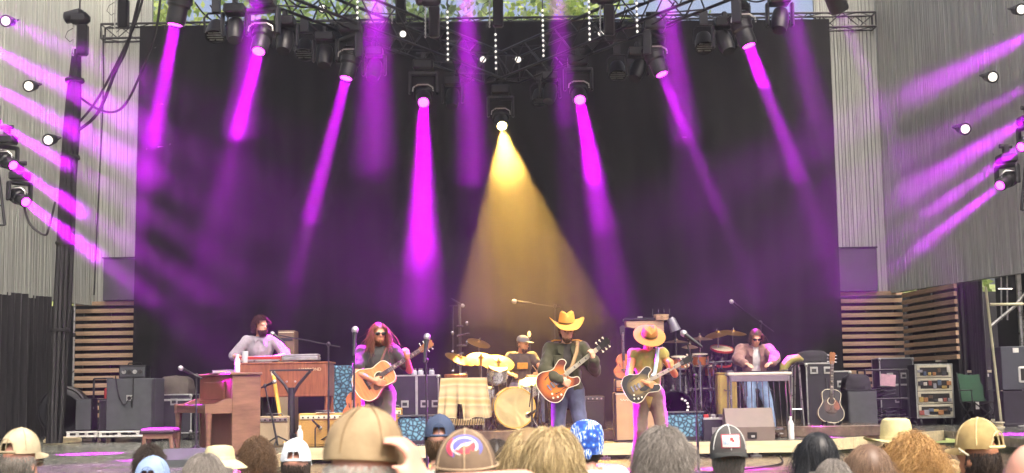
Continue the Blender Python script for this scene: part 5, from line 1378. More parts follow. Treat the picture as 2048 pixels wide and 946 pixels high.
M_SIDE = wood('mahogany', '5a2c1c', '7f452c', 4, (8, 1, 1), .35, .3)
M_NECK = wood('neck_maple', '7a5030', 'a07048', 4, (10, 1, 1), .4, .1)
M_EBON = mat('fingerboard', '3a2a22', .5)
M_FRETB = mat('fret_inlay', 'cfc6a8', .4)
def guitar(name, label, M, kind, top, side, binding, sc=1.0, light_board=False):
    """face towards -Y, neck along +X; origin at the middle of the body"""
    t = thing(name, label, 'guitar'); t.matrix_world = M @ Matrix.Scale(sc, 4)
    ac = kind == 'acoustic'
    out = outline(AC if ac else ES, 6); dp = .1 if ac else .048
    mb = MB(); mb.prism(out, dp); mb.build('body', side, t, smooth=True)
    mb = MB(); mb.prism([(x * .985, z * .985) for x, z in out], .003, None, -.0035); mb.build('top', top, t)
    n = len(out); mb = MB(); mb.tube([(x * .995, -.002, z * .995) for x, z in out] + [(out[0][0] * .995, -.002, out[0][1] * .995)], .0055, 5); mb.build('binding', binding, t, smooth=True)
    x1 = .255 if ac else .16
    nl = .38 if ac else .46
    bx('neck', M_NECK, t, (x1 + nl / 2 - .02, .008, 0), (nl + .04, .022, .048), .006)
    fb0 = .1 if ac else .13
    bx('fingerboard', M_FRETB if light_board else M_EBON, t, ((fb0 + x1 + nl) / 2, -.012, 0), (x1 + nl - fb0, .012, .052), .002)
    xe = x1 + nl
    for k in range(14 if ac else 18):
        fx = xe - (xe - fb0) * (1 - 2 ** (-k / 9.0)) * 1.25
        if fx > fb0: bx('fret', M_STEEL, t, (fx, -.0195, 0), (.003, .004, .05), .0008)
    for k in range(4): bx('inlay', M_KNOB if light_board else M_FRETB, t, (xe - .09 - .085 * k, -.019, 0), (.016, .003, .026), .0008)
    mb = MB(); mb.prism([(0, -.026), (.02, -.036), (.17, -.045), (.19, -.02), (.178, 0), (.19, .02), (.17, .045), (.02, .036), (0, .026)], .016, Matrix.Translation((xe, -.004, 0)) @ Matrix.Rotation(R(-8), 4, 'Z')); mb.build('headstock', M_NECK if ac else M_KNOB, t)
    for k in range(3):
        for s in (-1, 1):
            mb = MB(); px_ = xe + .04 + .05 * k; mb.tube([(px_, .004, s * .038), (px_, .004, s * .062)], .005, 6); mb.ell((px_, .004, s * .068), (.012, .007, .011), 8, 6); mb.build('tuner', M_CHROME if ac else M_IVORY, t, smooth=True)
    if ac:
        mb = MB(); mb.lathe([(1e-4, 0), (.048, 0)], 24, Matrix.Translation((.075, -.0045, 0)) @ Matrix.Rotation(math.pi / 2, 4, 'X')); mb.build('sound_hole', M_KNOB, t)
        mb = MB(); mb.lathe([(.052, -.001), (.062, -.001), (.062, .001), (.052, .001), (.052, -.001)], 24, Matrix.Translation((.075, -.005, 0)) @ Matrix.Rotation(math.pi / 2, 4, 'X')); mb.build('rosette', M_FRETB, t)
        bx('bridge', M_EBON, t, (-.09, -.009, 0), (.03, .01, .15), .003)
        mb = MB(); mb.prism(outline([(.1, -.05), (.02, -.035), (-.04, -.06), (-.05, -.11), (.0, -.13), (.06, -.1)], 4), .002, None, -.006); mb.build('pickguard', M_SIDE, t)
        bz = -.09
    else:
        for x_ in (-.01, .085): bx('pickup', M_CHROME, t, (x_, -.01, 0), (.034, .014, .068), .003)
        bx('bridge', M_CHROME, t, (-.06, -.012, 0), (.02, .014, .08), .003); bx('tailpiece', M_CHROME, t, (-.11, -.012, 0), (.02, .014, .085), .003)
        for s in (-1, 1):
            mb = MB(); mb.tube([(-.04 - .06, -.005, s * .105), (-.05, -.005, s * .118), (.0, -.005, s * .112), (.045, -.005, s * .122)], [.007, .004, .004, .007], 6); mb.build('sound_slot', M_KNOB, t, smooth=True)
        for (x_, z_) in ((-.1, -.15), (-.15, -.125), (-.05, -.155), (-.13, -.08)): tb('knob', M_IVORY, t, [(x_, -.004, z_), (x_, -.02, z_)], .012, 10)
        mb = MB(); mb.prism(outline([(.13, -.04), (.0, -.04), (-.03, -.06), (.03, -.1), (.12, -.08)], 4), .003, None, -.012); mb.build('pickguard', M_KNOB, t)
        bz = -.11
    for k in range(6):
        tb('string', M_STEEL, t, [(bz, -.02, (k - 2.5) * .0105), (xe, -.024, (k - 2.5) * .007), (xe + .05, -.02, (k - 2.5) * .009)], .0013, 4)
    return t
# dark sunburst acoustic on its stand at the right
M_BURST = burst('dark_sunburst', '5a4036', '180d0f', .04, .16)
q = P(1662, 800, 20.2)
zg = Z_MAIN
t = guitar('acoustic_guitar', 'dark sunburst acoustic guitar standing upright on its stand at the right', Matrix.Translation((q.x, 20.2, zg + .44)) @ Matrix.Rotation(R(-7), 4, 'X') @ Matrix.Rotation(R(-85), 4, 'Y') @ Matrix.Rotation(R(0), 4, 'X'), 'acoustic', M_BURST, M_SIDE, M_IVORY, .98)
t2 = thing('guitar_stand', 'black tripod guitar stand under the dark sunburst guitar', 'guitar stand', (q.x, 20.25, zg))
tb('post', M_BLK, t2, [(0, .15, .35), (0, .22, .85)], .014)
for i in (-1, 1): tb('leg', M_BLK, t2, [(0, .15, .35), (i * .24, -.06, .01)], .014); tb('cradle_arm', M_BLK, t2, [(i * .04, .13, .26), (i * .1, .08, .2), (i * .1, -.13, .18), (i * .1, -.15, .22)], .013, 6)
tb('leg', M_BLK, t2, [(0, .15, .35), (0, .42, .01)], .014)
# ============================================================ figures: helpers
def capsule(mb, p0, p1, r0, r1, n=12):
    p0, p1 = Vector(p0), Vector(p1); d = p1 - p0; L = max(d.length, 1e-4)
    A = aim(p0, d if d.length > 1e-4 else (0, 0, 1))
    pr = [(max(1e-5, r0 * math.sin(a)), -r0 * math.cos(a)) for a in (0, .4, .8, 1.2, 1.57)] + [(max(1e-5, r1 * math.cos(a)), L + r1 * math.sin(a)) for a in (0, .37, .77, 1.17, 1.57)]
    mb.lathe(pr, n, A)
def blob(name, prims, m, parent, voxel=.012, smooth=4, keep=None, disp=None, matfn=None):
    """one continuous skin grown over capsules and ellipsoids"""
    mb = MB()
    for q in prims:
        if q[0] == 'c': capsule(mb, q[1], q[2], q[3], q[4])
        else: mb.ell((0, 0, 0), q[2], 16, 11, (Matrix.Translation(q[1]) @ q[3]) if len(q) > 3 else Matrix.Translation(q[1]))
    me = bpy.data.meshes.new('tmp'); me.from_pydata(mb.v, [], mb.f)
    o = bpy.data.objects.new('tmp', me)
    md = o.modifiers.new('r', 'REMESH'); md.mode = 'VOXEL'; md.voxel_size = voxel
    if smooth:
        sm = o.modifiers.new('s', 'SMOOTH'); sm.factor = .5; sm.iterations = smooth
    nm = evaluated_mesh(o); bpy.data.meshes.remove(me)
    if keep or disp:
        bm = bmesh.new(); bm.from_mesh(nm)
        if disp:
            bm.normal_update()
            for v in bm.verts: v.co += v.normal * disp(v.co)
        if keep:
            bmesh.ops.delete(bm, geom=[f for f in bm.faces if not keep(f.calc_center_median())], context='FACES')
        bm.to_mesh(nm); bm.free()
    for x in (m if isinstance(m, (list, tuple)) else [m]): nm.materials.append(x)
    if matfn:
        nm.polygons.foreach_set('material_index', [matfn(p.center) for p in nm.polygons])
    nm.polygons.foreach_set('use_smooth', [True] * len(nm.polygons)); nm.name = name
    ob = bpy.data.objects.new(name, nm); col.objects.link(ob); ob.parent = parent
    return ob
def ik(a, b, l1, l2, pole):
    a, b = Vector(a), Vector(b); d = b - a; L = min(d.length, (l1 + l2) * .998); dn = d.normalized()
    x = (l1 * l1 - l2 * l2 + L * L) / (2 * L); h = math.sqrt(max(0, l1 * l1 - x * x))
    pv = Vector(pole); pv = (pv - dn * pv.dot(dn)); pv = pv.normalized() if pv.length > 1e-5 else dn.orthogonal().normalized()
    return a + dn * x + pv * h, a + dn * L
def folds(amp, sc=9.0, sd=0.0):
    amp *= 1.5
    return lambda p: amp * (mnoise.noise(Vector((p.x * sc, p.y * sc, p.z * sc * .55 + sd))) + .5 * mnoise.noise(Vector((p.x * sc * 2.3, p.y * sc * 2.3, p.z * sc * 2.1 + sd))))
def skin_mat(name, h):
    if name in MATS: return MATS[name]
    m = mat(name, h, .5, 0, .1, 14, .0006, 220)
    b = m.node_tree.nodes['Principled BSDF']; b.inputs['Subsurface Weight'].default_value = .12; b.inputs['Subsurface Radius'].default_value = (.012, .005, .003); b.inputs['Subsurface Scale'].default_value = .6
    return m
SK_FAIR, SK_TAN, SK_PINK = skin_mat('skin_fair', 'd3a083'), skin_mat('skin_tan', 'b9805f'), skin_mat('skin_pink', 'dba28c')
M_LENS = mat('dark_sunglass', '0c0c0e', .15)
M_LIP = mat('lip', '9a5a50', .5)
M_EYE = mat('eye', '1c1512', .25)
def cloth_mat(name, h, var=.15, sc=8, bump=.0012, h2=None):
    return mat(name, h, .88, 0, var, sc, bump, 240, sheen=.15, h2=h2)
def hair_mat(name, h1, h2):
    if name in MATS: return MATS[name]
    m, nt, bs = _base(name)
    at = nt.nodes.new('ShaderNodeAttribute'); at.attribute_name = 'tone'
    nt.links.new(_ramp(nt, at.outputs['Fac'], [(0, C(h1)), (1, C(h2))]), bs.inputs['Base Color'])
    bs.inputs['Roughness'].default_value = .42; bs.inputs['Specular IOR Level'].default_value = .4
    MATS[name] = m; return m
def hair(par, HM, m, n=1500, length=.25, curl=0.0, freq=40.0, rad=.0016, mask=None, lift=.02, stiff=.5, seg=9, part=True, R3=(.082, .1, .112), vary=.3, wave=0.0, sd=1, gather=None, outward=0.0, front=-.35, clear=True, name='hair'):
    """strands rooted on the scalp that flow over the skull and hang; HM = head frame in the figure's space"""
    rs = np.random.RandomState(sd)
    if R3[2] > .1: HM = HM @ Matrix.Translation((0, .01, .014))
    Rr = np.array(R3)
    u = rs.normal(size=(n * 4, 3)); u /= np.linalg.norm(u, axis=1)[:, None]
    ok = (u[:, 2] > -.45) & ~((u[:, 1] < front) & (u[:, 2] < .5)) if mask is None else mask(u)
    u = u[ok][:n]; n = len(u)
    p = u * Rr
    L = length * (1 - vary * rs.rand(n)); step = (L / seg)[:, None]
    lift_i = 1.0 + lift * (.3 + rs.rand(n))[:, None]
    pts = [p.copy()]
    side = np.sign(u[:, :1] + .05)
    ph = rs.rand(n) * 6.28
    drift = rs.normal(size=(n, 3)) * .2
    rs_c = rs.rand(n)
    for k in range(seg):
        q = p / Rr; r = np.linalg.norm(q, axis=1)[:, None]
        nrm = (p / Rr ** 2); nrm /= np.linalg.norm(nrm, axis=1)[:, None] + 1e-9
        g = np.zeros((n, 3)); g[:, 2] = -1
        flow = g * .9 + drift
        if part: flow = flow + np.hstack([side * .9 * np.clip(u[:, 2:3], 0, 1), np.zeros((n, 1)), np.zeros((n, 1))]) * max(0, 1 - k / 3)
        else: flow = flow + np.hstack([u[:, :1], u[:, 1:2], np.zeros((n, 1))]) * 1.0 * max(0, 1 - k / 3)
        if outward: flow = flow + nrm * outward
        near = (r < 1.25)
        tan = flow - nrm * np.sum(flow * nrm, axis=1)[:, None]
        d = np.where(near, tan * .85 + flow * .15 + nrm * outward, flow)
        if gather is not None:
            gp = np.array(gather); to = gp - p; w = min(1, k / seg * 1.3); d = d * (1 - w * .75) + to / (np.linalg.norm(to, axis=1)[:, None] + 1e-6) * w * .75
        d /= np.linalg.norm(d, axis=1)[:, None] + 1e-9
        p = p + d * step
        q = p / Rr; r = np.linalg.norm(q, axis=1)[:, None]
        p = np.where(r < lift_i, p * lift_i / np.maximum(r, 1e-6), p)
        if clear:
            sgn = np.where(p[:, 0] >= 0, 1.0, -1.0)
            fz = (p[:, 1] < -.035) & (p[:, 2] < .055) & (np.abs(p[:, 0]) < .078)
            p[:, 0] = np.where(fz, sgn * (.078 + .015 * rs_c), p[:, 0])
            p[:, 1] = np.where(fz, np.maximum(p[:, 1], -.085), p[:, 1])
        pts.append(p.copy())
    Pt = np.stack(pts, 1)                                   # n, seg+1, 3
    s = np.arange(seg + 1)[None, :] / seg
    if curl:
        amp = curl * np.minimum(1, s * 2.2)[..., None]
        an = ph[:, None] + freq * s * L[:, None]
        e1 = rs.normal(size=(n, 1, 3)); e1 /= np.linalg.norm(e1, axis=2)[..., None]
        e2 = np.cross(e1, np.array([.3, .2, .93])); e2 /= np.linalg.norm(e2, axis=2)[..., None]
        Pt = Pt + amp * (np.cos(an)[..., None] * e1 + np.sin(an)[..., None] * e2)
    if wave:
        cl = np.floor(np.arctan2(u[:, 1], u[:, 0]) * 4 + u[:, 2] * 3)
        Pt = Pt + (np.sin(cl[:, None] * 2.1 + s * 9)[..., None] * np.array([1, .6, 0])) * wave * s[..., None]
    M4 = np.array(HM); Pt = Pt @ M4[:3, :3].T + M4[:3, 3]
    T = np.gradient(Pt, axis=1); T /= np.linalg.norm(T, axis=2)[..., None] + 1e-9
    X_ = np.cross(T, rs.normal(size=(n, 1, 3))); X_ /= np.linalg.norm(X_, axis=2)[..., None] + 1e-9
    Y_ = np.cross(T, X_)
    w = rad * (1 - .65 * s)[..., None] * (0.7 + .6 * rs.rand(n))[:, None, None]
    V = np.stack([Pt + X_ * w, Pt + (-.5 * X_ + .87 * Y_) * w, Pt + (-.5 * X_ - .87 * Y_) * w], 2).reshape(-1, 3)
    i = np.arange(n)[:, None, None] * (seg + 1) * 3; j = np.arange(seg)[None, :, None] * 3; k = np.arange(3)[None, None, :]; k2 = (k + 1) % 3
    Fq = np.stack([i + j + k, i + j + k2, i + j + 3 + k2, i + j + 3 + k], -1).reshape(-1, 4)
    tone = np.repeat(np.clip(rs.rand(n) * .8 + .2 * rs.rand(n), 0, 1), (seg + 1) * 3)
    return np_mesh(name, V, Fq, m, par, tone, smooth=True)
def scalp(par, HM, m, R3=(.084, .102, .114), front=-.35, low=-.4, name='hair_base'):
    HM = HM @ Matrix.Translation((0, .01, .014))
    mb = MB(); mb.ell((0, 0, 0), R3, 20, 14, HM)
    vs = mb.v; inv = HM.inverted()
    keepf = []
    for f in mb.f:
        c = inv @ (sum((Vector(vs[i]) for i in f), Vector()) / len(f)); q = Vector((c.x / R3[0], c.y / R3[1], c.z / R3[2]))
        if q.z > low and not (q.y < front and q.z < .5): keepf.append(f)
    mb.f = keepf; mb.mi = [0] * len(keepf)
    return mb.build(name, m, par, smooth=True)

FING = [(-.036, .075, .0095), (-.013, .085, .0095), (.012, .08, .009), (.034, .062, .008)]
def hand_prims(wrist, fwd, palm_n, curl, side):
    """palm with four fingers and a thumb; fwd = towards fingertips, palm_n = out of the palm"""
    f = Vector(fwd).normalized(); n = Vector(palm_n); n = (n - f * n.dot(f)).normalized(); s = f.cross(n) * side
    w = Vector(wrist); out = [('c', w, w + f * .03, .026, .03)]
    for off, ln, r in FING:
        k0 = w + f * .085 + s * off
        out.append(('c', w + f * .015 + s * off * .5, k0, .017, .0135))
        a1, a2 = curl * .8, curl * 1.9
        m1 = k0 + (f * math.cos(a1) + n * math.sin(a1)) * ln * .52
        e1 = m1 + (f * math.cos(a2) + n * math.sin(a2)) * ln * .48
        out += [('c', k0, m1, r * 1.15, r), ('c', m1, e1, r, r * .8)]
    t0 = w + f * .02 - s * .03; t1 = t0 + (f * .5 - s * .65 + n * .4).normalized() * .04; t2 = t1 + (f * .8 - s * .2 + n * .5).normalized() * .035
    out += [('c', t0, t1, .016, .0125), ('c', t1, t2, .012, .0095)]
    return out
def figure(name, label, loc, rotz, H=1.76, skin=None, lean=0.0, side_lean=0.0, twist=0.0, pelvis=(0, 0, .95), head=(0, 0, 0), hands=None, feet=None, knees=(-.1, -1, 0), elbows=None, build=1.0, voxel=.0095, grp=None, curl=(.5, .5), hand_dirs=None, arms=True, nose=True):
    """standing or seated figure facing -Y; returns dict with joints and frames (all in the figure's own space)"""
    t = thing(name, label, 'person', loc, rotz, grp, H / 1.76)
    skin = skin or SK_FAIR
    pv = Vector(pelvis)
    TM = Matrix.Translation(pv) @ Euler((lean, side_lean, twist)).to_matrix().to_4x4()
    tp = lambda x, y, z: TM @ Vector((x, y, z))
    B = build
    J = dict(sl=tp(.18 * B, 0, .46), sr=tp(-.18 * B, 0, .46), neck=tp(0, .0, .52), hl=TM @ Vector((.09, 0, -.03)), hr=TM @ Vector((-.09, 0, -.03)))
    HM = Matrix.Translation(tp(0, -.02, .535)) @ Euler((lean * .4 + head[0], head[1], head[2])).to_matrix().to_4x4() @ Matrix.Translation((0, -.015, .125))
    hp = lambda x, y, z: HM @ Vector((x, y, z))
    HR = HM.to_3x3().to_4x4(); TR = TM.to_3x3().to_4x4()
    feet = feet or ((.12, -.02, .08), (-.12, .03, .08))
    kl, al = ik(J['hl'], feet[0], .44, .43, knees); kr, ar = ik(J['hr'], feet[1], .44, .43, (-knees[0], knees[1], knees[2]))
    hands = hands or (tuple(tp(.24 * B, -.04, -.08)), tuple(tp(-.24 * B, -.04, -.08)))
    elbows = elbows or ((.5, .8, -.3), (-.5, .8, -.3))
    el, wl = ik(J['sl'], hands[0], .29, .255, elbows[0]); er, wr = ik(J['sr'], hands[1], .29, .255, elbows[1])
    J.update(kl=kl, kr=kr, al=al, ar=ar, el=el, er=er, wl=wl, wr=wr)
    torso = [('e', tp(0, .01, .0), (.16 * B, .115 * B, .125), TR), ('e', tp(0, 0, .17), (.14 * B, .1 * B, .17), TR), ('e', tp(0, 0, .34), (.17 * B, .115 * B, .17), TR), ('c', tp(-.13 * B, .005, .45), tp(.13 * B, .005, .45), .066, .066)]
    neck = [('c', tp(0, .01, .47), hp(0, .015, -.06), .056, .052)]
    hd = [('e', hp(0, .012, .022), (.078, .096, .098), HR), ('e', hp(0, -.02, -.04), (.062, .072, .085), HR), ('e', hp(0, -.06, -.098), (.03, .028, .022), HR), ('c', hp(-.035, -.082, .012), hp(.035, -.082, .012), .014, .014)]
    if nose: hd += [('c', hp(0, -.09, .0), hp(0, -.108, -.032), .008, .0135), ('c', hp(-.02, -.086, -.066), hp(.02, -.086, -.066), .009, .009)]
    for s in (-1, 1): hd.append(('e', hp(s * .079, .014, -.012), (.011, .022, .033), HR))
    legs = lambda e: [('c', J['hl'], kl, .088 * B + e, .056 + e), ('c', kl, al, .054 + e, .036 + e), ('c', J['hr'], kr, .088 * B + e, .056 + e), ('c', kr, ar, .054 + e, .036 + e)]
    feetp = []
    for a, s in ((al, 1), (ar, -1)):
        g = Vector((a.x, a.y, .04)); feetp += [('c', a, g + Vector((0, .02, 0)), .04, .038), ('c', g + Vector((0, .035, -.002)), g + Vector((s * .03, -.15, -.008)), .038, .032)]
    upper = lambda e, f=1.0: [('c', J['sl'], J['sl'].lerp(el, f), .052 * B + e, .042 + e), ('c', J['sr'], J['sr'].lerp(er, f), .052 * B + e, .042 + e)]
    fore = lambda e, f=1.0: [('c', el, el.lerp(wl, f), .041 + e, .028 + e), ('c', er, er.lerp(wr, f), .041 + e, .028 + e)]
    hds = hand_dirs or (((wl - el), (0, .3, -1)), ((wr - er), (0, .3, -1)))
    hnd = hand_prims(wl, hds[0][0], hds[0][1], curl[0], 1) + hand_prims(wr, hds[1][0], hds[1][1], curl[1], -1)
    allp = torso + neck + hd + legs(0) + feetp + (upper(0) + fore(0) + hnd if arms else [])
    body = blob('body', allp, skin, t, voxel, 3)
    return dict(t=t, J=J, TM=TM, HM=HM, HR=HR, TR=TR, torso=torso, legs=legs, upper=upper, fore=fore, feet=feetp, hp=hp, tp=tp, B=B, body=body, neck=neck)
def grow(prims, e):
    return [('c', q[1], q[2], q[3] + e, q[4] + e) if q[0] == 'c' else ('e', q[1], tuple(x + e for x in q[2]), *q[3:]) for q in prims]
def shirt(f, m, e=.014, sleeve=.9, hem=-.12, name='shirt', long=0.0, amp=.007, keep=None, voxel=.012, sd=0, drop=True):
    pr = grow(f['torso'], e)
    if hem < -.1: pr.append(('e', f['tp'](0, .01, (hem - .02) / 2), (.168 * f['B'] + e, .12 * f['B'] + e, abs(hem) * .9 + .05), f['TR']))
    if sleeve: pr += f['upper'](e + .008, min(1, sleeve))
    if long: pr += f['fore'](e + .006, long)
    inv = f['TM'].inverted()
    def kp(c):
        q = inv @ c
        low = q.z > hem or abs(q.x) > .22 * f['B']
        nk = not (q.z > .515 and abs(q.x) < .085)
        return low and nk and (keep is None or keep(q))
    return blob(name, pr, m, f['t'], voxel, 3, kp, folds(amp, 8, sd))
def trousers(f, m, e=.016, amp=.007, sd=5, voxel=.013):
    inv = f['TM'].inverted()
    return blob('trousers', grow(f['torso'][:1], e * .8) + f['legs'](e), m, f['t'], voxel, 3, lambda c: (inv @ c).z < .09 and c.z > .07, folds(amp, 7, sd))
def shoes(f, m):
    for k in (0, 2): blob('shoe', grow(f['feet'][k:k + 2], .009), m, f['t'], .012, 2, lambda c: c.z < .14)
def eyes(f):
    for s in (-1, 1):
        mb = MB(); mb.ell(f['hp'](s * .031, -.087, .0), (.011, .006, .006), 10, 6, None); o = mb.build('eye', M_EYE, f['t'], smooth=True)
def shades(f, m=None):
    mb = MB(); hp = f['hp']; HM = f['HM']
    for s in (-1, 1): mb.ell((s * .034, -.096, .0), (.03, .008, .021), 12, 7, HM)
    mb.tube([hp(-.012, -.1, .004), hp(.012, -.1, .004)], .004, 5)
    for s in (-1, 1): mb.tube([hp(s * .06, -.094, .006), hp(s * .082, -.03, .008), hp(s * .084, .02, -.002)], .0035, 5)
    mb.build('sunglasses', m or M_LENS, f['t'], smooth=True)
def hat(f, prof, m, band=None, brim_fn=None, crown_fn=None, n=40, sx=1.0, sy=1.18, M=None, name='hat'):
    HM = f['HM'] @ (M or Matrix.Identity(4))
    def fn(p):
        return crown_fn(p) if crown_fn else p
    mb = MB(); mb.lathe(prof, n, HM, sx, sy, fn=None if not crown_fn else (lambda p: crown_fn(p)))
    h = mb.build(name, m, f['t'], smooth=True)
    return h
# ============================================================ the band
C_GREY = cloth_mat('shirt_pale_grey', '837f86', h2='98949c')
C_BLK = cloth_mat('shirt_charcoal', '2f302e')
C_OLIVE = cloth_mat('jacket_olive', '3c3b28')
C_JEAN = cloth_mat('dark_denim', '3f4256', h2='545876')
C_JEAN2 = cloth_mat('blue_denim', '5f7898', h2='7f96b4')
C_TAUPE = cloth_mat('trousers_taupe', '4f4c40')
C_KHAKI = cloth_mat('khaki_shirt', '857e46', h2='a0984f')
C_TANP = cloth_mat('trousers_tan', '66584a')
C_SUEDE = cloth_mat('brown_suede', '7a5c50', h2='93726a')
C_WHT = cloth_mat('white_cotton', 'cfcdc8')
C_DKT = cloth_mat('dark_tee', '3c3836')
M_BOOT = mat('boot_leather', '3a2a20', .45)
M_FELT = mat('tan_felt', 'd09a45', .85, 0, .12, 7, .0008, 200)  # tan felt, with the spotlight's yellow on the hat put into its colour
M_FELT2 = mat('brown_felt', 'a8763c', .85, 0, .12, 7, .0008, 200)
M_BAND = mat('hat_band', '5a4028', .6)
H_BRN = hair_mat('hair_brown', '2a1a12', '5a3a26')
H_LBRN = hair_mat('hair_long_brown', '4a2a1a', '8f5a38')
H_DBLD = hair_mat('hair_dark_blond', '3d2e22', '7d6248')
def foot_at(px, Y, z): return Vector((X(px, Y), Y, z))
def wpos(f, M): return W(f['t']) @ M

# --- keyboard player, standing behind the organ
f = figure('person', 'keyboard player in a pale grey shirt singing at the organ', foot_at(521, 20.35, Z_MAIN), R(4), 1.94, SK_FAIR, lean=.10, head=(-.05, 0, .75), hands=((.24, -.36, 1.17), (-.22, -.38, 1.17)), elbows=((.8, .5, -.4), (-.8, .5, -.4)), curl=(.35, .35), grp='band on the stage')
shirt(f, C_GREY, .018, 1.0, -.14, amp=.008); trousers(f, C_TAUPE); shoes(f, M_BOOT); eyes(f)
for s in (-1, 1):
    mb = MB(); mb.prism([(0, 0), (s * .07, .015), (s * .05, -.06)], .008, f['TM'] @ Matrix.Translation((s * .005, -.115, .49)) @ Matrix.Rotation(R(-25), 4, 'X')); mb.build('collar', C_GREY, f['t'])
scalp(f['t'], f['HM'], H_BRN, (.088, .106, .117), front=-.2); hair(f['t'], f['HM'], H_BRN, 1700, .085, .010, 110, .0022, sd=3, part=False, lift=.12, outward=.3, front=-.15)
hair(f['t'], f['HM'] @ Matrix.Translation((0, -.03, -.055)), H_BRN, 700, .07, .004, 90, .0022, R3=(.064, .066, .075), mask=lambda u: (u[:, 1] < .1) & (u[:, 2] < -.1), lift=.05, sd=4, part=False, name='beard', clear=False)
# --- acoustic guitarist
GA_ang = R(31)
f = figure('person', 'long-haired guitarist in a black tee and sunglasses playing acoustic', foot_at(757, 15.75, Z_APR), R(4), 1.80, SK_TAN, lean=-.02, head=(.05, 0, .28), hands=((.33, -.27, 1.32), (-.05, -.29, 1.08)), elbows=((.6, .3, -1), (-1.2, .3, -.2)), build=1.0, curl=(1.15, .7), hand_dirs=(((-.15, -.2, .9), (-.7, .7, 0)), ((.85, -.15, -.3), (.1, .9, -.1))), grp='band on the stage', feet=((.14, -.06, .08), (-.13, .04, .08)))
shirt(f, C_BLK, .02, .72, -.16, amp=.009); trousers(f, C_TAUPE, .024, .009); shoes(f, M_BOOT); shades(f)
scalp(f['t'], f['HM'], H_LBRN, (.088, .106, .118)); hair(f['t'], f['HM'], H_LBRN, 1700, .36, .010, 48, .0022, sd=7, wave=.014, lift=.07, front=-.25)
hair(f['t'], f['HM'] @ Matrix.Translation((0, -.04, -.065)), H_LBRN, 380, .04, .004, 60, .0018, R3=(.058, .056, .062), mask=lambda u: (u[:, 1] < -.1) & (u[:, 2] < -.15), lift=.04, sd=8, part=False, name='beard', clear=False)
GM = W(f['t']) @ Matrix.Translation((-.045, -.235, 1.085)) @ Matrix.Rotation(R(-12), 4, 'X') @ Matrix.Rotation(-GA_ang, 4, 'Y') @ Matrix.Rotation(R(-8), 4, 'Z')
guitar('acoustic_guitar', 'orange-brown acoustic guitar played by the long-haired man', GM, 'acoustic', M_SPRUCE, M_SIDE, M_IVORY, .95)
mb = MB(); mb.tube([f['tp'](.09, -.1, .49), f['tp'](.02, -.15, .3), Vector((-.08, -.2, 1.2))], .016, 6); mb.build('guitar_strap', M_BAND, f['t'], smooth=True)
# --- lead guitarist in the cowboy hat
f = figure('person', 'lead guitarist in a curled tan cowboy hat and olive jacket', foot_at(1134, 15.45, Z_APR), R(2), 1.79, SK_FAIR, lean=.03, head=(.16, 0, .08), hands=((.27, -.30, 1.27), (-.09, -.29, 1.05)), elbows=((.45, .35, -1), (-1.2, .5, -.25)), curl=(1.15, .8), hand_dirs=(((-.1, -.2, .9), (-.7, .7, 0)), ((.85, -.1, -.35), (.1, .9, -.1))), grp='band on the stage', feet=((.19, -.1, .08), (-.16, .05, .08)), build=.98)
shirt(f, C_DKT, .012, .4, -.1, name='shirt'); trousers(f, C_JEAN, .02, .009); shoes(f, M_BOOT); eyes(f)
shirt(f, C_OLIVE, .027, 1.0, -.24, name='jacket', long=.95, amp=.011, keep=lambda q: not (q.y < -.02 and abs(q.x) < .04 + .05 * max(0, .5 - q.z) and q.z > -.3))
for s in (-1, 1):
    mb = MB(); mb.prism([(0, .02), (s * .08, .03), (s * .075, -.05), (s * .03, -.08)], .01, f['TM'] @ Matrix.Translation((s * .03, -.135, .46)) @ Matrix.Rotation(R(-20), 4, 'X')); mb.build('collar', C_OLIVE, f['t'])
for s in (-1, 1): bx('chest_pocket', C_OLIVE, f['t'], (s * .105, -.158, .33), (.1, .012, .11), .006, f['TM'])
for s in (-1, 1): tb('piping', M_FELT, f['t'], [f['tp'](s * .06, .01, .548), f['tp'](s * .13, .01, .552), f['tp'](s * .2, .01, .525), f['tp'](s * .24, .01, .47)], .009, 6)
def cowboy(p):
    r = math.hypot(p.x, p.y)
    if r > .1 and p.z < .075: p = p + Vector((0, 0, .075 * max(0, (abs(p.x) - .075) / .12) ** 1.7 - .03 * max(0, (abs(p.y) - .1) / .12)))
    if p.z > .13: p = p + Vector((0, 0, -.035 * math.exp(-(p.x / .028) ** 2) - .02 * max(0, p.y / .1)))
    if p.z > .1 and p.y < 0: p.x *= 1 - .25 * min(1, -p.y / .1)
    return p
CP = [(.192, .0), (.194, .004), (.15, .004), (.105, .0), (.092, .012), (.09, .05), (.085, .1), (.076, .14), (.055, .155), (.02, .158), (1e-4, .157)]
TILT = Matrix.Translation((0, .008, .07)) @ Matrix.Rotation(R(4), 4, 'X')
mb = MB(); mb.lathe(CP, 48, f['HM'] @ TILT, 1.0, 1.14, fn=cowboy); h_ = mb.build('hat', M_FELT, f['t'], smooth=True)
mb = MB(); mb.lathe([(.094, .014), (.0935, .034)], 40, f['HM'] @ TILT, 1.0, 1.14); mb.build('band', M_BAND, h_, smooth=True)
hair(f['t'], f['HM'], H_BRN, 500, .09, .006, 60, .002, mask=lambda u: (u[:, 2] < .3) & (u[:, 2] > -.5) & (u[:, 1] > -.2), sd=9)
hair(f['t'], f['HM'] @ Matrix.Translation((0, -.04, -.07)), H_DBLD, 300, .02, .002, 60, .0014, R3=(.058, .056, .058), mask=lambda u: (u[:, 1] < -.1) & (u[:, 2] < 0), lift=.03, sd=8, part=False, name='stubble', clear=False)
M_ESB = burst('amber_sunburst', 'd9771f', '5a1c0c', .12, .235)
GM = W(f['t']) @ Matrix.Translation((-.135, -.27, 1.035)) @ Matrix.Rotation(R(-10), 4, 'X') @ Matrix.Rotation(R(-37), 4, 'Y') @ Matrix.Rotation(R(-8), 4, 'Z')
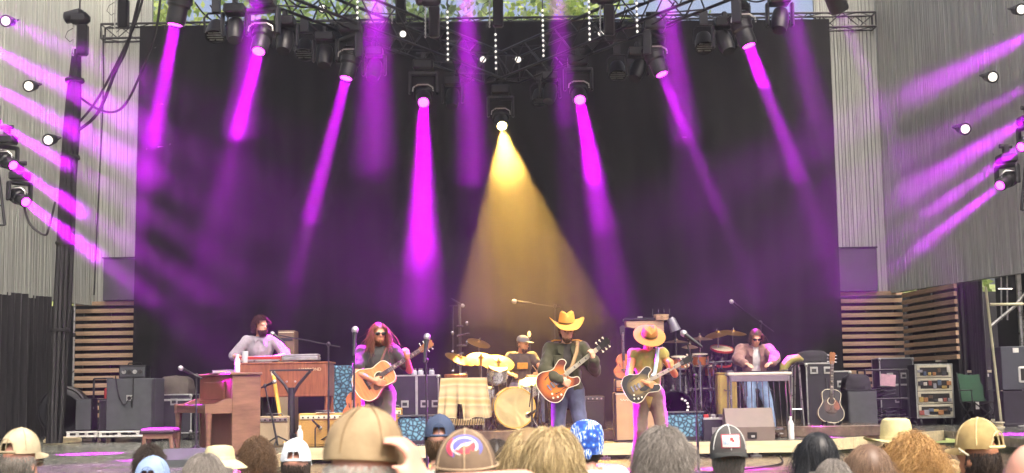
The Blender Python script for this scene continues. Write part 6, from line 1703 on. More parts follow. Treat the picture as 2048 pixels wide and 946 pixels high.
guitar('electric_guitar', 'amber sunburst semi-hollow guitar played by the man in the cowboy hat', GM, 'electric', M_ESB, M_SIDE, M_IVORY, .92, True)
mb = MB(); mb.tube([f['tp'](.12, -.06, .53), f['tp'](.1, -.16, .42), f['tp'](.04, -.18, .25), Vector((-.05, -.24, 1.12))], .022, 6); mb.build('guitar_strap', mat('tan_strap', '9c8058', .7), f['t'], smooth=True)
# --- guitarist in the brown hat
f = figure('person', 'sleeveless guitarist in a khaki shirt looking down under a brown brimmed hat', foot_at(1296, 16.3, Z_APR), R(0), 1.76, skin_mat('skin_warm', 'c98a5c'), lean=.12, head=(.6, 0, .1), hands=((.25, -.33, 1.19), (-.06, -.33, 1.03)), elbows=((.6, .3, -1), (-1.1, .4, -.4)), build=.98, curl=(1.1, .8), hand_dirs=(((-.1, -.2, .9), (-.7, .7, 0)), ((.85, -.1, -.3), (.1, .9, -.1))), grp='band on the stage', feet=((.2, -.1, .08), (-.17, .04, .08)), pelvis=(0, 0, .92))
shirt(f, C_KHAKI, .02, .12, -.17, amp=.01); trousers(f, C_TANP, .024, .009); shoes(f, M_BOOT)
HP2 = [(.19, -.012), (.192, -.006), (.15, .004), (.105, .002), (.094, .012), (.09, .06), (.08, .105), (.05, .118), (1e-4, .105)]
def fedora(p):
    if p.z > .09: p = p + Vector((0, 0, -.03 * math.exp(-(p.x / .03) ** 2)))
    if p.z > .07 and p.y < 0: p.x *= 1 - .3 * min(1, -p.y / .1)
    return p
T2 = Matrix.Translation((0, .008, .062)) @ Matrix.Rotation(R(2), 4, 'X')
mb = MB(); mb.lathe(HP2, 44, f['HM'] @ T2, 1.0, 1.12, fn=fedora); h_ = mb.build('hat', M_FELT2, f['t'], smooth=True)
mb = MB(); mb.lathe([(.0965, .012), (.0945, .036)], 40, f['HM'] @ T2, 1.0, 1.12); mb.build('band', M_BAND, h_, smooth=True)
hair(f['t'], f['HM'], H_BRN, 500, .1, .006, 60, .002, mask=lambda u: (u[:, 2] < .3) & (u[:, 2] > -.5) & (u[:, 1] > -.2), sd=10)
M_ESD = burst('dark_gloss_body', 'a58c4c', '1f1812', .03, .19)
GM = W(f['t']) @ Matrix.Translation((-.13, -.32, 1.0)) @ Matrix.Rotation(R(-12), 4, 'X') @ Matrix.Rotation(R(-26), 4, 'Y') @ Matrix.Rotation(R(-8), 4, 'Z')
guitar('electric_guitar', 'dark glossy semi-hollow guitar played by the man in the brown hat', GM, 'electric', M_ESD, M_SIDE, M_IVORY, .87, True)
mb = MB(); mb.tube([f['tp'](.11, -.06, .53), f['tp'](.09, -.17, .4), f['tp'](.06, -.19, .25), Vector((.02, -.28, 1.1))], .024, 6); mb.build('guitar_strap', mat('pale_blue_strap', 'a8c6cc', .6), f['t'], smooth=True)
# --- drummer, seated
f = figure('person', 'drummer in a grey cap and dark tee with a gold print seated behind the drums', foot_at(1044, 21.75, Z_RIS), R(8), 1.78, skin_mat('skin_warm', 'c98a5c'), lean=.12, head=(.12, 0, .75), pelvis=(0, .1, .66), hands=((.2, -.38, .84), (-.22, -.3, .82)), feet=((.24, -.42, .08), (-.2, -.46, .08)), knees=(.4, -.6, .8), elbows=((1, .3, -.5), (-1, .3, -.5)), curl=(1.2, 1.2), hand_dirs=(((-.5, -.8, 0), (0, 0, -1)), ((.7, -.6, 0), (0, 0, -1))), grp='band on the stage')
shirt(f, C_DKT, .018, .6, -.12, amp=.008); trousers(f, C_JEAN); shoes(f, M_BOOT); eyes(f)
bx('shirt_print', mat('gold_print', 'c98a2a', .7, 0, .3, 30), f['t'], (0, -.143, .32), (.17, .012, .1), .02, f['TM'])
hair(f['t'], f['HM'] @ Matrix.Translation((0, -.04, -.065)), H_BRN, 500, .035, .003, 60, .0018, R3=(.06, .06, .066), mask=lambda u: (u[:, 1] < .1) & (u[:, 2] < -.05), lift=.04, sd=8, part=False, name='beard', clear=False)
hair(f['t'], f['HM'], H_BRN, 500, .05, .004, 60, .002, mask=lambda u: (u[:, 2] < .3) & (u[:, 2] > -.4) & (u[:, 1] > -.2), sd=10)
C_GCAP = cloth_mat('cap_grey', '6a6d72')
mb = MB(); mb.lathe([(.094, .0), (.094, .03), (.085, .065), (.06, .09), (.03, .1), (1e-4, .103)], 30, f['HM'] @ Matrix.Translation((0, .01, .035)), 1.0, 1.14); h_ = mb.build('cap', C_GCAP, f['t'], smooth=True)
mb = MB(); mb.ell((0, -.13, .008), (.075, .075, .012), 16, 6, f['HM'] @ Matrix.Translation((0, .01, .035))); mb.build('brim', C_GCAP, h_, smooth=True)
for s, J_ in ((1, 'wl'), (-1, 'wr')):
    w_ = W(f['t']) @ f['J'][J_]; t = thing('drumstick', 'wooden drumstick in the drummer\'s %s hand' % ('left' if s > 0 else 'right'), 'drumstick', w_); d_ = Vector((-.2 * s, -.75, .25 if s > 0 else -.1)).normalized()
    tb('shaft', M_SLAT, t, [d_ * -.02 + Vector((0, -.06, 0)), d_ * .34 + Vector((0, -.06, 0))], [.008, .006], 8); mb = MB(); mb.ell(d_ * .36 + Vector((0, -.06, 0)), (.009, .009, .009), 8, 6); mb.build('tip', M_IVORY, t, smooth=True)
t = thing('drum_throne', 'round drum stool under the drummer', 'stool', foot_at(1044, 21.86, Z_RIS)); mb = MB(); mb.lathe([(.15, .44), (.17, .46), (.17, .5), (.15, .52), (1e-4, .525)], 24); mb.build('seat', M_BLKP, t, smooth=True); tripod(t, (0, 0, .45), .22, .25)
# --- pedal steel player, seated
f = figure('person', 'pedal steel player in sunglasses and a brown suede jacket seated at the right', foot_at(1513, 20.35, Z_MAIN), R(0), 1.80, SK_FAIR, lean=.20, head=(.35, 0, .06), pelvis=(0, .15, .82), hands=((.16, -.42, 1.06), (-.22, -.40, 1.05)), feet=((.16, -.42, .08), (-.14, -.44, .08)), knees=(.25, -.7, .7), elbows=((1, .2, -.3), (-1, .2, -.3)), curl=(.5, .5), hand_dirs=(((-.7, -.6, -.1), (0, 0, -1)), ((.4, -.8, -.1), (0, 0, -1))), grp='band on the stage', build=1.06)
shirt(f, C_WHT, .012, .4, -.1); trousers(f, C_JEAN2, .02); shoes(f, M_BOOT); shades(f)
shirt(f, C_SUEDE, .032, 1.0, -.14, name='jacket', long=.92, amp=.011, keep=lambda q: not (q.y < -.02 and abs(q.x) < .045 + .05 * max(0, .5 - q.z)))
for s in (-1, 1):
    mb = MB(); mb.prism([(0, .02), (s * .08, .03), (s * .075, -.05), (s * .03, -.09)], .01, f['TM'] @ Matrix.Translation((s * .035, -.135, .46)) @ Matrix.Rotation(R(-20), 4, 'X')); mb.build('collar', C_SUEDE, f['t'])
scalp(f['t'], f['HM'], H_DBLD, (.084, .102, .114), front=-.1); hair(f['t'], f['HM'], H_DBLD, 1100, .17, .006, 40, .002, sd=12, lift=.03, front=.1)
t = thing('player_seat', 'black padded seat under the pedal steel player', 'stool', foot_at(1513, 20.5, Z_MAIN)); bx('cushion', M_BLKP, t, (0, 0, .67), (.42, .36, .09), .03)
for i in (-1, 1):
    for j in (-1, 1): tb('leg', M_CHROME, t, [(i * .17, j * .14, .63), (i * .2, j * .17, 0)], .014)
# --- vocal microphones of the front line
mic_stand('vocal microphone on a straight stand left of the acoustic guitarist', (X(706, 15.1), 15.1), to3(709, 690, 15.1), to3(710, 662, 15.05), z0=Z_APR, tripod=False, mdir=(.02, .3, .95), s=1.5)
mic_stand('vocal microphone lit magenta right of the acoustic guitarist', (X(853, 15.2), 15.2), to3(852, 720, 15.2), to3(854, 676, 15.15), z0=Z_APR, tripod=False, mdir=(.1, .3, .95), s=1.5)
mic_stand('vocal microphone on a slanted boom right of the brown hat', (X(1392, 15.3), 15.3), to3(1391, 752, 15.3), to3(1369, 668, 15.35), to3(1394, 764, 15.3), z0=Z_APR, tripod=False, mdir=(-.55, .5, .5), s=1.5)
cable('black microphone cable trailing from the right vocal stand to the deck edge', [Vector((X(1392, 15.3), 15.3, Z_APR + .02)), Vector((X(1392, 15.3) + .3, 15.6, Z_APR + .012)), Vector((X(1560, 16.5), 16.8, Z_APR + .012)), Vector((X(1555, 18.8), 18.8, Z_APR + .012))], .01)
# ============================================================ the audience, backs to the camera
def viewer(label, px, top, Y, hatrise=.0, shirt_c='5a5f66', trous='3a3f4c', skin=None, turn=0.0, body=1.0, nod=0.0, grp='audience in front of the stage', **kw):
    z = P(px, top, Y).z - hatrise
    H = 1.76 * z / 1.732
    f = figure('person', label, (X(px, Y, top), Y, 0), math.pi, H, skin or SK_PINK, lean=.02, head=(nod, 0, turn), voxel=.013, grp=grp, build=body, **kw)
    shirt(f, cloth_mat('cotton_' + shirt_c, shirt_c), .02, .7, -.13, voxel=.016, sd=px * .1); trousers(f, cloth_mat('trouser_' + trous, trous), voxel=.018); shoes(f, M_BOOT)
    return f
def cap_shape(f, m, back_open=True, brim=None, forward=True, up=.0, tilt=0.0, rise=.125, seams=True, m2=None, name='cap', w=.093, turn=0.0):
    """six-panel cap in the head frame: crown, seams, button, visor, strap opening"""
    A = f['HM'] @ Matrix.Translation((0, .012, .03 + up)) @ Matrix.Rotation(R(turn), 4, 'Z') @ Matrix.Rotation(tilt, 4, 'X')
    sg = -1 if forward else 1           # visor side along y
    prof = [(1.0, 0), (1.0, .12), (.98, .27), (.93, .43), (.85, .58), (.74, .72), (.6, .83), (.43, .92), (.25, .975), (.1, .997), (1e-4, 1.0)]
    mb = MB(); n = 48
    mb.lathe([(r * w, h * rise) for r, h in prof], n, A, 1.0, 1.16, fn=lambda p: p * (1 + .035 * mnoise.noise(p * 16 + Vector((up * 900, rise * 500, w * 300))) + .018 * mnoise.noise(p * 45)))
    if back_open:
        inv = A.inverted(); kf = []
        for fc in mb.f:
            c = inv @ (sum((Vector(mb.v[i]) for i in fc), Vector()) / len(fc))
            if c.y * -sg > .04 and c.z < rise * .5 * math.sqrt(max(0, 1 - (c.x / .042) ** 2)) and abs(c.x) < .042 and c.z > .012: continue
            kf.append(fc)
        kf = [q for q in kf if len(q) < 10]
        mb.f = kf; mb.mi = [0] * len(kf)
    o = mb.build(name, m, f['t'], smooth=True)
    if seams:
        for k in range(6):
            a = k * math.pi / 3 + math.pi / 6 * 0
            mb = MB(); mb.tube([A @ Vector((math.cos(a + .52) * r * w * 1.012, math.sin(a + .52) * r * w * 1.16 * 1.012, h * rise * 1.01)) for r, h in prof[1:-1]], .0022, 5); mb.build('seam', m2 or m, o, smooth=True)
    mb = MB(); mb.ell((0, 0, rise + .002), (.008, .008, .005), 10, 6, A); mb.build('button', m2 or m, o, smooth=True)
    # visor
    mb = MB(); vs = []; nu, nv = 20, 6
    for j in range(nv + 1):
        for i in range(nu + 1):
            a = math.pi * (i / nu)
            x0, y0 = math.cos(a) * w, math.sin(a) * w * 1.16
            ext = .075 * math.sin(a) ** .6 * j / nv
            y = (y0 * .96 + ext) ; vs.append((x0 * (1 + .0 * j), sg * y, .004 - .018 * (x0 / w) ** 2 * (j / nv) - .012 * j / nv))
    mb.add(vs, [(j * (nu + 1) + i, j * (nu + 1) + i + 1, (j + 1) * (nu + 1) + i + 1, (j + 1) * (nu + 1) + i) for j in range(nv) for i in range(nu)], A)
    b2 = [(x, y, z - .004) for x, y, z in vs]
    mb.add(b2, [(j * (nu + 1) + i, (j + 1) * (nu + 1) + i, (j + 1) * (nu + 1) + i + 1, j * (nu + 1) + i + 1) for j in range(nv) for i in range(nu)], A)
    mb.build('visor', brim or m, o, smooth=True)
    if back_open:
        mb = MB(); mb.tube([A @ Vector((math.sin(a) * w * 1.01, -sg * math.cos(a) * w * 1.17, .008)) for a in [-.55 + .11 * i for i in range(11)]], .0075, 6); mb.build('strap', m2 or m, o, smooth=True)
        mb = MB(); mb.tube([A @ Vector((x, -sg * (w * 1.16 * math.sqrt(max(0, 1 - (x / w) ** 2)) + .001), .012 + rise * .5 * math.sqrt(max(0, 1 - (x / .043) ** 2)))) for x in [-.043 + .0086 * i for i in range(11)]], .003, 5); mb.build('edge_binding', m2 or m, o, smooth=True)
    return o, A
def brim_hat(f, prof, m, up=.04, tilt=0.0, fn=None, band=None, sy=1.16, turn=0.0):
    A = f['HM'] @ Matrix.Translation((0, .01, up)) @ Matrix.Rotation(R(turn), 4, 'Z') @ Matrix.Rotation(tilt, 4, 'X')
    mb = MB(); mb.lathe(prof, 48, A, 1, sy, fn=fn); o = mb.build('hat', m, f['t'], smooth=True)
    if band:
        mb = MB(); mb.lathe(band[0], 48, A, 1, sy, fn=fn); mb.build('band', band[1], o, smooth=True)
    return o, A
def fabric_cap(name, h, h2=None): return mat(name, h, .85, 0, .16, 16, .0009, 260, h2=h2)
H_GREY = hair_mat('hair_grey', '5f5a54', 'a09a92'); H_WHITE = hair_mat('hair_white', '9a958c', 'd2cec4'); H_BLND = hair_mat('hair_blond', '7f6a48', 'd0bc8c')
H_BLK = hair_mat('hair_black', '15171a', '34383e'); H_LB = hair_mat('hair_light_brown', '5f4a3a', 'a58a72'); H_GOLD = hair_mat('hair_golden', '8a6236', 'd8b072'); H_DK = hair_mat('hair_dark', '231d1a', '4f443c')
SHORT = lambda u: (u[:, 2] < .45) & (u[:, 2] > -.55) & (u[:, 1] > -.25)
NAPE = lambda u: (u[:, 2] < .2) & (u[:, 2] > -.62) & (u[:, 1] > -.1)
# 1 cream cap, grey hair
f = viewer('man in a cream cap with grey hair at the left edge', 36, 862, 6.1, .035, '8a8d86', skin=SK_PINK, turn=-.35)
cap_shape(f, fabric_cap('cap_cream', 'b0a486'), up=.02, m2=fabric_cap('cap_cream_trim', '978c70')); hair(f['t'], f['HM'], H_GREY, 2025, 0.060, .003, 60, 0.0013, mask=NAPE, R3=(.085, .104, .115), sd=21)
shades(f, M_STEEL)
# 2 dark head and light blue cap
f = viewer('dark short-haired head behind the light blue cap', 296, 892, 7.8, .01, '6a6a70', skin=SK_TAN); scalp(f['t'], f['HM'], H_DK); hair(f['t'], f['HM'], H_DK, 2160, .06, .006, 80, 0.0012, part=False, lift=.16, sd=22, outward=.5)
f = viewer('person in a light blue cap low at the left', 302, 919, 6.0, .03, '7a8694', skin=SK_FAIR); cap_shape(f, fabric_cap('cap_sky', '8096ba'), up=.02); hair(f['t'], f['HM'], H_DK, 2025, 0.060, .003, 60, 0.0013, mask=NAPE, R3=(.085, .104, .115), sd=23)
# 3 cream sun hat and grey hair in front
f = viewer('person in a wide cream sun hat behind the grey-haired head', 437, 889, 7.2, .03, '9a9284')
brim_hat(f, [(.175, -.04), (.177, -.035), (.13, .0), (.1, .015), (.095, .03), (.092, .075), (.078, .1), (.04, .108), (1e-4, .108)], fabric_cap('straw_cream', 'c2b98e'), .045, band=([(.097, .02), (.095, .04)], fabric_cap('straw_band', 'cfc69a'))); hair(f['t'], f['HM'], H_LB, 600, .1, .004, 50, .0016, mask=NAPE, sd=24)
f = viewer('grey short-haired head in front of the cream sun hat', 404, 905, 4.7, .012, '55585c'); scalp(f['t'], f['HM'], H_GREY); hair(f['t'], f['HM'], H_GREY, 3510, .08, .004, 70, 0.0009, part=False, lift=.08, sd=25)
# 4 curly brown
f = viewer('tousled brown-haired head below the piano', 513, 874, 8.0, .02, '57504a', skin=SK_TAN, turn=.4); scalp(f['t'], f['HM'], H_DBLD, (.09, .108, .12)); hair(f['t'], f['HM'], H_DBLD, 2025, .13, .012, 90, 0.0014, part=False, lift=.2, sd=26, outward=.35)
# 5 white cap
f = viewer('person in a plain white cap', 590, 885, 6.9, .035, '8d8d92'); cap_shape(f, fabric_cap('cap_white', 'c6cdd2'), up=.022, rise=.135); hair(f['t'], f['HM'], H_DK, 2025, 0.060, .003, 60, 0.0013, mask=NAPE, R3=(.085, .104, .115), sd=27)
# 6 big tan cap
f = viewer('large close-up tan cap on a white-haired man in the foreground', 716, 824, 3.15, .045, 'a08f88', turn=-.45, nod=.1, skin=SK_PINK, hands=((.25, -.04, .87), (-.150, .02, 1.60)), elbows=((.5, .8, -.3), (-1, -.2, -.6)), curl=(.4, .75), hand_dirs=(((0, -.1, -1), (-1, 0, 0)), ((.18, .1, .95), (1, -.2, 0))))
cap_shape(f, fabric_cap('cap_tan', '8f7a5a', '9f8c6c'), up=.018, rise=.135, back_open=False, m2=fabric_cap('cap_tan_trim', '7f6c4e'), w=.096)
hair(f['t'], f['HM'], H_WHITE, 2025, .07, .005, 70, 0.0009, mask=NAPE, sd=28, lift=.12)
# 7 navy backwards cap
f = viewer('man in a backwards navy cap and green floral shirt', 879, 836, 7.2, .035, '7e9a8c', skin=SK_PINK); 
cap_shape(f, fabric_cap('cap_navy', '38455f'), up=.022, rise=.13, m2=fabric_cap('cap_navy_trim', '3c4a66')); hair(f['t'], f['HM'], H_DBLD, 2025, 0.050, .002, 60, 0.0013, mask=NAPE, R3=(.085, .104, .115), sd=29)
# 8 brown cap with round emblem
f = viewer('person in a brown cap with a round red, white and blue emblem', 930, 869, 3.7, .035, '8a7868', nod=-.1)
M_CB = fabric_cap('cap_brown', '6f5c4a', '7f6b56'); o_, A_ = cap_shape(f, M_CB, up=.02, rise=.125, back_open=False, m2=fabric_cap('cap_brown_trim', 'b09a7c'))
mb = MB(); mb.tube([A_ @ Vector((math.cos(a) * .0975, math.sin(a) * .0975 * 1.16, .022)) for a in [i * .2618 for i in range(25)]], .0028, 5); mb.build('piping', MATS['cap_brown_trim'], o_, smooth=True)
def emblem(par, A, r):
    """round patch: blue rim, white ring, red and blue halves split by a white bolt"""
    def disc(nm, pts, y, m):
        mb = MB(); k = 3
        # drape the flat shape over the crown: project onto the cap's surface
        c = Vector((sum(p[0] for p in pts) / len(pts), sum(p[1] for p in pts) / len(pts), 0))
        ring = [Vector((p[0], p[1], 0)) for p in pts]; vs = []; fs = []
        for s_ in range(k + 1):
            for p in ring: vs.append(c.lerp(p, (s_ + .001) / k))
        nn = len(ring)
        for s_ in range(k):
            for i in range(nn): fs.append((s_ * nn + i, s_ * nn + (i + 1) % nn, (s_ + 1) * nn + (i + 1) % nn, (s_ + 1) * nn + i))
        mb.add([A @ Vector((v.x, v.y * .75, -(v.x ** 2) * 4.5 - (v.y ** 2) * 2.0 + y)) for v in vs], fs); mb.build(nm, m, par, smooth=True)
    cir = lambda rr, n=36: [(math.cos(2 * math.pi * i / n) * rr, math.sin(2 * math.pi * i / n) * rr) for i in range(n)]
    disc('emblem_rim', cir(r), .0, mat('patch_blue', '5a5aa8', .7)); 
    disc('emblem_side', [(math.cos(R(-50 + 100 * i / 14)) * r * .98, math.sin(R(-50 + 100 * i / 14)) * r * .98) for i in range(15)], .0012, mat('patch_red', 'c03848', .7))
    disc('emblem_ring', cir(r * .74), .0024, M_WHITE)
    disc('emblem_half', [(math.cos(R(35 + 180 * i / 20)) * r * .64, math.sin(R(35 + 180 * i / 20)) * r * .64) for i in range(21)], .0038, MATS['patch_red'])
    disc('emblem_half', [(math.cos(R(215 + 180 * i / 20)) * r * .64, math.sin(R(215 + 180 * i / 20)) * r * .64) for i in range(21)], .0038, MATS['patch_blue'])
    a, b = R(35), R(215)
    z = [(-.62, -.42), (-.1, .12), (-.16, -.02), (.62, .42), (.1, -.1), (.16, .04)]
    disc('emblem_bolt', [(-.62 * r, -.46 * r), (-.12 * r, .1 * r), (.0, .0), (.62 * r, .46 * r), (.12 * r, -.12 * r), (0, -.02 * r)], .0052, M_WHITE)
emblem(o_, A_ @ Matrix.Translation((0, .079, .088)) @ Matrix.Rotation(R(-56), 4, 'X'), .054)
hair(f['t'], f['HM'], H_DK, 2025, 0.070, .003, 60, 0.0013, mask=NAPE, R3=(.085, .104, .115), sd=30)
# 9 dark grey head
f = viewer('dark grey-haired head between brown cap and blond hair', 992, 876, 7.0, .012, '5d6266'); scalp(f['t'], f['HM'], H_DK); hair(f['t'], f['HM'], H_DK, 2025, .12, .003, 60, 0.0012, lift=.06, sd=31)
# 10 blonds
f = viewer('woman with smooth blond hair, the left of two blond heads', 1056, 852, 5.0, .015, '8d8a86'); scalp(f['t'], f['HM'], H_BLND, (.092, .11, .12)); hair(f['t'], f['HM'], H_BLND, 3510, .4, .003, 30, 0.0012, lift=.12, sd=32, wave=.006)
f = viewer('woman with loosely tied ash-blond hair, the right of two blond heads', 1104, 849, 4.3, .018, '77736e'); scalp(f['t'], f['HM'], H_BLND, (.09, .108, .12)); hair(f['t'], f['HM'], H_BLND, 3240, .3, .006, 30, 0.0012, part=False, lift=.12, sd=33, gather=(0, .125, -.12))
hair(f['t'], f['HM'], H_BLND, 500, .3, .008, 30, .002, lift=.16, sd=34, wave=.01)
# 11 blue patterned beanie
def paisley(name):
    m, nt, bs = _base(name); v = _coord(nt)
    vo = nt.nodes.new('ShaderNodeTexVoronoi'); vo.inputs['Scale'].default_value = 34; nt.links.new(v, vo.inputs['Vector'])
    wv = nt.nodes.new('ShaderNodeTexWave'); wv.inputs['Scale'].default_value = 22; wv.inputs['Distortion'].default_value = 9; nt.links.new(v, wv.inputs['Vector'])
    c1 = _ramp(nt, vo.outputs['Distance'], [(.1, C('e8eef4')), (.28, C('2f6fd0')), (.6, C('1b3f96'))]); c2 = _ramp(nt, wv.outputs['Fac'], [(.35, C('1f5cc4')), (.6, C('6fb7d8')), (.8, C('f0f4f6'))])
    mx = nt.nodes.new('ShaderNodeMix'); mx.data_type = 'RGBA'; nt.links.new(_ramp(nt, _noise(nt, v, 9), [(.45, (0, 0, 0, 1)), (.55, (1, 1, 1, 1))]), mx.inputs[0]); nt.links.new(c1, mx.inputs[6]); nt.links.new(c2, mx.inputs[7])
    nt.links.new(mx.outputs[2], bs.inputs['Base Color']); bs.inputs['Roughness'].default_value = .85; return m
f = viewer('person in a blue patterned cloth cap and white shirt', 1173, 835, 7.0, .03, 'dfe2e4')
M_PAIS = paisley('blue_paisley'); mb = MB(); mb.lathe([(.088, -.075), (.096, -.04), (.099, .0), (.098, .05), (.085, .09), (.055, .115), (.02, .124), (1e-4, .125)], 40, f['HM'] @ Matrix.Translation((0, .014, .02)), 1, 1.15, fn=lambda p: p * (1 + .02 * mnoise.noise(p * 30))); o_ = mb.build('cloth_cap', M_PAIS, f['t'], smooth=True)
mb = MB(); mb.ell(f['hp'](.0, .13, -.05), (.022, .018, .03), 10, 8); mb.build('knot', M_PAIS, o_, smooth=True); hair(f['t'], f['HM'], H_DK, 2025, 0.120, .003, 60, 0.0013, mask=NAPE, R3=(.085, .104, .115), sd=35)
# 12 grey curly man with glasses
f = viewer('man with thick wavy grey hair and dark glasses', 1324, 851, 4.9, .02, '63676c', turn=-.5, skin=SK_PINK); scalp(f['t'], f['HM'], H_GREY, (.092, .11, .12)); hair(f['t'], f['HM'], H_GREY, 3780, .14, .008, 70, 0.0012, part=False, lift=.16, sd=36, outward=.15); shades(f)
# 13 trucker cap with patch, worn backwards
f = viewer('man in a grey trucker cap with a white picture patch', 1457, 862, 6.2, .04, '9b98a0', skin=SK_FAIR)
M_TC = fabric_cap('cap_charcoal', '4c4b4a'); o_, A_ = cap_shape(f, M_TC, up=.024, rise=.145, forward=False, back_open=False, brim=fabric_cap('visor_dark', '2c2e2c'), m2=fabric_cap('cap_mesh_white', 'd8dcd6'), w=.098)
def on_cap(x, z, out=.0):
    """point on the rear of the trucker cap; x across, z up"""
    r = .098 * (1 - .35 * max(0, (z - .05) / .1) ** 1.6); return A_ @ Vector((x, 1.16 * math.sqrt(max(1e-6, r * r - x * x)) + out, z))
def patch(nm, x0, x1, z0, z1, out, m):
    mb = MB(); n = 8; vs = [on_cap(x0 + (x1 - x0) * i / n, z0 + (z1 - z0) * j / n, out) for j in range(n + 1) for i in range(n + 1)]
    mb.add(vs, [(j * (n + 1) + i, j * (n + 1) + i + 1, (j + 1) * (n + 1) + i + 1, (j + 1) * (n + 1) + i) for j in range(n) for i in range(n)]); mb.build(nm, m, o_, smooth=True)
patch('patch_border', -.05, .05, .028, .1, .003, mat('patch_red_border', 'a83a4a', .7)); patch('patch', -.045, .045, .033, .095, .005, M_WHITE)
M_PB = mat('patch_print_blue', '6f9cc4', .7); M_PR = mat('patch_print_red', 'd0383e', .7)
for k, x in enumerate((.038, .03, .022, .014)): patch('print_stroke', x - .0018 + .0, x + .0018, .045, .085 - .012 * (k % 2), .0062, M_PB)
patch('print_figure', -.012, .006, .066, .084, .0062, M_PR); patch('print_figure', -.018, -.004, .06, .07, .0064, M_PR)
for k in range(5): patch('print_stroke', -.04 + .008 * k, -.036 + .008 * k, .044, .05 + .004 * (k % 2), .0062, M_PB)
hair(f['t'], f['HM'], H_GREY, 2025, 0.050, .002, 60, 0.0013, mask=NAPE, R3=(.085, .104, .115), sd=37)
for s_ in (-1, 1): pass
# 14 black hair
f = viewer('woman with straight black shoulder-length hair', 1638, 862, 6.3, .015, '2e3034', skin=SK_TAN); scalp(f['t'], f['HM'], H_BLK, (.092, .11, .12)); hair(f['t'], f['HM'], H_BLK, 3780, .34, .0015, 30, 0.0012, lift=.1, sd=38)
# 20 grey-brown head in front
f = viewer('thin grey-brown haired head low in front of the black-haired woman', 1670, 917, 5.0, .01, '8f8b80', skin=SK_PINK); scalp(f['t'], f['HM'], H_GREY, (.083, .101, .113)); hair(f['t'], f['HM'], H_GREY, 2430, .07, .003, 70, 0.0009, part=False, lift=.06, sd=39)
# 15 brown hair
f = viewer('woman with long straight light-brown hair', 1740, 885, 5.4, .015, '7d7670'); scalp(f['t'], f['HM'], H_LB, (.092, .11, .12)); hair(f['t'], f['HM'], H_LB, 3510, .42, .002, 30, 0.0012, lift=.1, sd=40)
# 16 tall cream hat
f = viewer('person in a tall cream felt hat with a wide brim', 1794, 832, 7.3, .075, '8f8a80')
brim_hat(f, [(.2, .0), (.202, .005), (.16, .004), (.11, .006), (.1, .016), (.097, .06), (.093, .11), (.084, .14), (.06, .152), (.02, .15), (1e-4, .149)], fabric_cap('felt_cream', 'c2b888'), .045, fn=lambda p: p + Vector((0, 0, .03 * max(0, (abs(p.x) - .1) / .1) ** 1.5 if p.z < .05 else 0)), band=([(.102, .018), (.1, .042)], fabric_cap('felt_band', 'c9bf90')))
hair(f['t'], f['HM'], H_DK, 2025, 0.080, .003, 60, 0.0013, mask=NAPE, R3=(.085, .104, .115), sd=41)
# 17 golden curls
f = viewer('person with big golden curly hair', 1827, 866, 6.0, .03, '4d5a68'); scalp(f['t'], f['HM'], H_GOLD, (.095, .112, .125)); hair(f['t'], f['HM'], H_GOLD, 3240, .26, .02, 75, 0.0014, part=False, lift=.35, sd=42, outward=.35, seg=16)
# 21 pale blond low
f = viewer('pale blond head low between the golden curls and the braided hair', 1902, 916, 6.9, .012, '9d9a8c'); scalp(f['t'], f['HM'], H_BLND); hair(f['t'], f['HM'], H_BLND, 2160, .25, .003, 30, 0.0012, lift=.08, sd=43)
# 18 tan cap with dark braids
f = viewer('person in a tan cap with dark braided hair', 1962, 848, 5.6, .04, '6a5a60', turn=.55, skin=SK_TAN)
o_, A_ = cap_shape(f, fabric_cap('cap_khaki', '9a8250', 'ac9662'), up=.024, rise=.14, m2=fabric_cap('cap_khaki_trim', 'd8c896'), w=.1)
hair(f['t'], f['HM'], H_DK, 2025, .34, .008, 110, 0.0016, mask=NAPE, sd=44, wave=.008)
mb = MB(); mb.tube([f['hp'](.09, -.02, .03), f['hp'](.115, -.01, .055), f['hp'](.12, .02, .04), f['hp'](.1, .03, .025)], .004, 6); mb.build('cap_cord', M_IVORY, f['t'], smooth=True)
# 19 bald head at the right edge
f = viewer('bare pink head cut off by the right picture edge', 2078, 884, 3.3, .0, '8a8f96', skin=SK_PINK)
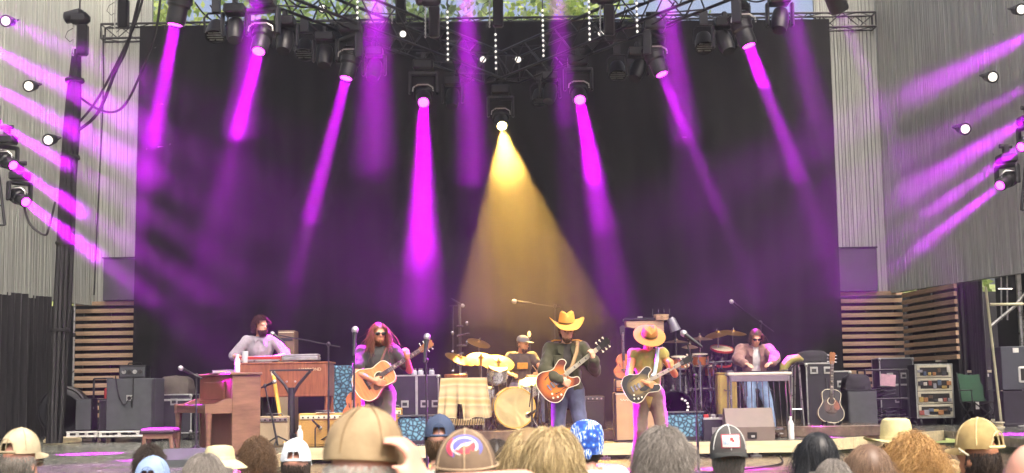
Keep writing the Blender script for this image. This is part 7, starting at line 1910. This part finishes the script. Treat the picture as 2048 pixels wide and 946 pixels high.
# ============================================================ haze and smoke
def volume(name, dens, colr=(.93, .94, 1.0), g=.5):
    m = bpy.data.materials.new(name); m.use_nodes = True
    nt = m.node_tree
    for n in list(nt.nodes): nt.nodes.remove(n)
    o = nt.nodes.new('ShaderNodeOutputMaterial'); v = nt.nodes.new('ShaderNodeVolumePrincipled')
    v.inputs['Density'].default_value = dens
    v.inputs['Color'].default_value = (*colr, 1)
    v.inputs['Anisotropy'].default_value = g
    v.inputs['Density Attribute'].default_value = ''
    v.inputs['Temperature Attribute'].default_value = ''
    v.inputs['Color Attribute'].default_value = ''
    nt.links.new(v.outputs[0], o.inputs['Volume'])
    return m
mb = MB(); mb.box((0, 28, 13), (136, 118, 28)); hz = mb.build('haze', volume('haze_air', HAZE)); tag(hz, kind='stuff')
def puff(pts, rad, dens, sd):
    """drifting smoke: one closed uneven body"""
    mb = MB()
    n = len(pts); out, rr = [], []
    for i in range(n - 1):
        for k in range(12):
            out.append(Vector(pts[i]).lerp(Vector(pts[i + 1]), k / 12)); rr.append(rad[i] + (rad[i + 1] - rad[i]) * k / 12)
    out.append(Vector(pts[-1])); rr.append(rad[-1])
    e = (out[-1] - out[-2]).normalized()          # ragged lower end
    base, rb = out[-1], rr[-1]
    for k in range(1, 7): out.append(base + e * rb * .9 * math.sin(k / 6 * 1.5)); rr.append(rb * math.cos(k / 6 * 1.5) + .01)
    mb.tube(out, rr, 36)
    for i, p in enumerate(mb.v):
        v = Vector(p); q = mnoise.noise_vector(v * 3.1 + Vector((sd, 0, 0))) * .10 + mnoise.noise_vector(v * 7.5 + Vector((0, sd, 0))) * .06 + mnoise.noise_vector(v * 17 + Vector((0, sd, 0))) * .025
        mb.v[i] = tuple(v + q)
    o = mb.build('smoke', volume('smoke_%d' % sd, dens), smooth=True); tag(o, kind='stuff')
# thin stage fog that hangs under the roof above the players
mb = MB(); nx, ny = 26, 12; vs = []
def fog_pt(u, v, top):
    x, y = -7.6 + 15.4 * u, 17.2 + 9.6 * v
    return (x, y, (9.0 + .5 * mnoise.noise((x * .4, y * .4, 5))) if top else 2.75 + .45 * mnoise.noise((x * .6, y * .6, 2)) + .2 * mnoise.noise((x * 1.7, y * 1.7, 4)))
for top in (0, 1):
    for j in range(ny + 1):
        for i in range(nx + 1): vs.append(fog_pt(i / nx, j / ny, top))
N0 = (nx + 1) * (ny + 1); q4 = lambda j, i, o: (o + j * (nx + 1) + i, o + j * (nx + 1) + i + 1, o + (j + 1) * (nx + 1) + i + 1, o + (j + 1) * (nx + 1) + i)
fs = [q4(j, i, 0) for j in range(ny) for i in range(nx)] + [q4(j, i, N0)[::-1] for j in range(ny) for i in range(nx)]
rim = [i for i in range(nx + 1)] + [(j * (nx + 1) + nx) for j in range(1, ny + 1)] + [ny * (nx + 1) + i for i in range(nx - 1, -1, -1)] + [j * (nx + 1) for j in range(ny - 1, 0, -1)]
fs += [(rim[k], rim[(k + 1) % len(rim)], rim[(k + 1) % len(rim)] + N0, rim[k] + N0) for k in range(len(rim))]
mb.add(vs, fs); tag(mb.build('smoke', volume('stage_fog', .0026), smooth=True), kind='stuff')
def seen(p):
    q = CAM_R.transposed() @ (p - CAM_P); return 1024 - F_PX * q.x / q.z, 473 + F_PX * q.y / q.z
def stretch_puff(L, T, dg, dens, sd, stop, extra=.07):
    """denser smoke drifting through the first stretch of one beam; stop(px, py) ends it"""
    d = (T - L); dn = d.normalized(); D = d.length; f = .9
    for i in range(600):
        if stop(*seen(L + d * (i / 600))): f = i / 600; break
    tn = math.tan(R(dg / 2))
    us = (-.12, f * D * .33, f * D * .66, f * D)
    puff([L + dn * u for u in us], [.09 + extra + max(0, u) * tn for u in us], dens, sd)
def beam_puff(k, y_end, dens, sd, dg=None, extra=.07):
    stretch_puff(LP3[k], P(*tg[k]), dg or degs[k], dens, sd, lambda x, y: y > y_end, extra)
beam_puff(2, 412, DP, 3)
beam_puff(3, 505, DP * .8, 5)
beam_puff(4, 335, DP * .3, 9, 25, .1)
beam_puff(1, 245, DP, 12)
beam_puff(0, 260, DP * .7, 15)
beam_puff(5, 345, DP * .8, 17)
beam_puff(6, 255, DP * .7, 19)
beam_puff(7, 155, DP, 21)
for k_, y_, s_ in ((0, 420, 71), (2, 520, 73), (5, 430, 75), (6, 400, 77), (7, 330, 79), (3, 600, 81)):
    beam_puff(k_, y_, DP * .2, s_, extra=.16)
for i, ((L, T, dg), ye) in enumerate(zip(FRONT_B, (230, 290, 315, 210, 240, 190))):
    stretch_puff(L, T, dg, DP * (.36, .42, .5, .36, .36, .22)[i], 31 + 2 * i, lambda x, y: y > ye)
for i, (L, T, dg, run) in enumerate(SIDE_B):
    x0 = seen(L)[0]
    stretch_puff(L, T, dg, DP * ((.42 if run > 200 else .7) if i < 6 else .2), 51 + 2 * i, lambda x, y: abs(x - x0) > run)
bpy.data.scenes.remove(AUX)
